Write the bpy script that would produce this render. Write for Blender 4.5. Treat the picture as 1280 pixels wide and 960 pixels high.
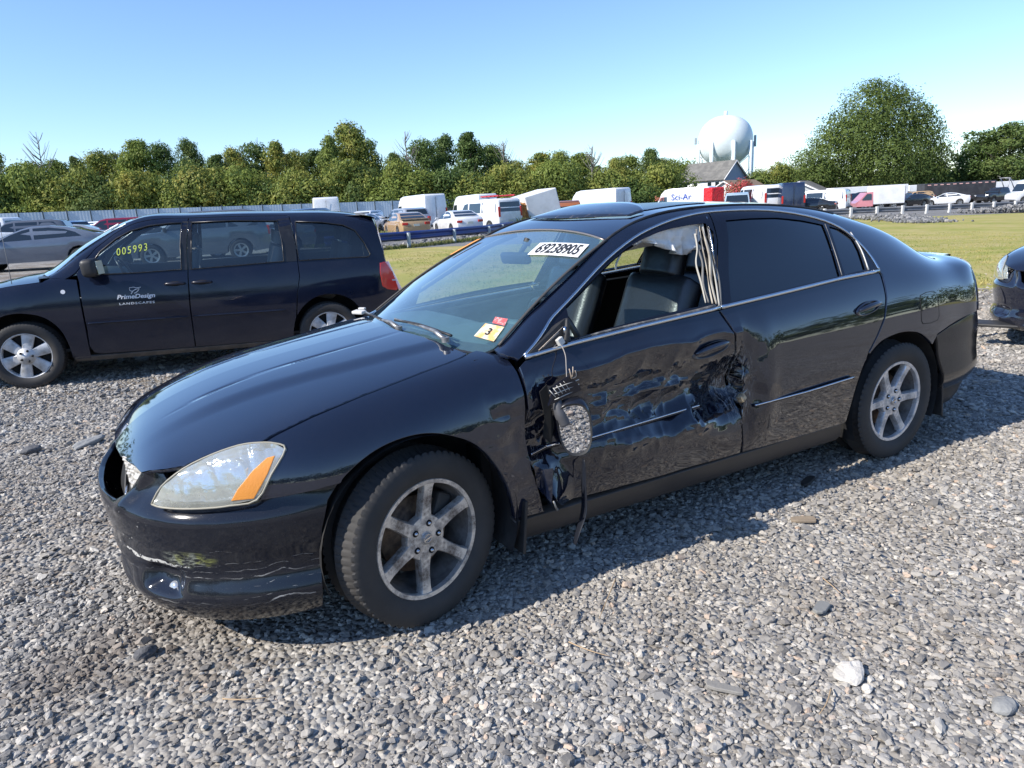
import bpy, bmesh, math, random
import numpy as np
from mathutils import Vector, Matrix
from mathutils.geometry import delaunay_2d_cdt
for o in list(bpy.data.objects): bpy.data.objects.remove(o, do_unlink=True)
scn = bpy.context.scene
COL = scn.collection
R = math.radians
rng = np.random.default_rng(7)
random.seed(7)

# ------------------------------------------------------------ camera
CAM = np.array([2.283, 3.105, 1.495])
YAW, PITCH, ROLL, FPX = R(-119.42), R(-14.09), R(-3.19), 891.8
fw = np.array([math.cos(PITCH)*math.cos(YAW), math.cos(PITCH)*math.sin(YAW), math.sin(PITCH)])
rt = np.array([math.sin(YAW), -math.cos(YAW), 0.0]); up = np.cross(rt, fw)
r2 = rt*math.cos(ROLL)+up*math.sin(ROLL); u2 = -rt*math.sin(ROLL)+up*math.cos(ROLL)
cd = bpy.data.cameras.new('camera'); cam = bpy.data.objects.new('camera', cd); COL.objects.link(cam)
cam.matrix_world = Matrix([[r2[0],u2[0],-fw[0],CAM[0]],[r2[1],u2[1],-fw[1],CAM[1]],[r2[2],u2[2],-fw[2],CAM[2]],[0,0,0,1]])
cd.sensor_width = 36; cd.lens = FPX/1280*36; cd.clip_start = .05; cd.clip_end = 5000
scn.camera = cam
# ------------------------------------------------------------ sky and sun
SUNV = Vector((1.27, -.09, 1.0)).normalized()
elev = math.asin(SUNV.z); az = math.atan2(SUNV.x, SUNV.y)
w = bpy.data.worlds.new('World'); scn.world = w; w.use_nodes = True
nt = w.node_tree; nt.nodes.clear()
sky = nt.nodes.new('ShaderNodeTexSky'); sky.sky_type = 'NISHITA'; sky.sun_disc = False
sky.sun_elevation = elev; sky.sun_rotation = az; sky.altitude = 50; sky.air_density = 1.0; sky.dust_density = .12; sky.ozone_density = 2.0
bg = nt.nodes.new('ShaderNodeBackground'); bg.inputs[1].default_value = .128
wo = nt.nodes.new('ShaderNodeOutputWorld')
wb = nt.nodes.new('ShaderNodeMix'); wb.data_type = 'RGBA'; wb.blend_type = 'MULTIPLY'; wb.inputs[0].default_value = 1; wb.inputs[7].default_value = (.83, .955, 1.15, 1)   # camera white balance
nt.links.new(sky.outputs[0], wb.inputs[6]); nt.links.new(wb.outputs[2], bg.inputs[0]); nt.links.new(bg.outputs[0], wo.inputs[0])
sl = bpy.data.lights.new('sun', 'SUN'); sl.energy = 4.5; sl.angle = R(.53); sl.color = (1, .94, .85)
so = bpy.data.objects.new('sun', sl); COL.objects.link(so)
so.rotation_euler = SUNV.to_track_quat('Z', 'Y').to_euler()
scn.view_settings.view_transform = 'Standard'; scn.view_settings.look = 'None'
scn.view_settings.exposure = 0.60; scn.view_settings.gamma = 1
scn.render.engine = 'CYCLES'
scn.cycles.max_bounces = 8; scn.cycles.transparent_max_bounces = 12

# ------------------------------------------------------------ terrain height
FH = np.array([math.cos(YAW), math.sin(YAW)]); RH = np.array([math.sin(YAW), -math.cos(YAW)])
def sst(x, a, b):
    t = np.clip((np.asarray(x, float)-a)/(b-a), 0, 1); return t*t*(3-2*t)
def uv_of(x, y):
    dx = np.asarray(x)-CAM[0]; dy = np.asarray(y)-CAM[1]
    return dx*RH[0]+dy*RH[1], dx*FH[0]+dy*FH[1]
VANX, VANY, VANW = 1.366, -6.40, R(-10.53)
def terrain(x, y):
    u, v = uv_of(x, y)
    zf = .10-.018*np.clip(u, -80, 80)-.0055*np.clip(v, 0, 90)
    s = sst(v, 9, 24)
    xl = (np.asarray(x)-VANX)*math.cos(VANW)+(np.asarray(y)-VANY)*math.sin(VANW)
    zv = -.144+.0266*np.clip(xl, -5, 5)
    wv = sst(v, 5.2, 7.2)*(1-sst(v, 11, 18))*(1-sst(u, -1.5, 2.0))
    return zf*s+zv*wv
def wpos(u, v):
    p = CAM[:2]+RH*u+FH*v
    return float(p[0]), float(p[1]), float(terrain(p[0], p[1]))

# ------------------------------------------------------------ tiny numpy noise
_perm = rng.permutation(512)
def _h(ix, iy, iz):
    return (_perm[(_perm[(_perm[ix & 511]+iy) & 511]+iz) & 511]/511.0)
def vnoise(x, y, z=0.0, scale=1.0):
    x = np.asarray(x, float)*scale+100.3; y = np.asarray(y, float)*scale+57.1; z = np.asarray(z, float)*scale+np.zeros_like(x)+31.7
    ix, iy, iz = np.floor(x).astype(int), np.floor(y).astype(int), np.floor(z).astype(int)
    fx, fy, fz = x-ix, y-iy, z-iz
    fx, fy, fz = [f*f*f*(f*(f*6-15)+10) for f in (fx, fy, fz)]
    r = 0
    for a in (0, 1):
        for b in (0, 1):
            for c in (0, 1):
                r = r+_h(ix+a, iy+b, iz+c)*(fx if a else 1-fx)*(fy if b else 1-fy)*(fz if c else 1-fz)
    return r*2-1

# ------------------------------------------------------------ materials
class NT:
    def __init__(s, m): s.t = m.node_tree
    def n(s, typ, **kw):
        nd = s.t.nodes.new(typ)
        for k, v in kw.items():
            if k.startswith('i_'):
                key = k[2:]; key = int(key) if key.isdigit() else key.replace('_', ' ')
                nd.inputs[key].default_value = v
            else: setattr(nd, k, v)
        return nd
    def l(s, a, b): s.t.links.new(a, b)
    def math(s, op, a, b=None, clamp=False):
        nd = s.n('ShaderNodeMath', operation=op, use_clamp=clamp)
        for i, v in enumerate((a, b)):
            if v is None: continue
            if isinstance(v, (int, float)): nd.inputs[i].default_value = v
            else: s.l(v, nd.inputs[i])
        return nd.outputs[0]
    def ramp(s, fac, stops):
        nd = s.n('ShaderNodeValToRGB'); e = nd.color_ramp.elements
        e[0].position = stops[0][0]; e[0].color = (*stops[0][1], 1)
        e[1].position = stops[-1][0]; e[1].color = (*stops[-1][1], 1)
        for p, c in stops[1:-1]:
            k = e.new(p); k.color = (*c, 1)
        s.l(fac, nd.inputs[0]); return nd.outputs[0]
    def mix(s, fac, a, b):
        nd = s.n('ShaderNodeMix', data_type='RGBA')
        for i, v in ((0, fac), (6, a), (7, b)):
            if isinstance(v, (int, float)): nd.inputs[i].default_value = v
            elif isinstance(v, tuple): nd.inputs[i].default_value = (*v, 1)
            else: s.l(v, nd.inputs[i])
        return nd.outputs[2]
    def noise(s, scale, detail=3, rough=.55, vec=None, out=0, dist=0):
        nd = s.n('ShaderNodeTexNoise'); nd.inputs['Scale'].default_value = scale
        nd.inputs['Detail'].default_value = detail; nd.inputs['Roughness'].default_value = rough; nd.inputs['Distortion'].default_value = dist
        if vec is not None: s.l(vec, nd.inputs['Vector'])
        return nd.outputs[out]
MATS = {}
def mat(name, col=(.5,.5,.5), rough=.5, metal=0., spec=.5, coat=0., var=None, bump=None, rvar=None, emit=None, trans=0., sub=None):
    """var=(scale, colour2, lo, hi): noise mix; bump=(scale, strength, distance)"""
    if name in MATS: return MATS[name]
    m = bpy.data.materials.new(name); m.use_nodes = True; MATS[name] = m
    t = NT(m); b = m.node_tree.nodes['Principled BSDF']
    b.inputs['Base Color'].default_value = (*col, 1); b.inputs['Roughness'].default_value = rough
    b.inputs['Metallic'].default_value = metal; b.inputs['Specular IOR Level'].default_value = spec
    b.inputs['Coat Weight'].default_value = coat; b.inputs['Coat Roughness'].default_value = .02
    tc = t.n('ShaderNodeTexCoord').outputs['Object']
    if var:
        f = t.ramp(t.noise(var[0], 4, .6, tc), [(var[2], (0,0,0)), (var[3], (1,1,1))])
        t.l(t.mix(f, col, var[1]), b.inputs['Base Color'])
    if rvar:
        f = t.noise(rvar[0], 4, .6, tc); t.l(t.math('ADD', t.math('MULTIPLY', f, rvar[1]), rough-rvar[1]*.4), b.inputs['Roughness'])
    if bump:
        bn = t.n('ShaderNodeBump'); bn.inputs['Strength'].default_value = bump[1]; bn.inputs['Distance'].default_value = bump[2]
        t.l(t.noise(bump[0], 3, .6, tc), bn.inputs['Height']); t.l(bn.outputs[0], b.inputs['Normal'])
    if emit: b.inputs['Emission Color'].default_value = (*emit[:3], 1); b.inputs['Emission Strength'].default_value = emit[3]
    return m
def dusty_paint(name, base, dust=(.16,.14,.12), amount=.10, rough=.06, metal=0., low=.35, lowz=.35, coat=.0, fl=None, wav=.0):
    """clear-coated paint with road dust that gathers low on the body"""
    if name in MATS: return MATS[name]
    m = bpy.data.materials.new(name); m.use_nodes = True; MATS[name] = m
    t = NT(m); b = m.node_tree.nodes['Principled BSDF']
    tc = t.n('ShaderNodeTexCoord').outputs['Object']
    sep = t.n('ShaderNodeSeparateXYZ'); t.l(tc, sep.inputs[0])
    n1 = t.noise(3.2, 6, .62, tc); n2 = t.noise(60, 3, .6, tc); n3 = t.noise(400, 1, .5, tc)
    g = t.math('MULTIPLY', t.math('SUBTRACT', lowz+.35, sep.outputs[2], True), 2.2, True)   # more film near the ground
    f = t.math('ADD', t.math('MULTIPLY', t.math('POWER', n1, 2.0), amount*2), t.math('MULTIPLY', g, low*.5))
    f = t.math('MULTIPLY', f, t.math('ADD', t.math('MULTIPLY', n2, .9), .45))
    spk = t.math('MULTIPLY', t.math('GREATER_THAN', n3, .735), .35)
    f2 = t.math('ADD', f, spk, True)
    t.l(t.mix(f2, base, dust), b.inputs['Base Color'])
    b.inputs['Metallic'].default_value = metal
    t.l(t.math('ADD', t.math('MULTIPLY', f2, .55), rough, True), b.inputs['Roughness'])
    b.inputs['Specular IOR Level'].default_value = .5
    if fl:
        b.inputs['Coat Weight'].default_value = 1; b.inputs['Coat Roughness'].default_value = .03
    if wav:
        bn = t.n('ShaderNodeBump'); bn.inputs['Strength'].default_value = wav; bn.inputs['Distance'].default_value = .01
        t.l(t.noise(2.5, 2, .5, tc), bn.inputs['Height']); t.l(bn.outputs[0], b.inputs['Normal'])
    return m
def glass(name, tint=(.75,.85,.85), opacity=.0, rough=0., body=(.02,.03,.03), film=.0, fres=1.9):
    """thin sheet: tinted see-through + mirror by Fresnel + a film of dust"""
    if name in MATS: return MATS[name]
    m = bpy.data.materials.new(name); m.use_nodes = True; MATS[name] = m
    t = NT(m); m.node_tree.nodes.clear()
    out = t.n('ShaderNodeOutputMaterial'); tr = t.n('ShaderNodeBsdfTransparent'); tr.inputs[0].default_value = (*tint, 1)
    df = t.n('ShaderNodeBsdfDiffuse'); df.inputs[0].default_value = (*body, 1)
    gl = t.n('ShaderNodeBsdfGlossy'); gl.inputs['Roughness'].default_value = rough; gl.inputs[0].default_value = (1,1,1,1)
    fr = t.n('ShaderNodeFresnel'); bf = t.n('ShaderNodeNewGeometry').outputs['Backfacing']
    t.l(t.math('ADD', 1.5, t.math('MULTIPLY', bf, 1/1.5-1.5)), fr.inputs[0])
    tc = t.n('ShaderNodeTexCoord').outputs['Object']
    n = t.noise(9, 5, .65, tc)
    fac = t.math('ADD', opacity, t.math('MULTIPLY', n, film), True)
    m1 = t.n('ShaderNodeMixShader'); t.l(fac, m1.inputs[0]); t.l(tr.outputs[0], m1.inputs[1]); t.l(df.outputs[0], m1.inputs[2])
    m2 = t.n('ShaderNodeMixShader'); t.l(t.math('MULTIPLY', fr.outputs[0], fres, True), m2.inputs[0]); t.l(m1.outputs[0], m2.inputs[1]); t.l(gl.outputs[0], m2.inputs[2])
    t.l(m2.outputs[0], out.inputs[0])
    return m
# ------------------------------------------------------------ object helpers
def link(name, me, material=None, parent=None):
    o = bpy.data.objects.new(name, me); COL.objects.link(o)
    if material is not None and me is not None and len(me.materials) == 0: me.materials.append(material)
    if parent is not None: o.parent = parent
    return o
def tag(o, label=None, cat=None, group=None, kind=None):
    for k, v in (('label', label), ('category', cat), ('group', group), ('kind', kind)):
        if v: o[k] = v
    return o
def thing(name, label, cat, loc=(0,0,0), rz=0., group=None):
    o = bpy.data.objects.new(name, None); COL.objects.link(o); o.empty_display_size = .2
    o.location = loc; o.rotation_euler = (0, 0, rz); return tag(o, label, cat, group)
def mesh_of(name, V, F, smooth=True, N=None):
    me = bpy.data.meshes.new(name)
    me.from_pydata([tuple(map(float, v)) for v in V], [], [tuple(int(i) for i in f) for f in F])
    if smooth: me.polygons.foreach_set('use_smooth', [True]*len(me.polygons))
    me.update()
    if N is not None: me.normals_split_custom_set_from_vertices([tuple(map(float, n)) for n in N])
    return me
def copy_tree(o, parent=None, **props):
    c = o.copy(); COL.objects.link(c); c.parent = parent
    for ch in list(o.children): copy_tree(ch, c)
    for k, v in props.items(): c[k] = v
    return c
class MB:
    """collects simple solids into one mesh"""
    def __init__(s): s.b = bmesh.new()
    def _take(s, vs, loc, rot, scale=None):
        m = Matrix.Translation(loc) @ (rot.to_4x4() if isinstance(rot, Matrix) else Matrix.Rotation(rot[2],4,'Z')@Matrix.Rotation(rot[1],4,'Y')@Matrix.Rotation(rot[0],4,'X'))
        if scale: m = m @ Matrix.Diagonal((*scale, 1))
        bmesh.ops.transform(s.b, matrix=m, verts=vs)
    def box(s, c, d, rot=(0,0,0), bev=0., seg=2):
        r = bmesh.ops.create_cube(s.b, size=1)['verts']
        bmesh.ops.transform(s.b, matrix=Matrix.Diagonal((*d, 1)), verts=r)
        if bev:
            ed = list({e for v in r for e in v.link_edges})
            g = bmesh.ops.bevel(s.b, geom=ed, offset=bev, segments=seg, affect='EDGES', profile=.5)
            r = list({v for f in g['faces'] for v in f.verts} | {v for v in r if v.is_valid})
        s._take(r, c, rot); return s
    def cyl(s, c, r, h, rot=(0,0,0), n=24, r2_=None, cap=True):
        q = bmesh.ops.create_cone(s.b, cap_ends=cap, segments=n, radius1=r, radius2=r if r2_ is None else r2_, depth=h)['verts']
        s._take(q, c, rot); return s
    def sph(s, c, r, scale=(1,1,1), rot=(0,0,0), n=16, k=10):
        q = bmesh.ops.create_uvsphere(s.b, u_segments=n, v_segments=k, radius=r)['verts']
        s._take(q, c, rot, scale); return s
    def tube(s, pts, r, n=8, caps=True, flat=1.0):
        V, F = tube_vf(pts, r, n, flat)
        vs = [s.b.verts.new(v) for v in V]
        for f in F: s.b.faces.new([vs[i] for i in f])
        return s
    def poly(s, pts, thick=0, nrm=None):
        vs = [s.b.verts.new(p) for p in pts]; f = s.b.faces.new(vs)
        if thick:
            g = bmesh.ops.extrude_face_region(s.b, geom=[f]); ev = [e for e in g['geom'] if isinstance(e, bmesh.types.BMVert)]
            n = Vector(nrm) if nrm is not None else f.normal
            bmesh.ops.translate(s.b, vec=n*thick, verts=ev)
        return s
    def build(s, name, material, parent=None, smooth=False, angle=None):
        bmesh.ops.recalc_face_normals(s.b, faces=s.b.faces)
        me = bpy.data.meshes.new(name); s.b.to_mesh(me); s.b.free()
        if smooth or angle:
            me.polygons.foreach_set('use_smooth', [True]*len(me.polygons))
            if angle: me.set_sharp_from_angle(angle=R(angle))
        return link(name, me, material, parent)
def frames(P):
    P = np.asarray(P, float); T = np.gradient(P, axis=0); T /= np.linalg.norm(T, axis=1)[:, None]+1e-12
    U = np.zeros_like(P); a = np.array([0, 0, 1.]) if abs(T[0][2]) < .9 else np.array([1., 0, 0])
    u = np.cross(T[0], a); u /= np.linalg.norm(u)
    for i in range(len(P)):
        u = u-T[i]*(u@T[i]); u /= np.linalg.norm(u)+1e-12; U[i] = u
    return P, T, U, np.cross(T, U)
def tube_vf(pts, r, n=8, flat=1.0):
    P, T, U, W = frames(pts); r = np.atleast_1d(np.asarray(r, float)); r = np.interp(np.linspace(0, 1, len(P)), np.linspace(0, 1, len(r)), r) if len(r) > 1 else np.full(len(P), r[0])
    V = []; F = []
    for i in range(len(P)):
        for k in range(n):
            a = 2*math.pi*k/n; V.append(P[i]+(U[i]*math.cos(a)+W[i]*math.sin(a)*flat)*r[i])
    for i in range(len(P)-1):
        for k in range(n):
            F.append((i*n+k, i*n+(k+1) % n, (i+1)*n+(k+1) % n, (i+1)*n+k))
    V.append(P[0]); V.append(P[-1]); a, b = len(V)-2, len(V)-1
    for k in range(n):
        F.append((a, (k+1) % n, k)); F.append((b, (len(P)-1)*n+k, (len(P)-1)*n+(k+1) % n))
    return V, F
def tube(name, pts, r, material, parent=None, n=8, flat=1.0, sm=0):
    if sm: pts = smooth_line(pts, sm)
    V, F = tube_vf(pts, r, n, flat); return link(name, mesh_of(name, V, F), material, parent)
def smooth_line(pts, n=8, closed=False):
    """Catmull-Rom through the points; n samples a span"""
    P = np.asarray(pts, float); m = len(P); out = []
    for i in range(m if closed else m-1):
        p0, p1, p2, p3 = (P[(i+k) % m] if closed else P[min(max(i+k, 0), m-1)] for k in (-1, 0, 1, 2))
        for t in np.arange(n)/n:
            out.append(.5*((2*p1)+(-p0+p2)*t+(2*p0-5*p1+4*p2-p3)*t*t+(-p0+3*p1-3*p2+p3)*t**3))
    if not closed: out.append(P[-1])
    return np.array(out)
def resample(P, n):
    P = np.asarray(P, float); d = np.r_[0, np.cumsum(np.linalg.norm(np.diff(P, axis=0), axis=1))]
    t = np.linspace(0, d[-1], n); return np.stack([np.interp(t, d, P[:, k]) for k in range(P.shape[1])], 1)
def densify(P, res, closed=True):
    P = np.asarray(P, float); out = []; m = len(P)
    for i in range(m if closed else m-1):
        a, b = P[i], P[(i+1) % m]; k = max(1, int(math.ceil(np.linalg.norm(b-a)/res)))
        for j in range(k): out.append(a+(b-a)*j/k)
    if not closed: out.append(P[-1])
    return np.array(out)
def in_poly(Q, P):
    x, y = Q[:, 0][:, None], Q[:, 1][:, None]; x1, y1 = P[:, 0], P[:, 1]; x2, y2 = np.roll(x1, -1), np.roll(y1, -1)
    c = ((y1 > y) != (y2 > y)) & (x < (x2-x1)*(y-y1)/(y2-y1+1e-15)+x1); return (c.sum(1) % 2) == 1
def seg_dist(Q, P):
    A = P; B = np.roll(P, -1, 0); d = B-A; L = (d*d).sum(1)+1e-15
    out = np.full(len(Q), 1e9)
    for i0 in range(0, len(Q), 4000):
        q = Q[i0:i0+4000][:, None, :]; t = np.clip(((q-A)*d).sum(2)/L, 0, 1)
        out[i0:i0+4000] = np.sqrt((((q-(A+d*t[..., None]))**2).sum(2)).min(1))
    return out
def patch(name, fn, poly, res, material, parent=None, thick=.014, gap=.003, holes=(), side=1, flip=False, asp=(1., 1.), lip=.002, mesh_only=False, ring=True):
    """a panel: the outline (in the surface's own 2-D domain) is filled with a fine grid, laid on the surface fn,
    given the surface's exact normals, a gap to its neighbours and a returned edge. side=-1 mirrors it in y."""
    asp = np.array(asp); loops = []
    for L in [poly, *holes]:
        loops.append(densify(np.asarray(L, float)*asp, res))
    allp = loops[0]; mn, mx = allp.min(0), allp.max(0)
    gx, gy = np.meshgrid(np.arange(mn[0]+res*.5, mx[0], res), np.arange(mn[1]+res*.5, mx[1], res))
    gx = gx+(np.arange(gx.shape[0]) % 2)[:, None]*res*.5
    Q = np.stack([gx.ravel(), gy.ravel()], 1)
    keep = in_poly(Q, loops[0])
    for h in loops[1:]: keep &= ~in_poly(Q, h)
    Q = Q[keep]
    for L in loops:
        if len(Q): Q = Q[seg_dist(Q, L) > res*.55]
    pts = [*loops, Q] if len(Q) else loops
    C = np.concatenate(pts); edges = []; k = 0
    for L in loops:
        n = len(L); edges += [(k+i, k+(i+1) % n) for i in range(n)]; k += n
    nb = k
    r = delaunay_2d_cdt([Vector(c) for c in C], edges, [], 0, 1e-7)
    v2 = np.array([tuple(v) for v in r[0]]); faces = np.array([f for f in r[2] if len(f) == 3]); orig = r[3]
    cen = v2[faces].mean(1); ok = in_poly(cen, loops[0])
    for h in loops[1:]: ok &= ~in_poly(cen, h)
    faces = faces[ok]
    mp = {}
    for i, o in enumerate(orig):
        for j in o: mp[j] = i
    D = v2/asp; e = 1e-3/asp
    P = fn(D[:, 0], D[:, 1])
    Pu = fn(D[:, 0]+e[0], D[:, 1])-fn(D[:, 0]-e[0], D[:, 1]); Pv = fn(D[:, 0], D[:, 1]+e[1])-fn(D[:, 0], D[:, 1]-e[1])
    N = np.cross(Pu, Pv); N /= np.linalg.norm(N, axis=1)[:, None]+1e-15
    cc = np.array([P[:, 0].mean(), 0, .62])
    if ((P-cc)*N).sum() < 0: N = -N                     # normals point out of the body
    if flip: N = -N
    # orient faces with N
    fn_ = np.cross(P[faces[:, 1]]-P[faces[:, 0]], P[faces[:, 2]]-P[faces[:, 0]])
    bad = (fn_*N[faces[:, 0]]).sum(1) < 0; faces[bad] = faces[bad][:, ::-1]
    V = [P]; NN = [N]; F = [tuple(f) for f in faces]; base = len(P); k = 0
    P = P.copy()
    for L in (loops if ring else []):
        n = len(L); idx = np.array([mp[k+i] for i in range(n)]); k += n
        B = P[idx]; Tg = np.roll(B, -1, 0)-np.roll(B, 1, 0); Tg /= np.linalg.norm(Tg, axis=1)[:, None]+1e-12
        nb_ = N[idx]; O = np.cross(Tg, nb_)
        # outward: away from the domain interior
        a = L; area = .5*np.sum(a[:, 0]*np.roll(a[:, 1], -1)-np.roll(a[:, 0], -1)*a[:, 1])
        outer = L is loops[0]
        # test with a nearby interior step in the domain
        tang = np.roll(a, -1, 0)-np.roll(a, 1, 0); od = np.stack([tang[:, 1], -tang[:, 0]], 1)*(1 if area > 0 else -1)*(1 if outer else -1)
        od = od/(np.linalg.norm(od, axis=1)[:, None]+1e-12)*1e-3
        Po = fn((a[:, 0]+od[:, 0])/asp[0], (a[:, 1]+od[:, 1])/asp[1])-fn(a[:, 0]/asp[0], a[:, 1]/asp[1])
        sg = np.sign((O*Po).sum(1)); sg[sg == 0] = 1; O = O*sg[:, None]
        P[idx] = B-O*gap
        r1 = B-O*(gap-lip)-nb_*lip; r2_ = B-O*(gap-lip)-nb_*thick
        V[0] = P
        for ring, nn in ((r1, O*.75+nb_*.45), (r2_, O)):
            V.append(ring); NN.append(nn/(np.linalg.norm(nn, axis=1)[:, None]+1e-12))
        for i in range(n):
            j = (i+1) % n; a0, a1 = idx[i], idx[j]; b0, b1 = base+i, base+j; c0, c1 = base+n+i, base+n+j
            F.append((a0, b0, b1, a1)); F.append((b0, c0, c1, b1))
        base += 2*n
    V = np.concatenate(V); NN = np.concatenate(NN)
    # make the return faces agree with their normals
    F2 = []
    for f in F:
        if len(f) == 4:
            g = np.cross(V[f[1]]-V[f[0]], V[f[3]]-V[f[0]])
            if g@(NN[f[1]]+NN[f[2]]) < 0: f = f[::-1]
        F2.append(f)
    if side < 0:
        V = V*[1, -1, 1]; NN = NN*[1, -1, 1]; F2 = [f[::-1] for f in F2]
    me = mesh_of(name, V, F2, True, NN)
    if mesh_only: return me
    return link(name, me, material, parent)
def grid_mesh(name, G, material, parent=None, closed_u=False, closed_v=False, flip=False, smooth=True, caps=False):
    G = np.asarray(G, float); n, m, _ = G.shape; V = G.reshape(-1, 3); F = []
    for i in range(n if closed_u else n-1):
        for j in range(m if closed_v else m-1):
            a, b, c, d = i*m+j, ((i+1) % n)*m+j, ((i+1) % n)*m+(j+1) % m, i*m+(j+1) % m
            F.append((d, c, b, a) if flip else (a, b, c, d))
    if caps and closed_v:
        F.append(tuple(range(m))); F.append(tuple((n-1)*m+j for j in range(m-1, -1, -1)))
    me = mesh_of(name, V, F, smooth)
    return link(name, me, material, parent)
def ribbon(name, curves, n, material, parent=None, sub=4, thick=0., side=1):
    """a strip lofted across two or more 3-D lines"""
    C = [resample(c, n) for c in curves]; A = np.stack(C, 1)
    if len(C) > 2: A = np.stack([smooth_line(row, sub) for row in A])
    if side < 0: A = A*[1, -1, 1]
    o = grid_mesh(name, A, material, parent)
    if thick:
        md = o.modifiers.new('thickness', 'SOLIDIFY'); md.thickness = thick; md.offset = 0
    return o
def lathe(prof, n=48, axis='y', a0=0, a1=2*math.pi):
    """prof: list of (r, h); returns V, F around the y axis"""
    full = abs(a1-a0-2*math.pi) < 1e-6; A = np.linspace(a0, a1, n+1)[:n] if full else np.linspace(a0, a1, n)
    V = [(r*math.cos(a), h, r*math.sin(a)) for a in A for r, h in prof]; m = len(prof); F = []
    for i in range(n if full else n-1):
        for j in range(m-1):
            F.append((i*m+j, i*m+j+1, ((i+1) % n)*m+j+1, ((i+1) % n)*m+j))
    return V, F
# natural cubic spline
class Spl:
    def __init__(s, x, Y):
        x = np.asarray(x, float); o = np.argsort(x); s.x = x[o]; s.Y = np.asarray(Y, float)[o]; n = len(x); h = np.diff(s.x)
        A = np.zeros((n, n)); B = np.zeros_like(s.Y); A[0, 0] = A[-1, -1] = 1
        for i in range(1, n-1):
            A[i, i-1] = h[i-1]; A[i, i] = 2*(h[i-1]+h[i]); A[i, i+1] = h[i]
            B[i] = 6*((s.Y[i+1]-s.Y[i])/h[i]-(s.Y[i]-s.Y[i-1])/h[i-1])
        s.M = np.linalg.solve(A, B.reshape(n, -1)).reshape(s.Y.shape); s.h = h
    def __call__(s, q):
        q = np.atleast_1d(np.asarray(q, float)); i = np.clip(np.searchsorted(s.x, q)-1, 0, len(s.h)-1)
        h = s.h[i]; a = (s.x[i+1]-q)/h; b = (q-s.x[i])/h
        sh = (-1,)+(1,)*(s.Y.ndim-1); a, b, h = a.reshape(sh), b.reshape(sh), h.reshape(sh)
        lin = a*s.Y[i]+b*s.Y[i+1]
        cub = ((a**3-a)*s.M[i]+(b**3-b)*s.M[i+1])*h*h/6
        inside = ((q >= s.x[0]) & (q <= s.x[-1])).reshape(sh)
        return lin+np.where(inside, cub, 0)
class Loft:
    def __init__(s, stations):
        s.sp = Spl([a for a, _ in stations], [[list(p) for p in b] for _, b in stations]); s.m = len(stations[0][1])
    def __call__(s, x, v):
        x = np.atleast_1d(np.asarray(x, float)); v = np.broadcast_to(np.asarray(v, float), x.shape)
        C = s.sp(x)                                     # n, m, 2
        C = np.concatenate([2*C[:, :1]-C[:, 1:2], C, 2*C[:, -1:]-C[:, -2:-1]], 1)
        vc = np.clip(v, 0, s.m-1); i = np.minimum(vc.astype(int), s.m-2); t = (vc-i)
        k = np.arange(len(x)); b = [(1-t)**3/6, (3*t**3-6*t*t+4)/6, (-3*t**3+3*t*t+3*t+1)/6, t**3/6]
        P = sum(b[j][:, None]*C[k, i+j] for j in range(4))
        # linear run-out past the ends
        lo = v < 0; hi = v > s.m-1
        P = P+np.where(lo, v, 0)[:, None]*(C[:, 2]-C[:, 1])+np.where(hi, v-(s.m-1), 0)[:, None]*(C[:, -2]-C[:, -3])
        return np.stack([x, P[:, 0], P[:, 1]], 1)
    def inv(s, x, val, comp=2, lo=0, hi=None):
        """parameter v at which coordinate comp takes val"""
        x = np.atleast_1d(np.asarray(x, float)); val = np.broadcast_to(np.asarray(val, float), x.shape); hi = s.m-1 if hi is None else hi
        vs = np.linspace(lo, hi, 241); out = np.empty(len(x))
        for k in range(len(x)):
            q = s(np.full(241, x[k]), vs)[:, comp]-val[k]; c = np.where(q[:-1]*q[1:] <= 0)[0]
            if len(c): j = c[0]; out[k] = vs[j]+(vs[j+1]-vs[j])*(q[j]/(q[j]-q[j+1]+1e-15))
            else: out[k] = vs[np.argmin(np.abs(q))]
        return out
    def near(s, x, y, z, lo=0, hi=None):
        hi = s.m-1 if hi is None else hi; vs = np.linspace(lo, hi, 481); out = []
        for a, b, c in zip(x, y, z):
            q = s(np.full(481, a), vs); out.append(vs[np.argmin((q[:, 1]-b)**2+(q[:, 2]-c)**2)])
        return np.array(out)
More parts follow.
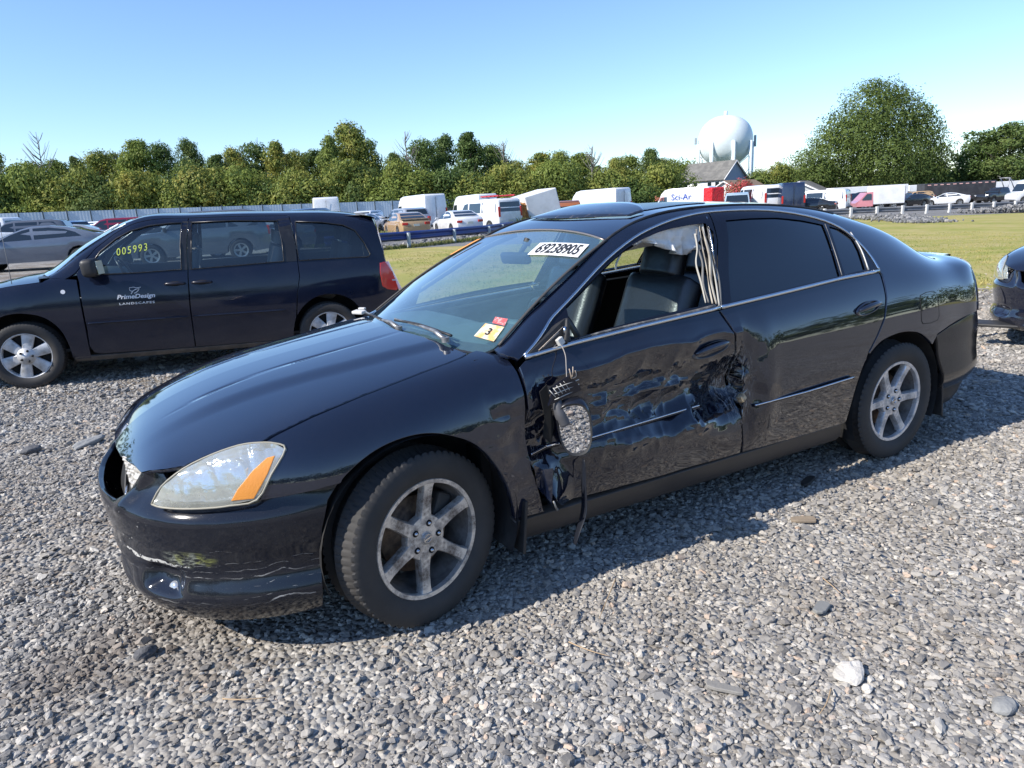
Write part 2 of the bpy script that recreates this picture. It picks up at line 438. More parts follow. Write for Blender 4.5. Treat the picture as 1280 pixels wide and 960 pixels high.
# ------------------------------------------------------------ ground sheet
def ground_material():
    m = bpy.data.materials.new('ground_mix'); m.use_nodes = True; t = NT(m); b = m.node_tree.nodes['Principled BSDF']; b.inputs['Specular IOR Level'].default_value = .2
    tc = t.n('ShaderNodeTexCoord').outputs['Object']; sep = t.n('ShaderNodeSeparateXYZ'); t.l(tc, sep.inputs[0]); X, Y, Z = sep.outputs
    def lin(a, b_, c): return t.math('ADD', t.math('ADD', t.math('MULTIPLY', X, a), t.math('MULTIPLY', Y, b_)), c)
    U = lin(float(RH[0]), float(RH[1]), float(-(CAM[0]*RH[0]+CAM[1]*RH[1]))); Vv = lin(float(FH[0]), float(FH[1]), float(-(CAM[0]*FH[0]+CAM[1]*FH[1])))
    big = t.noise(.35, 4, .6, tc); mid = t.noise(1.6, 4, .6, tc); fine = t.noise(30, 3, .7, tc)
    # gravel
    vo = t.n('ShaderNodeTexVoronoi'); vo.inputs['Scale'].default_value = 42; t.l(tc, vo.inputs['Vector'])
    vo2 = t.n('ShaderNodeTexVoronoi'); vo2.inputs['Scale'].default_value = 17; t.l(tc, vo2.inputs['Vector'])
    sp = t.n('ShaderNodeSeparateColor'); t.l(vo.outputs['Color'], sp.inputs[0])
    cell = t.ramp(sp.outputs[0], [(0,(.19,.18,.168)),(.4,(.30,.285,.262)),(.75,(.42,.40,.36)),(1,(.56,.525,.47))])
    grav = t.mix(t.math('MULTIPLY', t.ramp(mid, [(.42,(0,0,0)),(.62,(1,1,1))]), .55), cell, (.25,.215,.17))
    dirtm = t.math('MULTIPLY', t.ramp(mid, [(.45,(0,0,0)),(.6,(1,1,1))]), t.ramp(t.math('MULTIPLY', U, -.4), [(.1,(0,0,0)),(.8,(1,1,1))]))
    grav = t.mix(t.math('MULTIPLY', dirtm, .6), grav, (.155,.12,.09))
    # grass: yellow-green lawn with dry patches
    gm = t.ramp(t.math('ADD', t.math('MULTIPLY', big, .7), t.math('MULTIPLY', mid, .4)), [(.36,(.24,.27,.060)),(.50,(.35,.335,.090)),(.60,(.45,.375,.14)),(.72,(.50,.41,.20))])
    gfine = t.noise(9, 5, .8, tc); gcol = t.mix(t.math('MULTIPLY', gfine, .40), gm, (.13,.155,.03))
    mp = t.n('ShaderNodeMapping'); mp.inputs['Rotation'].default_value = (0, 0, -YAW+R(90)); mp.inputs['Scale'].default_value = (.09, .28, 1); t.l(tc, mp.inputs[0])
    band = t.noise(1.0, 3, .5, mp.outputs[0]); gcol = t.mix(t.math('MULTIPLY', t.ramp(band, [(.44,(0,0,0)),(.66,(1,1,1))]), .30), gcol, (.40,.315,.16))
    # lot beyond: worn asphalt and stone
    lot = t.ramp(t.math('ADD', t.math('MULTIPLY', mid, .5), t.math('MULTIPLY', fine, .5)), [(.3,(.17,.165,.16)),(.7,(.30,.29,.275))])
    wob = t.math('MULTIPLY', t.math('SUBTRACT', t.noise(.55, 5, .65, tc), .5), 3.0); wob2 = t.math('MULTIPLY', t.math('SUBTRACT', t.noise(5, 4, .7, tc), .5), 2.4)
    wv = t.math('ADD', wob, wob2)
    # near edge of the grass: 9.9 m out on the right, farther on the left
    edge = t.math('ADD', 9.7, t.math('MULTIPLY', t.math('SUBTRACT', 4.5, U, True), 1.0))
    e2 = t.math('ADD', edge, t.math('MULTIPLY', t.math('MAXIMUM', t.math('SUBTRACT', 3.0, U), 0), .45))
    g1 = t.math('GREATER_THAN', t.math('SUBTRACT', t.math('ADD', Vv, t.math('MULTIPLY', wv, .7)), e2), 0)
    farl = t.math('ADD', 29.5, t.math('MULTIPLY', t.math('MINIMUM', t.math('MAXIMUM', t.math('SUBTRACT', U, 1.0), 0), 12), 1.35))
    g2 = t.math('LESS_THAN', t.math('SUBTRACT', t.math('ADD', Vv, t.math('MULTIPLY', wv, .6)), farl), 0)
    g3 = t.math('GREATER_THAN', t.math('ADD', t.math('ADD', U, wv), t.math('MULTIPLY', Vv, .22)), .6)
    g = t.math('MULTIPLY', t.math('MULTIPLY', g1, g2), g3)
    far = t.math('GREATER_THAN', Vv, 29.0)
    c = t.mix(far, grav, lot); c = t.mix(g, c, gcol)
    vf = t.math('GREATER_THAN', Vv, 140.); c = t.mix(vf, c, (.07,.085,.03))
    t.l(c, b.inputs['Base Color']); b.inputs['Roughness'].default_value = .95
    h = t.math('ADD', t.math('MULTIPLY', vo.outputs['Distance'], -1.0), t.math('MULTIPLY', vo2.outputs['Distance'], -.7)); h = t.math('ADD', h, t.math('MULTIPLY', fine, .35))
    h = t.math('MULTIPLY', h, t.math('SUBTRACT', 1, g))
    h = t.math('ADD', h, t.math('MULTIPLY', t.math('MULTIPLY', gfine, 1.4), g))
    bn = t.n('ShaderNodeBump'); bn.inputs['Strength'].default_value = .9; bn.inputs['Distance'].default_value = .022; t.l(h, bn.inputs['Height']); t.l(bn.outputs[0], b.inputs['Normal'])
    return m
def ugly(a, b, n): return list(np.linspace(a, b, n))
us = np.array(ugly(-1500,-200,6)+ugly(-150,-20,22)+ugly(-18,-7,18)+ugly(-6.5,6.5,110)+ugly(7,20,30)+ugly(22,160,26)+ugly(200,1500,6))
vs_ = np.array(ugly(-600,-30,8)+ugly(-25,-1,14)+ugly(-.5,12,110)+ugly(12.5,50,60)+ugly(55,150,16)+ugly(180,1500,10))
UU, VV = np.meshgrid(us, vs_, indexing='ij'); PX = CAM[0]+RH[0]*UU+FH[0]*VV; PY = CAM[1]+RH[1]*UU+FH[1]*VV
def gheight(x, y):
    u, v = uv_of(x, y); near = (1-sst(v, 8, 14))*(np.abs(u) < 12)
    return terrain(x, y)+near*(.010*vnoise(x, y, 0, 1.1)+.006*vnoise(x, y, 5, 3.1))-.008*near
ZZ = gheight(PX.ravel(), PY.ravel()).reshape(PX.shape)
ground = grid_mesh('ground', np.stack([PX, PY, ZZ], -1), ground_material())
tag(ground, kind='structure')

# ------------------------------------------------------------ stones: one point cloud, a stone instanced on every point
def stone_material(name, stops, warm=.5):
    m = bpy.data.materials.new(name); m.use_nodes = True; t = NT(m); b = m.node_tree.nodes['Principled BSDF']; b.inputs['Roughness'].default_value = .88; b.inputs['Specular IOR Level'].default_value = .25
    oi = t.n('ShaderNodeObjectInfo').outputs['Random']; geo = t.n('ShaderNodeNewGeometry').outputs['Position']
    c = t.ramp(oi, stops); sep = t.n('ShaderNodeSeparateXYZ'); t.l(geo, sep.inputs[0])
    big = t.noise(.9, 4, .6, geo); c2 = t.mix(t.math('MULTIPLY', t.ramp(big, [(.40,(0,0,0)),(.65,(1,1,1))]), warm), c, (.30,.25,.19))
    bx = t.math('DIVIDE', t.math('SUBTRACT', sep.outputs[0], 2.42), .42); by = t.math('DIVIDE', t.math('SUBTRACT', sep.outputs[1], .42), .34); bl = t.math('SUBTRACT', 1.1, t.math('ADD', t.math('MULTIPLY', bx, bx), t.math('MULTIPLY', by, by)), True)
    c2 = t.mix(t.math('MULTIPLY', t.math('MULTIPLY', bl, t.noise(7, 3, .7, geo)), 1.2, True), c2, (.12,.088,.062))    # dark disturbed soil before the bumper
    n = t.noise(55, 3, .6, geo); c3 = t.mix(t.math('MULTIPLY', n, .35), c2, (.13,.125,.12))
    t.l(c3, b.inputs['Base Color'])
    bn = t.n('ShaderNodeBump'); bn.inputs['Strength'].default_value = .35; bn.inputs['Distance'].default_value = .004; t.l(t.noise(120, 3, .7, geo), bn.inputs['Height']); t.l(bn.outputs[0], b.inputs['Normal'])
    return m
STONE = [(0,(.16,.152,.142)),(.2,(.25,.238,.222)),(.5,(.345,.328,.302)),(.72,(.44,.415,.375)),(.88,(.52,.485,.43)),(.955,(.66,.62,.55)),(1,(.55,.40,.29))]
def scatter_nodes(name, kind, material):
    """geometry nodes: instances one of several variants (made inside the nodes) on each vertex"""
    ng = bpy.data.node_groups.new(name, 'GeometryNodeTree'); ng.interface.new_socket('Geometry', in_out='INPUT', socket_type='NodeSocketGeometry'); ng.interface.new_socket('Geometry', in_out='OUTPUT', socket_type='NodeSocketGeometry')
    N = ng.nodes; L = ng.links; gi = N.new('NodeGroupInput'); go = N.new('NodeGroupOutput'); j = N.new('GeometryNodeJoinGeometry')
    def attr(nm, ty):
        a = N.new('GeometryNodeInputNamedAttribute'); a.data_type = ty; a.inputs['Name'].default_value = nm; return a.outputs['Attribute']
    nv = 9 if kind == 'stone' else 1
    for k in range(nv):
        if kind == 'stone':
            ic = N.new('GeometryNodeMeshIcoSphere'); ic.inputs['Radius'].default_value = .5; ic.inputs['Subdivisions'].default_value = 2
            sp = N.new('GeometryNodeSetPosition'); no = N.new('ShaderNodeTexNoise'); no.noise_dimensions = '4D'; no.inputs['W'].default_value = k*7.3; no.inputs['Scale'].default_value = 1.5+.25*(k % 3); no.inputs['Detail'].default_value = 1.2
            vm = N.new('ShaderNodeVectorMath'); vm.operation = 'SUBTRACT'; vm.inputs[1].default_value = (.5,.5,.5); L.new(no.outputs['Color'], vm.inputs[0])
            v2 = N.new('ShaderNodeVectorMath'); v2.operation = 'SCALE'; v2.inputs['Scale'].default_value = 1.15; L.new(vm.outputs[0], v2.inputs[0])
            # snap towards facets
            L.new(ic.outputs['Mesh'], sp.inputs['Geometry']); L.new(v2.outputs[0], sp.inputs['Offset']); g = sp.outputs[0]
            ps = N.new('GeometryNodeInputPosition'); sn_ = N.new('ShaderNodeVectorMath'); sn_.operation = 'MINIMUM'; sn_.inputs[1].default_value = (.36+.03*(k % 4), .40, .33+.02*(k % 3)); sp2 = N.new('GeometryNodeSetPosition')
            mx = N.new('ShaderNodeVectorMath'); mx.operation = 'MAXIMUM'; mx.inputs[1].default_value = (-.38, -.34-.03*(k % 3), -.36); L.new(ps.outputs[0], sn_.inputs[0]); L.new(sn_.outputs[0], mx.inputs[0])
            L.new(g, sp2.inputs['Geometry']); L.new(mx.outputs[0], sp2.inputs['Position']); g = sp2.outputs[0]
            ro = N.new('GeometryNodeTransform'); ro.inputs['Rotation'].default_value = (k*1.7, k*2.3, k*.9); L.new(g, ro.inputs['Geometry']); g = ro.outputs[0]
            sm_ = N.new('GeometryNodeSetShadeSmooth'); sm_.inputs['Shade Smooth'].default_value = False; L.new(g, sm_.inputs['Geometry']); g = sm_.outputs[0]
        else:
            g = None
        ms = N.new('GeometryNodeSetMaterial'); ms.inputs['Material'].default_value = material; L.new(g, ms.inputs['Geometry'])
        ti = N.new('GeometryNodeGeometryToInstance'); L.new(ms.outputs[0], ti.inputs[0]); L.new(ti.outputs[0], j.inputs[0])
    ip = N.new('GeometryNodeInstanceOnPoints'); ip.inputs['Pick Instance'].default_value = True
    L.new(gi.outputs[0], ip.inputs['Points']); L.new(j.outputs[0], ip.inputs['Instance'])
    L.new(attr('idx', 'INT'), ip.inputs['Instance Index']); L.new(attr('rot', 'FLOAT_VECTOR'), ip.inputs['Rotation']); L.new(attr('scl', 'FLOAT_VECTOR'), ip.inputs['Scale'])
    L.new(ip.outputs[0], go.inputs[0]); return ng
def cloud(name, P, rot, scl, ng, nv=9):
    me = bpy.data.meshes.new(name); n = len(P); me.vertices.add(n); me.vertices.foreach_set('co', np.asarray(P, np.float32).ravel())
    for nm, ty, dat in (('rot', 'FLOAT_VECTOR', rot), ('scl', 'FLOAT_VECTOR', scl)):
        a = me.attributes.new(nm, ty, 'POINT'); a.data.foreach_set('vector', np.asarray(dat, np.float32).ravel())
    a = me.attributes.new('idx', 'INT', 'POINT'); a.data.foreach_set('value', rng.integers(0, nv, n).astype(np.int32))
    me.update(); o = link(name, me); md = o.modifiers.new('scatter', 'NODES'); md.node_group = ng; return tag(o, kind='stuff')
stone_ng = scatter_nodes('stone_scatter', 'stone', stone_material('stone', STONE))
def stones(v0, v1, dens, size, spread=.45, lim=1.0, seed=1):
    rg = np.random.default_rng(seed); hw = .80*v1+lim; n = int((v1-v0)*2*hw*dens)
    v = rg.uniform(v0, v1, n); u = rg.uniform(-hw, hw, n); k = np.abs(u) < .80*v+lim; u, v = u[k], v[k]
    x = CAM[0]+RH[0]*u+FH[0]*v; y = CAM[1]+RH[1]*u+FH[1]*v; s_ = size*np.exp(rg.normal(0, spread, len(x)))
    s_ = np.minimum(s_, size*(2.6 if size < .06 else 1.3))
    if v1 > 8.3:        # thin out where the grass begins
        uu, vv = uv_of(x, y); edge = 9.6+np.clip(4.5-uu, 0, 1)+np.maximum(3.0-uu, 0)*.45+.8*vnoise(x, y, 2., .8)+.5*vnoise(x, y, 9., 3.); kp = rg.random(len(x)) < np.where(vv < edge, 1., .10*np.exp(-(vv-edge)/1.2)); x, y, s_, u = x[kp], y[kp], s_[kp], u[kp]
    z = gheight(x, y)+s_*rg.uniform(-.10, .26, len(x))
    if size < .05:      # bare, worn patches of fines where the stones are thinner, most of them lower left
        m_ = vnoise(x, y, 4., 1.3)+.5*vnoise(x, y, 7., 3.7)+.35*np.clip(-u/3., -.6, 1.); keep = rg.random(len(x)) > np.clip((m_-.35)*1.5, 0, np.where(u < -.5, .65, .28)); x, y, z, s_ = x[keep], y[keep], z[keep], s_[keep]
    P = np.stack([x, y, z], 1); rot = np.stack([rg.uniform(-.35, .35, len(x)), rg.uniform(-.35, .35, len(x)), rg.uniform(0, 6.28, len(x))], 1)
    scl = np.stack([s_*rg.uniform(.8, 1.5, len(x)), s_*rg.uniform(.7, 1.1, len(x)), s_*rg.uniform(.38, .75, len(x))], 1)
    return P, rot, scl
ST = [stones(.2, 2.9, 4600, .0168, .40, seed=1), stones(2.9, 4.6, 3600, .0180, .40, seed=2), stones(4.6, 6.4, 1900, .0215, .40, seed=3), stones(6.4, 8.4, 1200, .026, .40, seed=7), stones(.4, 6., 22, .034, .25, seed=8), stones(8.0, 11.5, 380, .036, .4, .2, seed=4), stones(11.5, 15.0, 60, .04, .35, .0, seed=5), stones(.9, 9., 1.0, .055, .30, seed=6)]
P, ro_, sc_ = [np.concatenate(a) for a in zip(*ST)]
cloud('gravel', P, ro_, sc_, stone_ng)
# ------------------------------------------------------------ the wrecked sedan: body surfaces (metres, x forward, y to its left)
L2 = Loft([
 (1.10, [(.79,.17),(.835,.20),(.862,.33),(.883,.50),(.886,.64),(.872,.755),(.842,.85),(.803,.885),(.795,.90),(.785,.91),(.77,.92),(.74,.925),(.71,.925)]),
 (.98,  [(.79,.17),(.835,.20),(.865,.33),(.886,.50),(.890,.65),(.878,.77),(.846,.87),(.800,.922),(.79,.935),(.78,.945),(.765,.955),(.74,.96),(.70,.962)]),
 (.85,  [(.79,.17),(.835,.20),(.867,.33),(.887,.50),(.891,.65),(.880,.78),(.848,.88),(.800,.930),(.786,.957),(.775,.982),(.76,1.005),(.727,1.03),(.672,1.042)]),
 (.66,  [(.79,.17),(.835,.20),(.868,.33),(.888,.50),(.892,.66),(.882,.785),(.851,.885),(.800,.943),(.782,.985),(.763,1.027),(.742,1.07),(.70,1.115),(.634,1.15)]),
 (.50,  [(.79,.17),(.835,.20),(.868,.33),(.888,.50),(.892,.66),(.882,.785),(.852,.89),(.800,.953),(.773,1.015),(.747,1.075),(.715,1.135),(.668,1.195),(.602,1.24)]),
 (.34,  [(.79,.17),(.835,.20),(.868,.33),(.888,.50),(.892,.66),(.882,.79),(.852,.895),(.800,.962),(.765,1.045),(.728,1.125),(.685,1.205),(.635,1.275),(.570,1.325)]),
 (.10,  [(.79,.17),(.835,.20),(.868,.33),(.888,.50),(.892,.66),(.882,.79),(.852,.90),(.800,.975),(.750,1.085),(.70,1.195),(.65,1.295),(.595,1.365),(.530,1.402)]),
 (-.30, [(.79,.17),(.835,.20),(.868,.33),(.888,.50),(.892,.66),(.882,.79),(.854,.91),(.800,1.000),(.745,1.11),(.695,1.22),(.645,1.325),(.59,1.40),(.515,1.436)]),
 (-.80, [(.79,.17),(.835,.20),(.868,.33),(.888,.50),(.892,.66),(.882,.795),(.855,.925),(.800,1.030),(.745,1.13),(.695,1.225),(.64,1.322),(.585,1.385),(.515,1.418)]),
 (-1.10,[(.79,.17),(.835,.20),(.868,.33),(.889,.50),(.893,.66),(.884,.795),(.857,.93),(.803,1.042),(.742,1.135),(.687,1.222),(.63,1.302),(.578,1.355),(.515,1.382)]),
 (-1.40,[(.79,.17),(.835,.20),(.868,.33),(.889,.50),(.893,.66),(.885,.795),(.860,.93),(.812,1.030),(.752,1.110),(.695,1.182),(.635,1.248),(.583,1.292),(.522,1.315)]),
 (-1.75,[(.79,.17),(.835,.20),(.866,.33),(.886,.50),(.889,.66),(.882,.79),(.858,.925),(.815,1.005),(.762,1.055),(.705,1.100),(.648,1.145),(.60,1.175),(.545,1.19)]),
 (-2.00,[(.77,.17),(.815,.20),(.848,.33),(.869,.50),(.873,.66),(.866,.785),(.842,.915),(.802,.985),(.757,1.018),(.71,1.038),(.66,1.052),(.61,1.062),(.55,1.066)]),
 (-2.25,[(.67,.19),(.73,.22),(.78,.33),(.804,.50),(.810,.66),(.804,.775),(.785,.890),(.755,.965),(.735,1.003),(.695,1.025),(.65,1.039),(.595,1.048),(.53,1.053)]),
 (-2.42,[(.46,.22),(.52,.24),(.57,.33),(.60,.50),(.607,.66),(.602,.76),(.592,.875),(.578,.945),(.565,.982),(.54,1.003),(.515,1.018),(.48,1.028),(.44,1.032)]),
])
L1 = Loft([
 (.85,  [(.79,.17),(.835,.20),(.867,.33),(.887,.50),(.891,.65),(.880,.775),(.848,.86),(.790,.905),(.70,.935),(.53,.965),(.35,.985),(.175,.995),(0,1.0)]),
 (1.05, [(.79,.17),(.835,.20),(.863,.33),(.884,.50),(.888,.64),(.874,.765),(.836,.862),(.775,.918),(.69,.943),(.52,.968),(.34,.984),(.17,.992),(0,.994)]),
 (1.30, [(.79,.17),(.835,.20),(.865,.33),(.888,.50),(.893,.64),(.876,.755),(.832,.842),(.765,.893),(.68,.919),(.52,.944),(.34,.960),(.17,.968),(0,.970)]),
 (1.55, [(.79,.17),(.835,.20),(.865,.33),(.888,.50),(.892,.63),(.870,.738),(.824,.812),(.757,.857),(.68,.883),(.52,.910),(.34,.928),(.17,.936),(0,.938)]),
 (1.80, [(.76,.17),(.80,.20),(.84,.33),(.866,.50),(.870,.62),(.850,.715),(.806,.782),(.745,.820),(.67,.845),(.51,.872),(.33,.890),(.165,.898),(0,.900)]),
 (2.00, [(.70,.17),(.74,.20),(.77,.33),(.790,.50),(.794,.60),(.786,.675),(.755,.738),(.70,.775),(.635,.797),(.49,.824),(.32,.843),(.16,.852),(0,.854)]),
 (2.15, [(.62,.17),(.66,.20),(.68,.33),(.695,.50),(.698,.59),(.692,.645),(.67,.695),(.63,.727),(.58,.747),(.46,.774),(.30,.793),(.15,.802),(0,.805)]),
 (2.27, [(.48,.17),(.52,.20),(.54,.33),(.553,.50),(.555,.58),(.55,.615),(.535,.652),(.51,.677),(.475,.693),(.38,.712),(.26,.728),(.13,.737),(0,.74)]),
 (2.345,[(.30,.17),(.34,.20),(.35,.33),(.356,.50),(.356,.55),(.352,.575),(.345,.600),(.33,.622),(.31,.637),(.25,.652),(.17,.664),(.085,.67),(0,.672)]),
])
# front bumper: plan line of the nose, and how far each height sits behind it
_pl = np.array([(2.415,0),(2.408,.15),(2.385,.30),(2.338,.45),(2.255,.60),(2.13,.725),(1.96,.815),(1.78,.862),(1.60,.883)])
_pa = np.r_[0, np.cumsum(np.linalg.norm(np.diff(_pl, axis=0), axis=1))]
PLAN = Spl(_pa, _pl); ALEN = float(_pa[-1])
_oz = Spl([.10,.155,.20,.26,.34,.44,.52,.545,.565,.60,.66,.72,.80], [[.13],[.06],[.022],[-.006],[.016],[.008],[-.001],[.001],[.014],[.048],[.077],[.11],[.20]])
def plan_pt(a, off):
    s_ = np.abs(a); P = PLAN(s_); T = PLAN(s_+1e-3)-PLAN(s_-1e-3); T = T/np.linalg.norm(T, axis=1)[:, None]
    n = np.stack([T[:, 1], -T[:, 0]], 1); q = P-n*off[:, None]; return q*np.stack([np.ones_like(s_), np.where(a < 0, -1, 1)], 1)
def FB(a, z):
    a = np.atleast_1d(np.asarray(a, float)); z = np.broadcast_to(np.asarray(z, float), a.shape)
    k = 1-.72*sst(np.abs(a), .75, 1.25)
    off = _oz(z)[:, 0]; off = np.where(z > .5, off*k, off)
    # lower air intake and fog lamp pocket pressed in
    off = off+.05*np.exp(-((np.abs(a)/.38)**6))*np.exp(-((z-.265)/.05)**4)
    off = off+.045*np.exp(-(((np.abs(a)-.60)/.085)**4+((z-.315)/.042)**4))
    off = off-.020*np.exp(-((np.abs(a)-(.40+.75*(z-.53)))/.040)**2)*sst(z, .50, .58)*sst(z, .74, .68)      # the ridge that runs down beside the grille
    q = plan_pt(a, off); return np.stack([q[:, 0], q[:, 1], z], 1)
# ------------------------------------------------------------ paints used by the sedan
paint = dusty_paint('sedan_paint', (.0050,.0085,.022), dust=(.105,.095,.085), amount=.035, rough=.03, low=.45, lowz=.02, wav=.02, fl=1)
paint_sky_tint = dusty_paint('sedan_paint_sky_tint', (.0085,.0145,.034), dust=(.12,.12,.12), amount=.05, rough=.05, low=0, wav=.015, fl=1)  # same paint for upper panels, sky reflection put in as a bluer base
paint_low = dusty_paint('sill_paint', (.022,.019,.017), dust=(.13,.11,.095), amount=.22, rough=.30, low=.8, lowz=.1)
gloss_black = mat('gloss_black', (.006,.007,.014), .20); satin = mat('satin_trim', (.42,.42,.41), .5, .4); handle_grey = mat('handle_dusty', (.055,.055,.06), .38, coat=.4, bump=(120,.1,.001))
black_plastic = mat('black_plastic', (.018,.018,.019), .55, bump=(180,.2,.002), var=(8,(.05,.048,.045),.45,.8))
dark_void = mat('dark_void', (.006,.006,.006), .9)
chrome = mat('chrome', (.62,.63,.65), .12, 1., rvar=(20,.15))
rubber = mat('rubber', (.030,.029,.028), .75, bump=(90,.25,.002), var=(5,(.055,.050,.046),.35,.75))
leather = mat('leather', (.016,.017,.020), .34, spec=.7, bump=(55,.35,.003))
trim_dark = mat('trim_dark', (.012,.013,.014), .55, bump=(120,.2,.002))
beige = mat('torn_trim', (.42,.38,.31), .8, var=(14,(.22,.19,.15),.4,.7), bump=(40,.4,.004))
cloth_white = mat('airbag_cloth', (.74,.73,.70), .85, bump=(22,.8,.01))
dash_mat = mat('dash_grey', (.075,.105,.11), .6, bump=(150,.2,.002))
glass_ws = glass('windshield_glass', (.76,.94,.95), opacity=.08, film=.11, body=(.27,.50,.57))  # teal diffuse film carries painted sky reflection as well as dust
glass_tint = glass('tinted_glass', (.02,.022,.024), opacity=.25, film=.05, body=(.008,.009,.014), rough=.0)
glass_side = glass('side_glass', (.80,.86,.86), opacity=.02, film=.03)
# front bumper: scraped paint, white scratches, a yellow-green transfer mark
def bumper_material():
    m = dusty_paint('bumper_paint', (.0055,.0075,.014), dust=(.12,.11,.10), amount=.10, rough=.07, low=.30, lowz=-.05)
    t = NT(m); b = m.node_tree.nodes['Principled BSDF']; base = b.inputs['Base Color'].links[0].from_socket; ro = b.inputs['Roughness'].links[0].from_socket
    tc = t.n('ShaderNodeTexCoord').outputs['Object']; sep = t.n('ShaderNodeSeparateXYZ'); t.l(tc, sep.inputs[0]); X, Y, Z = sep.outputs
    wob = t.noise(7, 3, .5, tc)
    # long thin scratches: bands in height, broken by noise
    zz = t.math('ADD', t.math('ADD', Z, t.math('MULTIPLY', wob, .06)), t.math('MULTIPLY', X, .03))
    sc = None
    for z0, wd, th, k in ((.455,.0011,.50,3.1),(.432,.0016,.46,4.3),(.405,.0009,.54,5.7),(.48,.0008,.53,2.2),(.375,.0008,.54,3.7),(.53,.0010,.54,2.6),(.352,.0022,.42,6.)):
        d = t.math('LESS_THAN', t.math('ABSOLUTE', t.math('SUBTRACT', zz, z0)), wd)
        mp = t.n('ShaderNodeMapping'); mp.inputs['Scale'].default_value = (k, k, 40); mp.inputs['Location'].default_value = (z0*9, 0, 0); t.l(tc, mp.inputs[0])
        d = t.math('MULTIPLY', d, t.math('GREATER_THAN', t.noise(3, 4, .7, mp.outputs[0]), th))
        sc = d if sc is None else t.math('MAXIMUM', sc, d)
    reg = t.math('MULTIPLY', t.math('GREATER_THAN', Y, .22), t.math('LESS_THAN', Y, .86)); sc = t.math('MULTIPLY', sc, t.math('MULTIPLY', reg, t.math('MULTIPLY', t.math('SUBTRACT', t.noise(4, 4, .7, tc), .44, True), 4., True)))
    # chips: white specks on the front face
    chips = t.math('GREATER_THAN', t.noise(75, 2, .6, tc), .70); chips = t.math('MULTIPLY', chips, t.math('LESS_THAN', t.math('ABSOLUTE', t.math('SUBTRACT', Z, .42)), .13))
    chips = t.math('MULTIPLY', chips, t.math('GREATER_THAN', t.noise(9, 2, .6, tc), .50))
    chips = t.math('MULTIPLY', chips, t.math('MULTIPLY', t.math('LESS_THAN', Y, .62), t.math('GREATER_THAN', Z, .365)))
    # gouged edge above the fog lamp
    dy = t.math('DIVIDE', t.math('SUBTRACT', Y, .50), .16); dz = t.math('DIVIDE', t.math('SUBTRACT', zz, .475), .008)
    g = t.math('LESS_THAN', t.math('ADD', t.math('MULTIPLY', dy, dy), t.math('MULTIPLY', dz, dz)), 1); g = t.math('MULTIPLY', g, t.math('GREATER_THAN', t.noise(45, 3, .7, tc), .47))
    allw = t.math('MAXIMUM', t.math('MULTIPLY', sc, .8), t.math('MAXIMUM', t.math('MULTIPLY', chips, .9), g))
    c1 = t.mix(allw, base, (.50,.49,.46))
    dy = t.math('DIVIDE', t.math('SUBTRACT', Y, .655), .075); dz = t.math('DIVIDE', t.math('SUBTRACT', zz, .505), .035)
    e = t.math('SUBTRACT', 1.15, t.math('ADD', t.math('MULTIPLY', dy, dy), t.math('MULTIPLY', dz, dz)), True)
    mp = t.n('ShaderNodeMapping'); mp.inputs['Scale'].default_value = (3, 3, 16); t.l(tc, mp.inputs[0])
    e = t.math('MULTIPLY', e, t.math('MULTIPLY', t.math('SUBTRACT', t.noise(9, 5, .75, mp.outputs[0]), .46, True), 7, True), True)
    yl = t.ramp(t.noise(14, 2, .5, tc), [(.45,(.30,.32,.26)),(.56,(.38,.40,.10))])
    t.l(t.mix(t.math('MULTIPLY', e, .8), c1, yl), b.inputs['Base Color'])
    t.l(t.math('ADD', ro, t.math('MULTIPLY', t.math('MAXIMUM', allw, e), .4), True), b.inputs['Roughness'])
    return m
bumper_paint = bumper_material()
def crushed_material():
    m = dusty_paint('crushed_paint', (.0042,.0065,.016), dust=(.105,.095,.085), amount=.06, rough=.04, low=.5, lowz=.05, wav=.03, fl=1)
    t = NT(m); b = m.node_tree.nodes['Principled BSDF']; base = b.inputs['Base Color'].links[0].from_socket; ro = b.inputs['Roughness'].links[0].from_socket
    tc = t.n('ShaderNodeTexCoord').outputs['Object']; sep = t.n('ShaderNodeSeparateXYZ'); t.l(tc, sep.inputs[0]); X, Y, Z = sep.outputs
    def blob(cx, cz, ax, az):
        a = t.math('DIVIDE', t.math('SUBTRACT', X, cx), ax); c = t.math('DIVIDE', t.math('SUBTRACT', Z, cz), az); return t.math('SUBTRACT', 1., t.math('ADD', t.math('MULTIPLY', a, a), t.math('MULTIPLY', c, c)), True)
    mp = t.n('ShaderNodeMapping'); mp.inputs['Scale'].default_value = (1, 1, 4); t.l(tc, mp.inputs[0])
    mp2 = t.n('ShaderNodeMapping'); mp2.inputs['Scale'].default_value = (5, 1, 1); t.l(tc, mp2.inputs[0])
    n1 = t.noise(38, 4, .75, mp.outputs[0]); n2 = t.noise(30, 4, .75, mp2.outputs[0])
    a = t.math('MULTIPLY', blob(-.185, .64, .10, .22), t.math('MULTIPLY', t.math('SUBTRACT', n2, .50, True), 7, True))
    c = t.math('MULTIPLY', blob(.25, .68, .66, .09), t.math('MULTIPLY', t.math('SUBTRACT', n1, .55, True), 6, True))
    d = t.math('MULTIPLY', blob(.93, .50, .07, .22), t.math('MULTIPLY', t.math('SUBTRACT', n2, .54, True), 6, True))
    f = t.math('MAXIMUM', t.math('MAXIMUM', a, t.math('MULTIPLY', c, .5)), d)
    t.l(t.mix(t.math('MULTIPLY', f, .75), base, (.42,.41,.39)), b.inputs['Base Color']); t.l(t.math('ADD', ro, t.math('MULTIPLY', f, .5), True), b.inputs['Roughness'])
    return m
crushed = crushed_material()

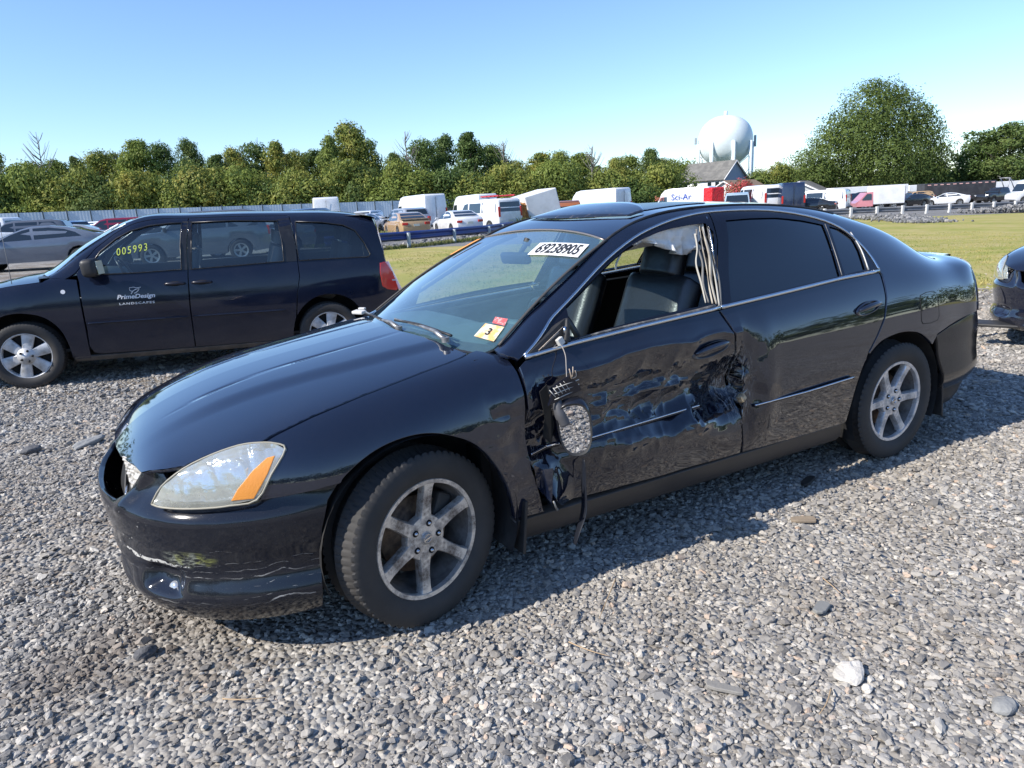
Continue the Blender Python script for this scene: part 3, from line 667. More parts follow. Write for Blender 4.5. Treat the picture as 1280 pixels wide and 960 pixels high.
sedan = thing('wrecked_sedan', 'black four-door sedan with a crushed front door and dangling mirror, in the foreground', 'car')
AS = (1., .11)
def sx(x, z, lo=0, hi=9): return (x, float(L2.inv([x], z, 2, lo, hi)[0]))
def sn(x, y, z, lo=5, hi=12): return (x, float(L2.near([x], [y], [z], lo, hi)[0]))
def fx(x, z, lo=0, hi=7): return (x, float(L1.inv([x], z, 2, lo, hi)[0]))
def fn1(x, y, z, lo=0, hi=12): return (x, float(L1.near([x], [y], [z], lo, hi)[0]))
def fy(x, y, lo=6, hi=12): return (x, float(L1.inv([x], y, 1, lo, hi)[0]))

def ridge(x, z, s, off=0.): return 1-2*np.abs(vnoise(x, z, off, s))
def dent(x, z):
    """how far the flank is pushed in (metres)"""
    d = np.zeros_like(x)
    g = lambda cx, cz, sx_, sz: np.exp(-((x-cx)/sx_)**2-((z-cz)/sz)**2)
    fd = ((x < .975) & (x > -.21)).astype(float)
    # front door
    d += fd*(.055*g(.18,.66,.48,.105)+.050*g(-.14,.60,.15,.15)+.050*g(.86,.58,.15,.20)+.018*g(.5,.74,.22,.05)-.012*g(.30,.50,.45,.04)-.012*g(.1,.80,.5,.035))
    m = fd*np.exp(-((z-.635)/.185)**4)*sst(x, -.25, -.1)**.3
    wx = x+.05*vnoise(x, z, 3., 4); wz = z+.035*vnoise(x, z, 9., 5)
    ab = lambda *q: np.abs(vnoise(*q))
    d += m*(.042*ab(wx*.75, wz*1.35, 7., 3.6)+.026*ab(wx+.3*wz, wz*1.5, 15., 7.)+.009*ab(wx, wz*1.4, 24., 15.)+.003*vnoise(x, z*1.5, 2., 24)-.014)
    d += fd*.004*vnoise(x*.8, z*2, 7., 7)
    d += fd*.010*ridge(wx, wz, 9., 12.)*g(.86,.52,.14,.22)
    # folded-out lower front corner
    d -= fd*.060*np.clip(1-np.hypot((x-.875)/.12, (z-.36)/.17), 0, 1)**1.3
    # sharp horizontal fold under the belt
    jag = .030*vnoise(x, z*0, 4., 6)+.012*vnoise(x, z*0, 8., 17)+.03*(x-.3)
    d += fd*.030*sst(z+jag, .878, .775)*sst(z, .48, .62)*sst(x, .92, .72)
    d += fd*.006*np.exp(-((z+jag-.868)/.010)**2)*-1*sst(x, .9, .7)
    # rear door leading edge
    rd = (x < -.205).astype(float)
    d += rd*(.045*g(-.21,.60,.10,.17)+.022*g(-.22,.78,.06,.10)-.01*g(-.36,.62,.05,.2))
    m2 = rd*np.exp(-((x+.22)/.13)**2-((z-.60)/.22)**4); d += m2*(.036*ab(x*1.2, z*.8, 12., 6.)+.013*ab(x, z, 3., 14.)-.014)
    # gentle waviness of the big panels, enough to break the reflections
    d += rd*.0012*vnoise(x*.6, z*1.5, 6., 4)*sst(x, -2.2, -1.9)
    return d
_e = 2e-3
def with_dent(L):
    def f(x, v):
        P = L(x, v); N = np.cross(L(np.asarray(x)+_e, v)-L(np.asarray(x)-_e, v), L(x, np.asarray(v)+.02)-L(x, np.asarray(v)-.02)); N /= np.linalg.norm(N, axis=1)[:, None]+1e-12
        N = np.where(N[:, 1:2] < 0, -N, N)
        return P-N*dent(P[:, 0], P[:, 2])[:, None]
    return f
S2 = with_dent(L2)
def fend_dent(x, v):
    P = L1(x, v); X, Z = P[:, 0], P[:, 2]
    g = lambda cx, cz, a, b: np.exp(-((X-cx)/a)**2-((Z-cz)/b)**2)
    m = 1.4*g(1.02,.70,.12,.13)+g(.98,.48,.09,.12)
    d = .022*g(.97,.62,.09,.14)+m*(.008*ridge(X, Z, 10., 8.)+.004*vnoise(X, Z, 3., 26))+.0008*vnoise(X, Z, 5., 5)
    return P-np.stack([0*d, d, 0*d], 1)
BELT = [(.925,.924),(.684,.948),(.347,.97),(-.063,.992),(-.425,1.012),(-.979,1.045),(-1.257,1.052)]
bx_, bz_ = np.array(BELT)[::-1].T
def belt(x): return float(np.interp(x, bx_, bz_))
def beltline(x0, x1, n=14, dz=0.): return [sx(x, belt(x)+dz, 5, 9) for x in np.linspace(x0, x1, n)]
CHR = [(.925,.799,.928),(.80,.755,1.010),(.708,.729,1.075),(.467,.664,1.214),(.226,.612,1.325),(.082,.592,1.365),(-.075,.577,1.394),(-.30,.565,1.412),(-.666,.572,1.397),(-.991,.606,1.340),(-1.160,.645,1.270),(-1.235,.70,1.185),(-1.265,.75,1.115),(-1.270,.79,1.058)]
CH2 = smooth_line([sn(*c) for c in CHR], 4)                     # chrome line in the surface's domain
arch_f = smooth_line([(1.035,.30),(1.045,.36),(1.082,.487),(1.179,.637),(1.299,.71),(1.42,.735),(1.564,.712),(1.69,.642),(1.762,.546),(1.785,.40),(1.80,.28)], 6)
arch_r = smooth_line([(-.985,.30),(-.995,.403),(-1.018,.512),(-1.068,.620),(-1.172,.695),(-1.30,.722),(-1.42,.722),(-1.545,.692),(-1.675,.60),(-1.765,.46),(-1.80,.32),(-1.815,.20)], 6)
af = [tuple(p) for p in arch_f]; ar = [tuple(p) for p in arch_r]

for sd in (1, -1):
    nm = 1 if sd > 0 else -1
    SF = S2 if sd > 0 else L2; FF = fend_dent if sd > 0 else L1
    # fender
    hood_edge = [(1.915,.752),(1.86,.748),(1.733,.738),(1.552,.719),(1.335,.702),(1.20,.692),(1.13,.678),(1.085,.655)]
    P = [fy(*q) for q in hood_edge]+[fn1(1.05,.645,.955,8,12), fn1(1.0,.70,.955,6,10), fn1(.972,.765,.93,6,9), fx(.966,.88), fx(.963,.744), fx(.968,.634), fx(.955,.50), fx(.925,.40), fx(.90,.298)]
    P += [fx(*q) for q in af if q[1] >= .298 and (q[0] < 1.70)]+[fx(1.70,.628), fx(1.793,.620), fx(1.88,.614), fx(1.955,.610), fn1(1.905,.818,.694), fn1(1.845,.803,.760), fn1(1.862,.782,.779)]
    f = patch('fender', FF, P, .014, paint, sedan, asp=AS, side=sd, thick=.03, gap=.0045)
    # doors
    fd = [sx(.958,.900), sx(.957,.744), sx(.960,.634), sx(.943,.50), sx(.900,.42), sx(.868,.36), sx(.83,.318)] if sd > 0 else [sx(.958,.90), sx(.957,.744), sx(.960,.634), sx(.94,.48), sx(.92,.40), sx(.885,.325), sx(.83,.318)]
    fd += [sx(.678,.314), sx(.3,.305), sx(-.206,.297), sx(-.206,.42), sx(-.196,.60), sx(-.180,.74), sx(-.155,.86), sx(-.112,.955)]+beltline(-.10,.925,16,-.006)
    d1 = patch('door', SF, fd, .009 if sd > 0 else .03, crushed if sd > 0 else paint, sedan, asp=AS, side=sd, thick=.035, gap=.0045)
    rd = [sx(-.109,.985), sx(-.160,.86), sx(-.186,.74), sx(-.206,.60), sx(-.216,.42), sx(-.216,.297), sx(-.55,.290), sx(-.972,.288)]+[sx(*q) for q in ar if q[1] > .295 and q[0] > -1.075]
    rd += [sx(-1.085,.66), sx(-1.15,.735), sx(-1.215,.82), sx(-1.25,.92), sx(-1.268,1.035)]+beltline(-1.26,-.115,16,-.006)
    d2 = patch('door', SF, rd, .012 if sd > 0 else .03, crushed if sd > 0 else paint, sedan, asp=AS, side=sd, thick=.03, gap=.0045)
    tag(d1, 'crumpled front door' if sd > 0 else 'front door on the far side'); tag(d2, 'dented rear door' if sd > 0 else 'rear door on the far side')
    # side frame: A pillar, roof rail, C pillar and rear quarter in one pressing
    top = [(x, 12.) for x in np.linspace(-2.40, .34, 40)]+[(x, 12.) for x in (.5,.66,.85,1.0)]
    q = [(1.005, 10.5), (.985, 8.4), (.950, 7.1)]+[(c[0]+(.004 if c[0] < -1.2 else 0), c[1]+(.10 if c[0] > -1.2 else .03)) for c in CH2]
    q += [sx(-1.285,1.035), sx(-1.262,.92), sx(-1.225,.82), sx(-1.158,.735), sx(-1.09,.655)]+[sx(*a) for a in ar if a[0] < -1.085 and a[0] > -1.66]
    q += [sx(-1.70,.672), sx(-1.84,.705), sx(-2.05,.737), sx(-2.25,.75), sx(-2.385,.755), sx(-2.385,.80), sx(-2.33,.84), sx(-2.30,.90), (-2.275, 7.6), (-2.285, 9.2), (-2.33, 10.6)]
    patch('side_frame', SF, q+top, .016 if sd > 0 else .03, paint, sedan, asp=AS, side=sd, thick=.02, gap=.002)
    # sill
    sp = [(1.02, .4), (1.03, 1.2), sx(1.03,.292)]+[sx(x, .292) for x in np.linspace(.9,-.95,12)]+[(-.975, 1.2), (-.975, .4)]
    patch('sill', L2, sp, .03, paint_low, sedan, asp=AS, side=sd, thick=.05)
    # door frames round the glass (gloss black)
    front_open = [(.700,.792,.962),(.672,.725,1.084),(.576,.700,1.135),(.431,.664,1.213),(.274,.632,1.288),(.142,.619,1.327),(-.039,.613,1.355),(-.20,.612,1.362),(-.225,.640,1.32),(-.16,.72,1.15),(-.118,.79,1.015)]
    fo = [sn(*c) for c in front_open]
    k = [i for i, c in enumerate(CH2) if c[0] > -.262]
    out = [tuple(CH2[i]) for i in k]+[sn(-.262,.568,1.410), sn(-.225,.65,1.27), sn(-.15,.74,1.12), sn(-.103,.795,1.0)]+beltline(-.10,.90,14,.004)
    patch('window_frame', L2, out, .016, gloss_black, d1, asp=AS, side=sd, holes=[fo], gap=.0, ring=False)
    rg = [(-.335,.612,1.368),(-.50,.611,1.369),(-.69,.612,1.361),(-.86,.619,1.339),(-1.015,.631,1.307),(-.985,.72,1.17),(-.955,.793,1.058),(-.55,.795,1.034),(-.190,.795,1.014),(-.235,.73,1.14),(-.30,.66,1.28)]
    qg = [(-1.060,.636,1.297),(-1.14,.645,1.275),(-1.20,.672,1.228),(-1.195,.72,1.16),(-1.165,.785,1.070),(-.998,.791,1.060),(-1.02,.73,1.16)]
    k = [i for i, c in enumerate(CH2) if c[0] < -.268]
    out = [sn(-.268,.567,1.411)]+[tuple(CH2[i]) for i in k]+beltline(-1.255,-.11,18,.004)+[sn(-.157,.74,1.12), sn(-.232,.65,1.27)]
    wf = patch('window_frame', L2, out, .018, gloss_black, d2, asp=AS, side=sd, holes=[[sn(*c) for c in rg], [sn(*c) for c in qg]], gap=.0, ring=False)
    inset = lambda u, v: L2(u, v)-np.array([0, .006, .002])
    if sd < 0:
        patch('window', inset, fo, .04, glass_side, d1, asp=AS, side=sd, thick=.004, gap=-.004)
    patch('window', inset, [sn(*c) for c in rg], .04, glass_tint if sd > 0 else glass_side, d2, asp=AS, side=sd, thick=.004, gap=-.004)
    patch('quarter_window', inset, [sn(*c) for c in qg], .04, glass_tint, d2, asp=AS, side=sd, thick=.004, gap=-.004)
    # bright trim: window surround, belt, lower strips
    def online(dom, off=.004, L=L2):
        D = np.array(dom); P = L(D[:, 0], D[:, 1]); N = np.cross(L(D[:, 0]+_e, D[:, 1])-L(D[:, 0]-_e, D[:, 1]), L(D[:, 0], D[:, 1]+.02)-L(D[:, 0], D[:, 1]-.02)); N /= np.linalg.norm(N, axis=1)[:, None]
        N = np.where(N[:, 1:2] < 0, -N, N); P = P+N*off; return P*[1, sd, 1]
    tube('chrome_strip', online(CH2, .003), .0065, chrome, sedan, n=8)
    tube('chrome_strip', online(beltline(.925,-.105,24), .004), .010, chrome, d1, n=8)
    tube('chrome_strip', online(beltline(-.115,-1.262,24), .004), .010, chrome, d2, n=8)
    tube('chrome_strip', online([sn(-1.036,.628,1.308), sn(-1.0,.72,1.165), sn(-.974,.793,1.06)], .001), .0026, mat('satin_dark', (.16,.16,.16), .5, .2), d2, n=6, sm=4)
    tube('chrome_strip', online([sn(-1.212,.655,1.255), sn(-1.215,.72,1.165), sn(-1.188,.79,1.066)], .003), .004, satin, d2, n=6, sm=4)
    def strip(pts, parent, L=L2):
        D = [sx(a, b, 1, 7) for a, b in pts]; A = online(D, .010, SF)
        V, F = tube_vf(resample(A, 40), .0095, 8, .7); link('side_moulding', mesh_of('side_moulding', V, F), gloss_black, parent)
        V, F = tube_vf(resample(online([sx(a, b+.004, 1, 7) for a, b in pts], .016, SF), 40), .0055, 8, .8); link('chrome_strip', mesh_of('chrome_strip', V, F), chrome, parent)
    strip([(-.265,.520),(-.6,.535),(-.955,.548)], d2); strip([(.68,.548),(.3,.556),(.04,.560)], d1)
    if sd > 0: strip([(.945,.535),(.86,.545),(.80,.555)], d1)
    # roof ditch moulding
    tube('roof_moulding', [tuple(np.array(L2([x],[12.])[0])*[1, sd, 1]+np.array([0,0,.001])) for x in np.linspace(.36,-1.25,24)], .006, black_plastic, sedan, n=6)
    # handles
    for dd, hx, hz, ln in ((d1, -.02, .822, .235), (d2, -1.09, .885, .20)):
        yb = float(SF([hx], [sx(hx, hz)[1]])[0][1]) if sd > 0 else float(L2([hx], [sx(hx, hz)[1]])[0][1])
        slope = .12
        def hp(u, v, bulge=0.): return (hx+u, sd*(yb+.006+bulge-.12*abs(v)), hz+v-u*slope)
        ring = [(math.cos(a)*ln*.5, math.sin(a)*.036) for a in np.linspace(0, 2*math.pi, 33)[:-1]]
        V = []; F = []; prof = [(1.0,.000),(.97,.006),(.90,.008),(.80,.004),(.62,-.022),(.0,-.03)]
        for s_, b_ in prof:
            for a_, c_ in ring: V.append(hp(a_*s_, c_*s_*(1 if c_ > 0 else .9), b_))
        n_ = len(ring)
        for i in range(len(prof)-1):
            for j in range(n_): F.append((i*n_+j, i*n_+(j+1) % n_, (i+1)*n_+(j+1) % n_, (i+1)*n_+j))
        ho = link('door_handle', mesh_of('door_handle', V, F), handle_grey if dd == d1 else paint, dd)
        tube('handle_pull', [hp(u*ln*.44, .016-.008*u*u, .010+.012*(1-u*u)) for u in np.linspace(-1, 1, 13)], [.006,.010,.012,.013,.013,.013,.013,.013,.013,.013,.012,.010,.006], paint, ho, n=10)
    # front lamp cluster
    HL = [(2.252,.575,.600),(2.215,.62,.665),(2.143,.646,.718),(2.059,.675,.754),(1.974,.711,.778),(1.915,.745,.785),(1.870,.775,.781),(1.845,.803,.763),(1.902,.821,.694),(1.957,.810,.617),(2.035,.772,.602),(2.095,.734,.596),(2.167,.683,.596),(2.227,.615,.596)]
    HD = [fn1(*h) for h in HL]
    off = lambda k_: (lambda u, v: L1(u, v)+np.stack([0*np.asarray(u)+k_*.75, k_*.6+0*np.asarray(u), 0*np.asarray(u)], 1))
    AH = (1., .06)
    lamp = patch('headlight', lambda u, v: L1(u, v)+np.array([.002,.002,.001]), HD, .010, glass('lens_glass', (.86,.90,.92), opacity=.16, film=.34, body=(.70,.71,.62), rough=.02), sedan, asp=AH, side=sd, gap=.003, thick=.05)
    def refl(u, v):
        P = L1(u, v); b = .045+.004*ridge(P[:,0]*1.2, P[:,2]*.6, 22., 4.)+.004*vnoise(P[:,0], P[:,2]*.3, 2., 60)+.006*vnoise(P[:,0], P[:,2], 2., 14); return P-np.stack([b*.6, b*.7, 0*b], 1)
    patch('reflector', refl, HD, .007, mat('lamp_reflector', (.80,.82,.84), .10, 1., bump=(60,.5,.004)), lamp, asp=AH, side=sd, gap=.004, thick=.002)
    TS = [fn1(*h) for h in [(1.965,.800,.622),(1.912,.812,.698),(1.880,.800,.748),(1.905,.79,.742),(1.955,.782,.705),(2.005,.772,.655),(2.03,.766,.618)]]
    patch('turn_signal', lambda u, v: L1(u, v)+np.array([.003,.0045,0]), TS, .01, mat('amber_lens', (.78,.30,.05), .30, spec=.6, bump=(200,.5,.003)), lamp, asp=AH, side=sd, gap=.002, thick=.01)
    rimp = np.array([L1([a],[b])[0] for a, b in HD])*[1, sd, 1]+np.array([.002, .002*sd, 0])
    tube('lamp_seal', smooth_line(np.r_[rimp, rimp[:1]], 3), .0035, mat('lamp_seal', (.30,.28,.22), .5), lamp, n=6)
    for (cx, cy, cz, rr) in ((2.075,.650,.672,.044),(1.985,.712,.690,.040)):
        V, F = lathe([(.001,.004),(rr*.22,.002),(rr*.26,-.012),(rr*.5,-.016),(rr*.8,-.004),(rr,.012),(rr*1.08,.010),(rr*1.1,-.02)], 24); m_ = mesh_of('bulb_cup', V, F); o = link('bulb_cup', m_, mat('bulb_chrome', (.9,.9,.92), .05, 1.), lamp)
        o.location = (cx, cy*sd, cz); o.rotation_euler = (0, 0, R(-55 if sd > 0 else -125))
    # mud flaps behind the wheels
    MB().box((1.005,.80*sd,.27), (.014,.17,.22), (0,R(-6),0), .004).build('mud_flap', black_plastic, sedan)
    MB().box((-1.835,.80*sd,.29), (.014,.15,.26), (0,R(8),0), .004).build('mud_flap', black_plastic, sedan)
    # wheel house linings
    for cx in (1.41, -1.40):
        G = [[(cx+rr*math.cos(a), sd*yy, .34+rr*math.sin(a)) for rr, yy in ((.385,.868),(.385,.60),(.05,.585))] for a in np.linspace(R(-25), R(205), 28)]
        grid_mesh('wheel_lining', G, black_plastic, sedan)
# fuel flap (near side)
fl = [(-1.535,.885),(-1.545,.90),(-1.60,.910),(-1.668,.910),(-1.688,.90),(-1.703,.87),(-1.706,.77),(-1.69,.75),(-1.62,.742),(-1.55,.748),(-1.537,.765)]
patch('fuel_flap', lambda u, v: L2(u, v)+np.array([0,.0015,0]), [sx(*a) for a in fl], .015, paint, sedan, asp=AS, thick=.003, gap=.0, lip=.001)
FO = np.array([L2([a],[b])[0] for a, b in [sx(*q) for q in densify(np.array(fl), .02)]])+np.array([0,.0008,0])
tube('flap_seam', np.r_[FO, FO[:1]], .002, dark_void, sedan, n=4)

# hood (centre line is v=12; mirrored by sign)
def HOOD(x, w_):
    v = 12-np.abs(w_); P = L1(x, v); sg = np.where(np.asarray(w_) < 0, -1., 1.)
    ya = np.abs(P[:, 1])
    yc = .50-.14*np.clip((x-1.1)/1.1, 0, 1)                       # the power bulge edge
    P[:, 2] += .010*(1-sst(ya, yc-.06, yc+.05))*sst(x, 2.3, 1.9)-.003
    yl2 = .20+.02*(x-1.1); P[:, 2] -= .004*np.exp(-((ya-yl2)/.010)**2)*sst(x, 1.12, 1.3)*sst(x, 2.2, 1.9)
    P[:, 1] *= sg; return P
hl = [(1.085,.652),(1.13,.674),(1.20,.688),(1.335,.698),(1.552,.715),(1.733,.734),(1.86,.744),(1.915,.746),(1.975,.706),(2.06,.672),(2.145,.640),(2.20,.595),(2.245,.535),(2.27,.495),(2.285,.42),(2.305,.33),(2.325,.22),(2.335,.10)]
near_ = [(x, 12-fy(x, y)[1]) for x, y in hl]
cowl = [(1.115,3.),(1.15,2.),(1.175,1.),(1.18,0.)]
loop = near_+[(2.338, 0.)]+[(x, -w_) for x, w_ in near_[::-1]]+[(x, -w_) for x, w_ in cowl[:3]]+[cowl[3]]+[(x, w_) for x, w_ in cowl[2::-1]]
patch('hood', HOOD, loop, .016, paint_sky_tint, sedan, asp=(1.,.15), thick=.02, gap=.008)
# front bumper skin with the grille opening
def a_of_x(x):
    s_ = np.linspace(0, ALEN, 400); return float(np.interp(-x, -PLAN(s_)[:, 0], s_))
aw = [(a_of_x(x), z) for x, z in ((1.700,.626),(1.745,.575),(1.775,.48),(1.790,.36),(1.800,.24),(1.805,.165))]
right = [(a_of_x(1.793),.617),(a_of_x(1.88),.611),(a_of_x(1.957),.606),(a_of_x(2.035),.594),(a_of_x(2.095),.589),(a_of_x(2.167),.588),(a_of_x(2.235),.590),(.66,.606),(.645,.645),(.60,.682),(.55,.694),(.51,.696)]
bp_ = [aw[-1], (.9,.160),(.6,.165),(.3,.160),(0,.155)]
L_ = [(0,.155)]+[(a, z) for a, z in bp_[::-1]][1:]+aw[::-1][1:]+right+[(.49,.672),(.43,.600),(.36,.566),(.15,.553),(0,.552)]
full = L_+[(-a, z) for a, z in L_[::-1]][1:-1]
patch('front_bumper', FB, full, .014, bumper_paint, sedan, thick=.02, gap=.003)
# broken grille: dark hole, cracked chrome surround piece, and the bright radiator edge
GB = lambda a, z: FB(a, z)-np.array([.075,0,0])
patch('grille_cavity', GB, [(-.58,.50),(.58,.50),(.58,.73),(-.58,.73)], .05, dark_void, sedan, thick=.005)
def grp(u, v):   # leaning chrome leaf on the near side of the opening
    return np.stack([2.330-.045*np.asarray(v)-.45*(np.asarray(u)-.35), np.asarray(u), .56+.115*np.asarray(v)], 1)+np.stack([.006*vnoise(u, v, 1., 20), 0*np.asarray(u), 0*np.asarray(u)], 1)
gr = patch('grille', grp, [(.405,.08),(.455,.60),(.490,1.0),(.37,1.08),(.27,1.12),(.33,.62)], .02, mat('chrome_gravel_tint', (.50,.47,.42), .42, .35, var=(60,(.16,.15,.13),.50,.62), bump=(90,.6,.003)), sedan, thick=.006, gap=0)  # warm grey base paints the gravel's reflection onto the chrome
for k in range(5):
    z = .575+k*.02; MB().box((2.29,-.06,z), (.03,.42-.02*k,.005)).build('grille_bar', black_plastic, gr)
tube('grille_bar', [(2.325,.38,.575),(2.31,.30,.61),(2.29,.26,.67)], .006, mat('silver_edge', (.5,.5,.5), .3, 1.), gr, n=6, sm=4)
tube('grille_bar', [(2.325,.345,.575),(2.315,.31,.62),(2.30,.25,.665)], .005, black_plastic, gr, n=6, sm=4)
_f = FB([.615],[.285])[0]
V, F = lathe([(.002,.008),(.018,.006),(.026,.0),(.030,-.012),(.03,-.03)], 24); fo_ = link('fog_lamp', mesh_of('fog_lamp', V, F), mat('fog_glass', (.45,.47,.5), .12, .4, coat=.8), sedan)
fo_.location = (_f[0]-.002, _f[1]+.002, _f[2]-.012); fo_.rotation_euler = (R(10), 0, R(-58))
# rear bumper
_rl = np.array([(-2.485,0),(-2.48,.25),(-2.46,.48),(-2.425,.64),(-2.345,.765),(-2.20,.845),(-2.0,.884),(-1.80,.893),(-1.62,.895)])
_ra = np.r_[0, np.cumsum(np.linalg.norm(np.diff(_rl, axis=0), axis=1))]; RPL = Spl(_ra, _rl); RLEN = float(_ra[-1])
_ro = Spl([.15,.20,.30,.36,.50,.62,.70,.76], [[.13],[.09],[.055],[.010],[.004],[.008],[.016],[.03]])
def FR(a, z):
    s_ = np.abs(np.atleast_1d(a)); z = np.broadcast_to(np.asarray(z, float), s_.shape); P = RPL(s_); T = RPL(s_+1e-3)-RPL(s_-1e-3); T /= np.linalg.norm(T, axis=1)[:, None]
    n = np.stack([-T[:, 1], T[:, 0]], 1)*-1; n = np.where((n[:, 1:2] < 0) & (s_[:, None] > .4), -n, n); n = np.where((n[:, :1] > 0) & (s_[:, None] <= .4), -n, n)
    q = P-n*_ro(z); return np.stack([q[:, 0], q[:, 1]*np.where(np.atleast_1d(a) < 0, -1, 1), z], 1)
def ra(x):
    s_ = np.linspace(0, RLEN, 400); return float(np.interp(x, RPL(s_)[:, 0], s_))
Lr = [(0,.30),(.7,.30),(ra(-2.2),.31),(ra(-2.0),.315),(ra(-1.82),.32),(ra(-1.775),.44),(ra(-1.73),.55),(ra(-1.70),.662),(ra(-1.84),.697),(ra(-2.05),.729),(ra(-2.25),.742),(ra(-2.38),.745),(.5,.75),(0,.75)]
patch('rear_bumper', FR, Lr+[(-a, z) for a, z in Lr[::-1]][1:-1], .02, paint_low if False else dusty_paint('rear_bumper_paint', (.006,.006,.008), dust=(.13,.115,.10), amount=.12, rough=.12, low=.9, lowz=.10), sedan, thick=.02)
Lv = [(0,.17),(.7,.17),(ra(-2.2),.18),(ra(-1.84),.19),(ra(-1.82),.315),(ra(-2.0),.31),(ra(-2.2),.305),(.7,.295),(0,.295)]
patch('bumper_valance', FR, Lv+[(-a, z) for a, z in Lv[::-1]][1:-1], .04, black_plastic, sedan, thick=.02)
MB().box((-1.885,.872,.60), (.012,.01,.055), (0,0,0), .003).build('bumper_slot', dark_void, sedan)
# tail lamps, trunk, back panel
tl_m = mat('tail_lens', (.55,.55,.56), .08, .35, coat=1., var=(30,(.35,.03,.03),.55,.62))
for sd in (1, -1):
    q = [sx(-2.418,.80), sx(-2.335,.84), sx(-2.295,.90), (-2.268,7.6), (-2.275,9.2), (-2.33,10.4), (-2.418,10.8)]
    tl = patch('tail_light', lambda u, v: L2(u, v)+np.array([-.004,.004,.002]), q, .016, tl_m, sedan, asp=AS, side=sd, thick=.03, gap=.002)
    G = [[np.array([-2.42-.045*math.sin(s_*math.pi*.5), y_*sd, z_]) for s_, y_, z_ in ((-.3,yy,zz),(.5,yy-.05,zz-.0),(1,yy-.16,zz))] for yy, zz in [tuple(L2([-2.42],[v])[0][1:]) for v in np.linspace(5.3,10.8,10)]]
    grid_mesh('lamp_face', G, mat('tail_red', (.35,.012,.012), .12, coat=1.), tl)
G = []
for v in np.linspace(5., 12., 14):
    _, yy, zz = L2([-2.42],[v])[0]; G.append([(-2.425-.05*(1-(t_)**6)+.03*(v-5)/7*0, yy*t_, zz+.01*(1-t_*t_)) for t_ in np.linspace(-1, 1, 21)])
grid_mesh('back_panel', G, paint, sedan)
def TR(x, t):
    E = L2(x, 12.); return np.stack([x, E[:, 1]*t, E[:, 2]+.028*(1-np.abs(t)**2.5)], 1)
patch('trunk_lid', TR, [(-2.415,-1),(-2.415,1)]+[(x,1) for x in np.linspace(-2.3,-1.96,6)]+[(-2.0,.5),(-2.01,0),(-2.0,-.5)]+[(x,-1) for x in np.linspace(-1.96,-2.3,6)], .03, paint_sky_tint, sedan, asp=(1,.5))
sp_ = [[(x+.03*(1-y*y), y*.56, zc+.020*(1-y*y)) for y in np.linspace(-1,1,17)] for x, zc in ((-2.12,1.045),(-2.24,1.048),(-2.335,1.050),(-2.36,1.044),(-2.34,1.030),(-2.26,1.020))]
grid_mesh('spoiler', sp_, paint_sky_tint, sedan)
def BL(s_, t):
    s_ = np.asarray(s_, float); x = -1.205-.76*s_; E = L2(x, 12.); zc = 1.392-.298*s_+.035*np.sin(np.pi*s_)
    return np.stack([x-.03*(1-t*t)*s_, E[:, 1]*t, E[:, 2]+(np.maximum(zc-E[:, 2], .008))*(1-np.abs(t)**2.2)], 1)
patch('rear_window', BL, [(0,-1),(1,-1),(1,1),(0,1)], .05, glass_tint, sedan, thick=.004, asp=(.8,.55))
def RF(x, t):
    E = L2(x, 12.); zc = np.interp(np.asarray(x), [-1.25,-1.2,-.9,-.6,-.3,0,.15,.30,.40], [1.388,1.398,1.443,1.460,1.461,1.440,1.415,1.366,1.33])
    return np.stack([x, E[:, 1]*t, E[:, 2]+(np.maximum(zc-E[:, 2], .0))*(1-np.abs(t)**2.4)], 1)
hx = lambda t: .292+.045*t*t
def RFs(x, t):    # smoothed along x so that reflections run clean
    return (RF(np.asarray(x)-.06, t)+RF(x, t)*2+RF(np.asarray(x)+.06, t))/4*np.array([0,1,1])+np.stack([x, 0*np.asarray(x), 0*np.asarray(x)], 1)
patch('roof', RFs, [(hx(t), t) for t in np.linspace(-1,1,17)]+[(x,1) for x in np.linspace(.2,-1.1,10)]+[(-1.2,t) for t in np.linspace(1,-1,13)]+[(x,-1) for x in np.linspace(-1.1,.2,10)], .03, paint, sedan, asp=(1,.55), gap=.003)
tube('header_seal', [tuple(RFs(np.array([hx(t)+.008]), np.array([t]))[0]+np.array([0,0,-.001])) for t in np.linspace(-.97,.97,25)], .0045, mat('header_strip', (.35,.30,.26), .35, .7), sedan, n=6)
# windshield
def WS(s_, t):
    s_ = np.asarray(s_, float); t = np.asarray(t, float)
    xb, zb = 1.145-.155*t*t, .972-.017*t*t; xh, zh = .300+.042*t*t, 1.360-.037*t*t
    b = .022*np.sin(np.pi*np.clip(s_, 0, 1))
    return np.stack([xb+(xh-xb)*s_+b*.45, (.705+(.572-.705)*s_)*t, zb+(zh-zb)*s_+b*.9], 1)
patch('windshield', WS, [(-.06,-.93),(-.06,.93),(0,.975),(.06,.99),(1,.99),(1,-.99),(.06,-.99),(0,-.975)], .05, glass_ws, sedan, asp=(.95,.65), thick=.004, gap=.0)
for sd in (1, -1):
    tube('windshield_seal', [tuple(WS(np.array([s_]), np.array([sd*1.0]))[0]+np.array([.0,0,.004])) for s_ in np.linspace(.02,1,24)], .008, mat('glass_seal', (.05,.046,.042), .6), sedan, n=6, flat=.6)
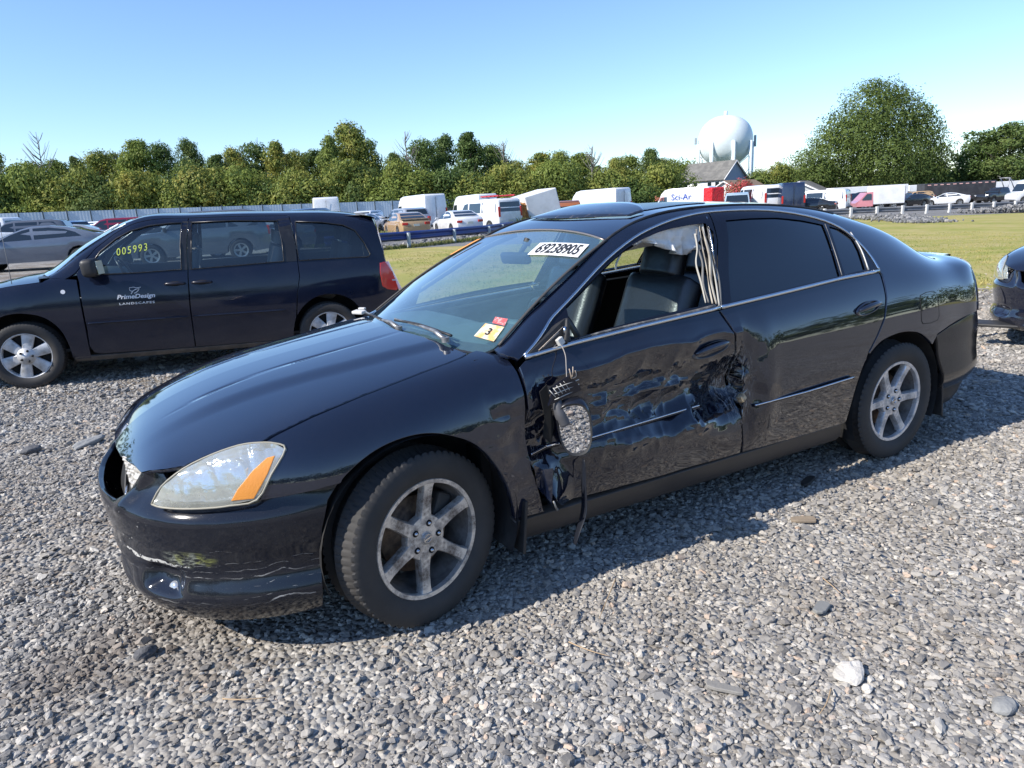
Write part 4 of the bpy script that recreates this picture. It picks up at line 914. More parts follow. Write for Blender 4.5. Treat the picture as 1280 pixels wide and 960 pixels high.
# cowl panel, wipers
G = [[(x_-.155*t*t, .69*t, z_-.02*t*t) for t in np.linspace(-1,1,21)] for x_, z_ in ((1.20,.955),(1.165,.962),(1.12,.972),(1.05,.960))]
grid_mesh('cowl', G, black_plastic, sedan)
wiper_m = mat('wiper_metal', (.20,.20,.20), .45, .6, var=(20,(.42,.42,.42),.4,.7))
for (p0, p1, p2) in (((1.155,.10,.985),(1.145,-.16,.995),(1.13,-.42,1.005)), ((1.12,.52,.985),(1.115,.25,1.010),(1.14,.02,1.018))):
    wp = tube('wiper', [p0, tuple(np.array(p0)*.6+np.array(p1)*.4+np.array([0,0,.012])), p1, p2], [.011,.009,.006,.004], wiper_m, sedan, n=8)
    a = np.array(p1); b_ = np.array(p2); dv = (b_-a)/np.linalg.norm(b_-a)
    tube('wiper_blade', [tuple(a-dv*.26+np.array([0,0,-.006])), tuple(a+np.array([0,0,.004])), tuple(b_+np.array([0,0,-.006]))], .006, black_plastic, wp, n=6, sm=4)
    MB().cyl(p0, .016, .02).build('wiper_pivot', wiper_m, wp)
MB().box((1.10,-.62,.980), (.04,.08,.018), (0,R(8),R(25)), .006).box((1.07,-.655,.992),(.02,.04,.012),(0,0,R(40)),.004).build('broken_trim_clip', mat('bare_clip', (.55,.54,.52), .6), sedan)
# sunroof and its smoked wind deflector
def SR(x, t): return RFs(x, t)+np.array([0,0,.004])
patch('sunroof', SR, [(-.02,-.7),(-.02,.7),(-.05,.74),(-.42,.74),(-.45,.7),(-.45,-.7),(-.42,-.74),(-.05,-.74)], .03, gloss_black, sedan, asp=(1,.55), gap=0, thick=.01)
G = []
for s_ in np.linspace(0, 1, 9):
    row = []
    for t in np.linspace(-1, 1, 31):
        e_ = (1-abs(t)**3.5); x = .175-.07*t*t-.24*s_*(.35+.65*e_); base = RFs(np.array([x]), np.array([t*.84]))[0]
        row.append((x, base[1], base[2]+.006+(.026*s_**.62)*e_))
    G.append(row)
vis = grid_mesh('sunroof_deflector', G, mat('smoked_acrylic', (.010,.011,.014), .10, coat=1., var=(30,(.10,.08,.07),.58,.72)), sedan)
md = vis.modifiers.new('t', 'SOLIDIFY'); md.thickness = .004
# ------------------------------------------------------------ wheels
def tyre_mesh(Ro, hw, Ri, name='tyre', nb=64, n=384, dirt=0):
    """outer radius, half width, rim radius; tread blocks are real relief"""
    side = [(Ri-.004,-hw*.80),(Ri+.008,-hw*.90),(Ri+.03,-hw*1.0),(Ri+(Ro-Ri)*.45,-hw*1.03),(Ri+(Ro-Ri)*.72,-hw*1.0),(Ro-.014,-hw*.93),(Ro-.006,-hw*.86)]
    tread = [(Ro-.0025*abs(h)/hw*2, h*hw) for h in (-.80,-.66,-.62,-.58,-.40,-.24,-.21,-.17,0,.17,.21,.24,.40,.58,.62,.66,.80)]
    prof = side+tread+[(r, -h) for r, h in side[::-1]]
    A = np.linspace(0, 2*math.pi, n+1)[:-1]; V = []; m = len(prof)
    for i, a in enumerate(A):
        ph = i % (n//nb)
        for r, h in prof:
            q = abs(h)/hw; rr = r
            if r > Ro-.009 and q < .87:
                if .585 < q < .655 or .20 < q < .225: rr = r-.008
                lat = (ph < 2) if q > .6 else ((i+3+int(q*6)) % (n//nb) == 0)
                if lat and q > .05: rr = min(rr, r-.006)
            elif r > Ro-.02 and q < .95 and ph < 2: rr = r-.0035
            V.append((rr*math.cos(a), h, rr*math.sin(a)))
    F = [(i*m+j, i*m+j+1, ((i+1) % n)*m+j+1, ((i+1) % n)*m+j) for i in range(n) for j in range(m-1)]
    me = mesh_of(name, V, F); me.set_sharp_from_angle(angle=R(32)); return me
def spoke_mesh(r0, r1, w0, w1, h0, h1, depth, n=14, flare=.02, slope=0):
    V = []; F = []
    for i in range(n):
        t = i/(n-1); r = r0+(r1-r0)*t
        w_ = w0+(w1-w0)*t+flare*math.exp(-t/.16)+.007*max(0, (t-.85)/.15)**2
        h = h0+(h1-h0)*t-.010*math.sin(math.pi*t)*.5
        for (a, b) in ((-w_, h-depth), (-w_*.97, h-.009), (-w_*.80, h-.0012), (0, h), (w_*.80, h-.0012), (w_*.97, h-.009), (w_, h-depth)):
            V.append((r, b, a))
    for i in range(n-1):
        for j in range(6): F.append((i*7+j, i*7+j+1, (i+1)*7+j+1, (i+1)*7+j))
    return V, F
def alloy_material(name, base, brake, amt):
    m = bpy.data.materials.new(name); m.use_nodes = True; t = NT(m); b = m.node_tree.nodes['Principled BSDF']
    tc = t.n('ShaderNodeTexCoord').outputs['Object']; n1 = t.noise(11, 5, .7, tc); n2 = t.noise(70, 3, .7, tc)
    f = t.math('MULTIPLY', t.math('SUBTRACT', t.math('ADD', n1, t.math('MULTIPLY', n2, .35)), .60, True), amt, True)
    t.l(t.mix(f, base, brake), b.inputs['Base Color']); b.inputs['Metallic'].default_value = .55
    t.l(t.math('ADD', .30, t.math('MULTIPLY', f, .5)), b.inputs['Roughness'])
    bn = t.n('ShaderNodeBump'); bn.inputs['Strength'].default_value = .25; bn.inputs['Distance'].default_value = .002; t.l(n2, bn.inputs['Height']); t.l(bn.outputs[0], b.inputs['Normal']); return m
alloy_front = alloy_material('alloy_brake_dusted', (.66,.64,.60), (.20,.155,.12), 3.6)
alloy_rear = alloy_material('alloy_clean', (.70,.70,.71), (.30,.28,.26), 3.)
tyre_me = tyre_mesh(.333, .1075, .222); tyre_me.materials.append(rubber)
def lug_ring(parent, n, rad, y, r, m1):
    for k in range(n):
        a = 2*math.pi*k/n+R(90+18)
        V, F = lathe([(.0001, .012), (r*.55, .012), (r*.9, .004), (r, -.012)], 10); V = [(x+rad*math.cos(a), h+y, z+rad*math.sin(a)) for x, h, z in V]
        link('lug_nut', mesh_of('lug_nut', V, F), m1, parent)
def alloy_wheel(loc, rz, camber, phase, m1, side=1, rx=0):
    """rim is the part; outer face looks along +y"""
    prof = [(.2085,-.070),(.2085,-.03),(.2075,-.006),(.209,.0),(.2235,.002),(.2265,-.004),(.224,-.012),(.222,-.02)]
    V, F = lathe(prof, 96); rim = link('rim', mesh_of('rim', V, F), m1, sedan); rim.data.set_sharp_from_angle(angle=R(35))
    rim.location = loc; rim.rotation_euler = (camber, 0, rz)
    V, F = lathe([(.209,-.02),(.200,-.07),(.19,-.10),(.195,-.19)], 64); link('rim_barrel', mesh_of('rim_barrel', V, F), mat('barrel_grey', (.22,.21,.20), .55, .4, var=(15,(.08,.07,.06),.4,.7)), rim)
    V, F = spoke_mesh(.05, .2095, .0215, .0225, -.016, -.0035, .034)
    sm = mesh_of('spoke', V, F); sm.set_sharp_from_angle(angle=R(40)); sm.materials.append(m1)
    for k in range(6):
        o = link('spoke', sm, m1, rim); o.rotation_euler = (0, -(phase+R(60)*k), 0)
    V, F = lathe([(.0001,-.013),(.024,-.013),(.026,-.016),(.062,-.017),(.082,-.020),(.086,-.03),(.084,-.055)], 48)
    hb = link('hub', mesh_of('hub', V, F), m1, rim); hb.data.set_sharp_from_angle(angle=R(35))
    for k in range(5): a = 2*math.pi*k/5+R(108); MB().cyl((.056*math.cos(a),-.0165,.056*math.sin(a)), .0125, .004, (R(90),0,0), 16).build('lug_recess', dark_void, rim)
    lug_ring(rim, 5, .056, -.018, .0085, chrome)
    V, F = lathe([(.0001,-.009),(.019,-.009),(.0215,-.0105),(.0225,-.014)], 32); link('hub_cap', mesh_of('hub_cap', V, F), mat('cap_grey', (.30,.30,.30), .4, .6), rim)
    mb = MB()                                                        # round badge with a crossing bar
    V, F = lathe([(.0135,-.0086),(.0145,-.0066),(.0165,-.0066),(.0175,-.0086)], 32); vs = [mb.b.verts.new(v) for v in V]; [mb.b.faces.new([vs[i] for i in f]) for f in F]
    mb.box((0,-.0078,0), (.036,.003,.0055), (0,R(12),0)); mb.build('wheel_badge', chrome, rim)
    V, F = lathe([(.0001,-.065),(.06,-.065),(.062,-.085),(.145,-.088),(.146,-.105),(.05,-.106)], 48)
    link('brake_disc', mesh_of('brake_disc', V, F), mat('disc_rust', (.25,.17,.11), .55, .5, var=(25,(.09,.06,.045),.4,.65)), rim)
    MB().box((-.115,-.088,.06), (.07,.05,.13), (0,R(-28),0), .012).build('brake_caliper', mat('caliper', (.05,.048,.045), .7), rim)
    ty = link('tyre', tyre_me, rubber, rim); ty.location = (0, -.094, 0)
    if side < 0: rim.scale = (1, -1, 1)
    return rim
alloy_wheel((1.40,.862,.331), R(14.2), R(1.2), R(98), alloy_front)
alloy_wheel((-1.40,.862,.331), 0, R(-.6), R(0), alloy_rear)
alloy_wheel((1.40,-.862,.331), R(14.2), 0, R(40), alloy_front, -1)
alloy_wheel((-1.40,-.862,.331), 0, 0, R(20), alloy_rear, -1)

# ------------------------------------------------------------ underbody and cabin
MB().box((0,0,.24), (3.6,1.34,.06)).box((1.9,0,.30), (.5,1.2,.16)).box((-2.0,0,.30), (.6,1.2,.16)).build('underbody', dark_void, sedan)
MB().box((1.08,0,.60),(.04,1.45,.66)).build('firewall', dark_void, sedan)
MB().box((-.2,0,.29), (2.4,1.5,.03)).box((-.3,0,.36),(2.1,.24,.14),(0,0,0),.03).build('cabin_floor', trim_dark, sedan)
for sd in (1, -1):
    def DT(u, v): P = L2(u, v); P = P-np.array([0,.19 if sd > 0 else .07,0]); return P
    dtp = patch('door_trim', DT, [sx(.90,.34), sx(-1.0,.34), sx(-1.24,.98), sx(-.1,.965), sx(.88,.90)], .10, trim_dark, sedan, asp=AS, side=sd, thick=.02)
    MB().box((.25,sd*.745,.70), (.55,.09,.07), (0,R(2),0), .02).build('armrest', trim_dark, sedan)
# dashboard
G = []
for x, z0 in ((1.10,.93),(.98,.955),(.86,.962),(.74,.955),(.66,.93),(.60,.88),(.585,.80),(.62,.68),(.66,.55)):
    G.append([(x-.06*abs(y)**2, y*.73, z0-.025*abs(y)**3+(.028*math.exp(-((y-.5)/.28)**4) if z0 > .9 else 0)) for y in np.linspace(-1, 1, 31)])
dash = grid_mesh('dashboard', G, dash_mat, sedan)
MB().box((.62,.37,.945),(.16,.36,.05),(0,R(-12),0),.02).build('instrument_hood', dash_mat, dash)
MB().box((.30,0,.52), (.7,.22,.34), (0,R(-8),0), .04).build('centre_console', trim_dark, sedan)
# steering wheel
V = []; F = []
for i in range(40):
    a = 2*math.pi*i/40
    for k in range(8):
        b_ = 2*math.pi*k/8; V.append(((.185+.014*math.cos(b_))*math.cos(a), (.185+.014*math.cos(b_))*math.sin(a), .014*math.sin(b_)))
for i in range(40):
    for k in range(8): F.append((i*8+k, ((i+1)%40)*8+k, ((i+1)%40)*8+(k+1)%8, i*8+(k+1)%8))
stw = link('steering_wheel', mesh_of('steering_wheel', V, F), leather, sedan); stw.location = (.50,.38,.90); stw.rotation_euler = (0, R(-68), 0)
MB().box((0,0,-.02), (.14,.12,.06), (0,0,0), .02).box((0,.10,-.01),(.035,.14,.015)).box((0,-.10,-.01),(.035,.14,.015)).box((-.1,0,-.01),(.14,.03,.015)).build('wheel_hub', trim_dark, stw)
# seats
def pad(name, pts, wid, thick, material, parent, edge=.35, n=18, chan=0):
    """cushion lofted along a side-view line; fuller in the middle, rolled at the edges"""
    P = smooth_line(pts, 5); m = len(P); Tn = np.gradient(P, axis=0); Tn /= np.linalg.norm(Tn, axis=1)[:, None]
    N = np.stack([-Tn[:, 1], Tn[:, 0]], 1); G = []
    for i in range(m):
        e_ = min(i, m-1-i)/(m-1)*2; th = thick*(1-(1-min(1, e_*4))**2*.9); wi = wid*(1-.10*(1-min(1, e_*5))**2) if np.isscalar(wid) else wid[0]+(wid[1]-wid[0])*i/(m-1)
        row = []
        for k in range(2*n):
            if k < n:
                s_ = -1+2*k/(n-1); b = (1-abs(s_)**edge_pow)**.5; off = th*.5*b+(.004*math.cos(s_*math.pi*chan) if chan else 0)+.012*abs(s_)**3
            else:
                s_ = 1-2*(k-n)/(n-1); b = (1-abs(s_)**edge_pow)**.5; off = -th*.5*b
            row.append((P[i, 0]+N[i, 0]*off, s_*wi*.5, P[i, 1]+N[i, 1]*off))
        G.append(row)
    return grid_mesh(name, G, material, parent, closed_v=True, caps=True)
edge_pow = 5
def seat(x, y, kind=0):
    s_ = pad('seat_back', [(x+.02,.50),(x-.10,.70),(x-.19,.90),(x-.25,1.05),(x-.275,1.085)], .50, .14, leather, sedan, chan=2)
    pad('seat_cushion', [(x+.48,.50),(x+.40,.56),(x+.2,.55),(x-.02,.50)], .50, .16, leather, s_, chan=2)
    global edge_pow; edge_pow = 2.4
    hr = pad('headrest', [(x-.235,1.105),(x-.250,1.15),(x-.272,1.225),(x-.300,1.285),(x-.312,1.30)], .275, .135, leather, s_)
    edge_pow = 5
    for o in (s_,): o.location = (0, y, 0)
    for d in (-.06, .06): tube('headrest_post', [(x-.24,d,1.05),(x-.26,d,1.14)], .007, chrome, s_)
    return s_
seat(.10, .37); seat(.10, -.37)
rb_ = pad('rear_seat_back', [(-.93,.50),(-1.02,.70),(-1.10,.90),(-1.15,.98)], 1.3, .16, leather, sedan, chan=4)
pad('rear_seat_cushion', [(-.45,.48),(-.55,.53),(-.75,.52),(-.95,.48)], 1.3, .16, leather, sedan, chan=4)
for y in (-.4, .4): h_ = pad('headrest', [(-1.16,1.0),(-1.18,1.06),(-1.20,1.12),(-1.21,1.13)], .26, .09, leather, rb_); h_.location = (0, y, 0)
MB().box((-1.45,0,.98), (.55,1.25,.03)).build('parcel_shelf', trim_dark, sedan)
# roof lining, pillars inside
G = [[tuple(RFs(np.array([x]), np.array([t*.93]))[0]-np.array([0,0,.035])) for t in np.linspace(-1, 1, 13)] for x in np.linspace(.22, -1.18, 12)]
grid_mesh('headliner', G, mat('headliner', (.16,.16,.155), .9), sedan)
for sd in (1, -1):
    ribbon('pillar_trim', [[(.93,sd*.70,.93),(.66,sd*.63,1.10),(.34,sd*.55,1.28),(.15,sd*.52,1.34)], [(.90,sd*.745,.93),(.62,sd*.68,1.08),(.30,sd*.60,1.255),(.12,sd*.57,1.31)]], 12, trim_dark, sedan)
    ribbon('pillar_trim', [[(-.20,sd*.55,1.34),(-.18,sd*.66,1.15),(-.12,sd*.76,.98)], [(-.30,sd*.55,1.34),(-.30,sd*.66,1.15),(-.30,sd*.76,.98)]], 10, mat('b_trim', (.06,.058,.055), .7) if sd > 0 else beige, sedan)
    ribbon('pillar_trim', [[(-1.05,sd*.58,1.27),(-1.15,sd*.66,1.15),(-1.1,sd*.75,1.0)], [(-1.35,sd*.54,1.28),(-1.5,sd*.60,1.15),(-1.6,sd*.68,1.0)]], 10, trim_dark, sedan)
# rear view mirror, sun visor line
mr = MB().box((.46,-.02,1.235), (.035,.20,.06), (0,R(15),R(12)), .014).build('interior_mirror', trim_dark, sedan)
MB().cyl((.42,-.0,1.285), .012, .07, (0,R(-40),0)).cyl((.40,0,1.31),.02,.03,(0,R(-30),0)).build('mirror_stem', trim_dark, mr)
# torn side curtain airbag hanging along the window top, torn B-pillar strips
def rag(name, top, drop, n, m, material, parent, amp=.012, seed=0., thick=.002):
    T_ = resample(smooth_line(top, 5), n); G = []
    for i in range(m):
        s_ = i/(m-1); row = []
        for k in range(n):
            p = T_[k]; dd = drop[min(int(k/n*len(drop)), len(drop)-1)] if not callable(drop) else drop(k/(n-1))
            row.append((p[0]+.01*vnoise(np.array([k*.3]), np.array([s_*3]), seed, 1)[0]*s_, p[1]+amp*s_*math.sin(k*.9+3*vnoise(np.array([k*.2]), np.array([s_*2]), seed, 1)[0])+amp*2*vnoise(np.array([k*.5]), np.array([s_*5]), seed+3, 1)[0]*s_, p[2]-dd*s_))
        G.append(row)
    o = grid_mesh(name, G, material, parent); md = o.modifiers.new('t', 'SOLIDIFY'); md.thickness = thick; return o
rag('curtain_airbag', [(.22,.600,1.312),(.10,.598,1.345),(-.06,.590,1.368),(-.19,.586,1.374)], lambda s_: .020+.130*math.sin(min(1, s_*1.15)*1.6)**2-.05*max(0, s_-.8)*2, 34, 14, cloth_white, sedan, .020, 1.)
rag('curtain_airbag', [(.10,.40,1.37),(.02,.40,1.38),(-.06,.40,1.385)], lambda s_: .12, 8, 5, cloth_white, sedan, .01, 4.)
tube('curtain_tether', [(.24,.575,1.295),(.262,.57,1.26),(.285,.565,1.22),(.290,.565,1.19)], [.006,.008,.009,.006], cloth_white, sedan, flat=.4, sm=3)
tg_ = mat('torn_grey', (.16,.155,.145), .75, bump=(50,.4,.003)); tw_ = mat('torn_pale', (.42,.40,.35), .8, bump=(35,.5,.004))
for k, (a, b_, c_, w_, mm) in enumerate((((-.180,.600,1.365),(-.155,.690,1.21),(-.100,.790,1.012),.010,beige),((-.195,.597,1.375),(-.172,.670,1.24),(-.112,.795,1.004),.006,tw_),((-.215,.600,1.372),(-.188,.665,1.25),(-.122,.797,1.000),.008,tg_),((-.165,.612,1.352),(-.125,.70,1.17),(-.085,.780,1.015),.009,beige),((-.140,.620,1.34),(-.110,.69,1.19),(-.072,.770,1.02),.007,tg_),((-.120,.63,1.32),(-.080,.68,1.19),(-.058,.765,1.02),.010,tw_),((-.232,.590,1.392),(-.178,.700,1.18),(-.118,.800,.995),.0045,chrome))):
    m1_ = (np.array(a)+np.array(b_))/2+np.array([.010*math.sin(k*2.1),.006*math.cos(k),0]); m2_ = (np.array(b_)+np.array(c_))/2+np.array([.012*math.cos(k*1.7),.006*math.sin(k),0])
    L_ = smooth_line([a, m1_, b_, m2_, c_], 6); rr = [w_*.82*(.7+.5*vnoise(np.array([i*.23]), np.array([k*3.1]), 0, 1)[0]) for i in range(len(L_))]
    tube('torn_pillar_trim', L_, rr, mm, sedan, n=7, flat=.45)
tube('torn_window_seal', [(-.08,.798,1.005),(.12,.798,.992),(.35,.797,.983),(.55,.797,.972),(.66,.796,.962)], [.010,.008,.006,.005,.003], mat('seal_grey',(.10,.095,.09),.6,var=(25,(.3,.28,.25),.5,.7)), sedan, sm=4)
# broken mirror mount on the door corner
MB().poly([(.905,.800,.938),(.70,.790,.960),(.705,.76,1.045),(.80,.755,1.005)], .006, (0,1,0)).build('mirror_base', black_plastic, sedan)
tube('mirror_bracket', [(.735,.805,.955),(.722,.80,1.0),(.712,.79,1.05)], [.010,.012,.007], black_plastic, sedan, sm=3)
for a, b_ in (((.86,.806,.945),(.74,.80,1.02)),((.84,.806,.955),(.76,.80,1.0)),((.80,.806,.942),(.73,.80,.985))): tube('glass_crack', [a, b_], .0015, mat('shard',(.5,.42,.34),.6), sedan, n=4)
MB().box((.765,.815,.968), (.028,.02,.03), (R(10),R(25),R(10)), .003).build('mirror_connector', mat('connector_white',(.55,.54,.5),.5), sedan)
tube('bolt', [(.73,.80,1.02),(.735,.80,.99)], .006, chrome, sedan)
# hanging mirror: cable, torn mounting plate, housing, glass
cab = smooth_line([(.765,.822,.955),(.782,.872,.925),(.795,.895,.885),(.808,.915,.83),(.810,.922,.800)], 6)
tube('mirror_cable', cab, .0020, mat('cable_grey',(.30,.27,.24),.6), sedan, n=6)
MX, MY, MZ = .812, .965, .652
mh = link('wing_mirror', None, None, sedan) if False else None
V = []; F = []
# housing: egg-shaped shell, open face towards the viewer
nr = 28
outl = []
for k in range(nr):
    a = 2*math.pi*k/nr; c, s_ = math.cos(a), math.sin(a); outl.append((.062*abs(c)**.72*(1 if c > 0 else -1)*(1+.10*s_), .104*abs(s_)**.80*(1 if s_ > 0 else -1)))
layers = [(1.0,.0),(1.06,-.006),(1.10,-.03),(1.02,-.065),(.80,-.095),(.45,-.112),(.02,-.118)]
for sc_, dp in layers:
    for a, b_ in outl: V.append((a*sc_, dp, b_*sc_-dp*.15))
for i in range(len(layers)-1):
    for k in range(nr): F.append((i*nr+k, i*nr+(k+1) % nr, (i+1)*nr+(k+1) % nr, (i+1)*nr+k))
house = link('wing_mirror', mesh_of('wing_mirror', V, F), mat('mirror_shell', (.010,.011,.016), .25, coat=.5), sedan)
house['label'] = 'broken wing mirror hanging by its cable'
tocam = Vector((CAM[0]-MX, CAM[1]-MY, CAM[2]-MZ)); 
# face turned so that the sunlit gravel in front shows in the glass
tgt = Vector((1.7, 2.35, 0))-Vector((MX, MY, MZ)); nrm_ = (tocam.normalized()+tgt.normalized()).normalized()
zax = Vector((.10,.0,1)); xax = (nrm_.cross(zax)).normalized(); zax = xax.cross(nrm_).normalized()
house.matrix_local = Matrix([[xax[i], nrm_[i], zax[i], (MX, MY, MZ)[i]] for i in range(3)]+[[0,0,0,1]])
V = [(a*.93, -.004, b_*.93) for a, b_ in outl]; link('mirror_glass', mesh_of('mirror_glass', V, [tuple(range(nr))], False), mat('mirror_silver', (.9,.9,.9), .01, 1.), house)
V = [(a*s_, y_, b_*s_) for s_, y_ in ((1.02,.001),(.93,-.003)) for a, b_ in outl]; F = [(k, (k+1) % nr, nr+(k+1) % nr, nr+k) for k in range(nr)]
link('mirror_bezel', mesh_of('mirror_bezel', V, F), black_plastic, house)
tube('mirror_neck', [(.80,.935,.775),(.80,.94,.79),(.805,.93,.76)], .02, black_plastic, sedan) if False else None
nk = MB(); nk.tube([tuple(p) for p in smooth_line([(.850,.905,.775),(.852,.915,.745),(.848,.925,.71),(.835,.935,.67)], 5)], [.012,.020,.024,.022], 12); nk.build('mirror_neck', mat('neck_grey', (.07,.07,.075), .5), sedan, smooth=True)
pl_ = MB(); pl_.poly([(.90,.915,.755),(.755,.93,.795),(.80,.925,.86),(.865,.915,.83)], .008, (0,1,0))
plate = pl_.build('torn_mirror_plate', gloss_black, sedan)
wh = mat('scratch_white', (.55,.53,.49), .6)
for k in range(7):
    a = .765+.016*k; tube('plate_rib', [(a+.012,.932,.790-.004*k+.02),(a+.035,.928,.852-.006*k)], .0016, wh, plate, n=4)
for k in range(3): tube('plate_rib', [(.765,.934,.800+.018*k),(.875,.928,.775+.022*k)], .0016, wh, plate, n=4)
for a, b_, c_ in ((.795,.80,.88),(.812,.81,.875),(.785,.785,.865)): tube('frayed_wire', [(.80,.935,.845),(b_,.945,c_-.01),(a,.94,c_+.012)], .0022, mat('wire_tan',(.42,.34,.26),.6), plate, n=5, sm=3)
# dark tear behind the plate and the torn lower strip
MB().poly([(.905,.868,.80),(.875,.874,.825),(.862,.876,.74),(.850,.876,.66),(.868,.878,.585),(.90,.872,.62),(.888,.87,.70)], .004, (0,1,0)).build('door_tear', dark_void, sedan)
# fold of torn skin at the bottom front of the door, pale exposed edge
V = [(.955,.885,.52),(.925,.905,.50),(.905,.925,.36),(.868,.905,.325),(.885,.87,.33),(.935,.87,.42),(.885,.915,.50)]
link('torn_skin', mesh_of('torn_skin', V, [(0,1,5),(1,2,5),(2,3,4),(2,4,5),(1,6,2)], False), paint, sedan)
tube('torn_edge', [(.900,.930,.37),(.872,.91,.318),(.868,.905,.322)], .004, mat('bare_steel',(.35,.35,.34),.45,.6), sedan, n=5)
tube('hanging_strip', [(.735,.905,.50),(.745,.915,.40),(.755,.925,.29),(.80,.935,.20),(.815,.94,.165)], [.008,.018,.022,.016,.008], mat('strip_grey', (.012,.014,.020), .25), sedan, n=10, flat=.18, sm=5)
# bent latch and foam at the rear edge of the crushed door
MB().box((-.188,.868,.575), (.035,.03,.035), (R(20),R(30),R(15)), .006).build('exposed_latch', mat('latch_tan', (.48,.38,.24), .6, var=(60,(.2,.14,.08),.4,.6)), sedan)
for k in range(9):
    z = .48+.03*k; tube('torn_edge', [(-.205+.012*math.sin(k*2.3),.855+.008*math.cos(k),z),(-.212+.014*math.sin(k*1.3+1),.862,z+.035)], .0035, mat('bare_steel',(.35,.35,.34),.45,.6) if k % 3 == 0 else gloss_black, sedan, n=5)
# papers on the glass
DIG = {'0':'abcdef','1':'bc','2':'abged','3':'abgcd','4':'fgbc','5':'afgcd','6':'afgedc','7':'abc','8':'abcdefg','9':'abcdfg'}
def digit_boxes(mb, ch, x, y, w_, h_, t_, fn):
    S = {'a':((0,1),(1,1)),'b':((1,1),(1,.5)),'c':((1,.5),(1,0)),'d':((0,0),(1,0)),'e':((0,0),(0,.5)),'f':((0,.5),(0,1)),'g':((0,.5),(1,.5))}
    for s_ in DIG.get(ch, ''):
        (a, b_), (c, d) = S[s_]; A = fn(x+a*w_, y+b_*h_); B = fn(x+c*w_, y+d*h_); mb.tube([A, B], t_, 6, flat=.5)
def ws_pt(u, v, lift=.004):
    """point just inside the windshield"""
    P = WS(np.array([v]), np.array([u]))[0]; A = WS(np.array([v+.01]), np.array([u]))[0]-P; B = WS(np.array([v]), np.array([u+.01]))[0]-P; n = np.cross(A, B); n /= np.linalg.norm(n); n = n if n[2] > 0 else -n
    return tuple(P+n*lift)
def ws_sheet(name, c, mat_, nu=8, nv=4, lift=.004, parent=None):
    (a, b_, d, e) = [np.array(q) for q in c]; G = [[ws_pt(*((a*(1-s_)+b_*s_)*(1-t_)+(e*(1-s_)+d*s_)*t_), lift) for s_ in np.linspace(0,1,nu)] for t_ in np.linspace(0,1,nv)]
    return grid_mesh(name, G, mat_, parent or sedan)
SHEET = [(.305,.847),(.894,.911),(.945,.775),(.386,.719)]; STICK = [(.791,.150),(.940,.146),(.955,.040),(.800,.055)]
REDST = [(.815,.205),(.915,.205),(.935,.155),(.835,.160)]; ORSTRIP = [(-.985,.70),(-.955,.93),(-.89,.935),(-.93,.70)]
# ------------------------------------------------------------ lettering
def text_vf(s, slant=0., bold=0., sx_=1., space=1.):
    """flat lettering as vertices and faces, normalised to width 1; returns V (n,2), F, aspect"""
    cu = bpy.data.curves.new('t', 'FONT'); cu.body = s; cu.shear = slant; cu.offset = bold; cu.space_character = space; cu.resolution_u = 3
    o = bpy.data.objects.new('t', cu); COL.objects.link(o); bpy.context.view_layer.update()
    me = bpy.data.meshes.new_from_object(o.evaluated_get(bpy.context.evaluated_depsgraph_get()))
    V = np.array([v.co[:2] for v in me.vertices]); F = [tuple(p.vertices) for p in me.polygons]
    bpy.data.objects.remove(o); bpy.data.meshes.remove(me)
    mn, mx = V.min(0), V.max(0); W = mx[0]-mn[0]; V = (V-mn)/W; return V, F, (mx[1]-mn[1])/W
def text_on(name, s, fn, box, material, parent, **kw):
    """box=(x0,x1,y0,y1) in the 2-D domain of fn; letters are laid on the surface"""
    V, F, asp = text_vf(s, **kw); x0, x1, y0, y1 = box; V = V.copy(); V[:, 1] /= asp
    P = [fn(x0+(x1-x0)*a, y0+(y1-y0)*b) for a, b in V]
    return link(name, mesh_of(name, P, F, False), material, parent)
paper = mat('paper_white', (.78,.78,.76), .6); ink = mat('ink_black', (.02,.02,.02), .6)
sh = ws_sheet('lot_number_sheet', SHEET, paper, 10, 4, .006)
def on_sheet(u, v):
    a, b_, d, e = [np.array(q) for q in SHEET]; q = (a*(1-u)+b_*u)*(1-v)+(e*(1-u)+d*u)*v; return ws_pt(q[0], q[1], .0085)
text_on('lot_number', '69238905', on_sheet, (.09,.93,.88,.10), ink, sh, bold=.015)
st = ws_sheet('inspection_sticker', STICK, mat('sticker_orange', (.80,.42,.15), .5, var=(26,(.75,.68,.50),.42,.55)), 4, 3, .006)
text_on('sticker_number', '3', lambda u, v: (lambda a, b_, d, e: ws_pt(*((a*(1-u)+b_*u)*(1-v)+(e*(1-u)+d*u)*v), .008))(*[np.array(q) for q in STICK]), (.40,.60,.75,.25), ink, st, bold=.03)
ws_sheet('registration_sticker', REDST, mat('sticker_red', (.55,.10,.10), .5, var=(60,(.6,.35,.33),.5,.6)), 3, 3, .006)
ws_sheet('orange_strip', ORSTRIP, mat('orange_tape', (.85,.33,.05), .5), 5, 2, .012)
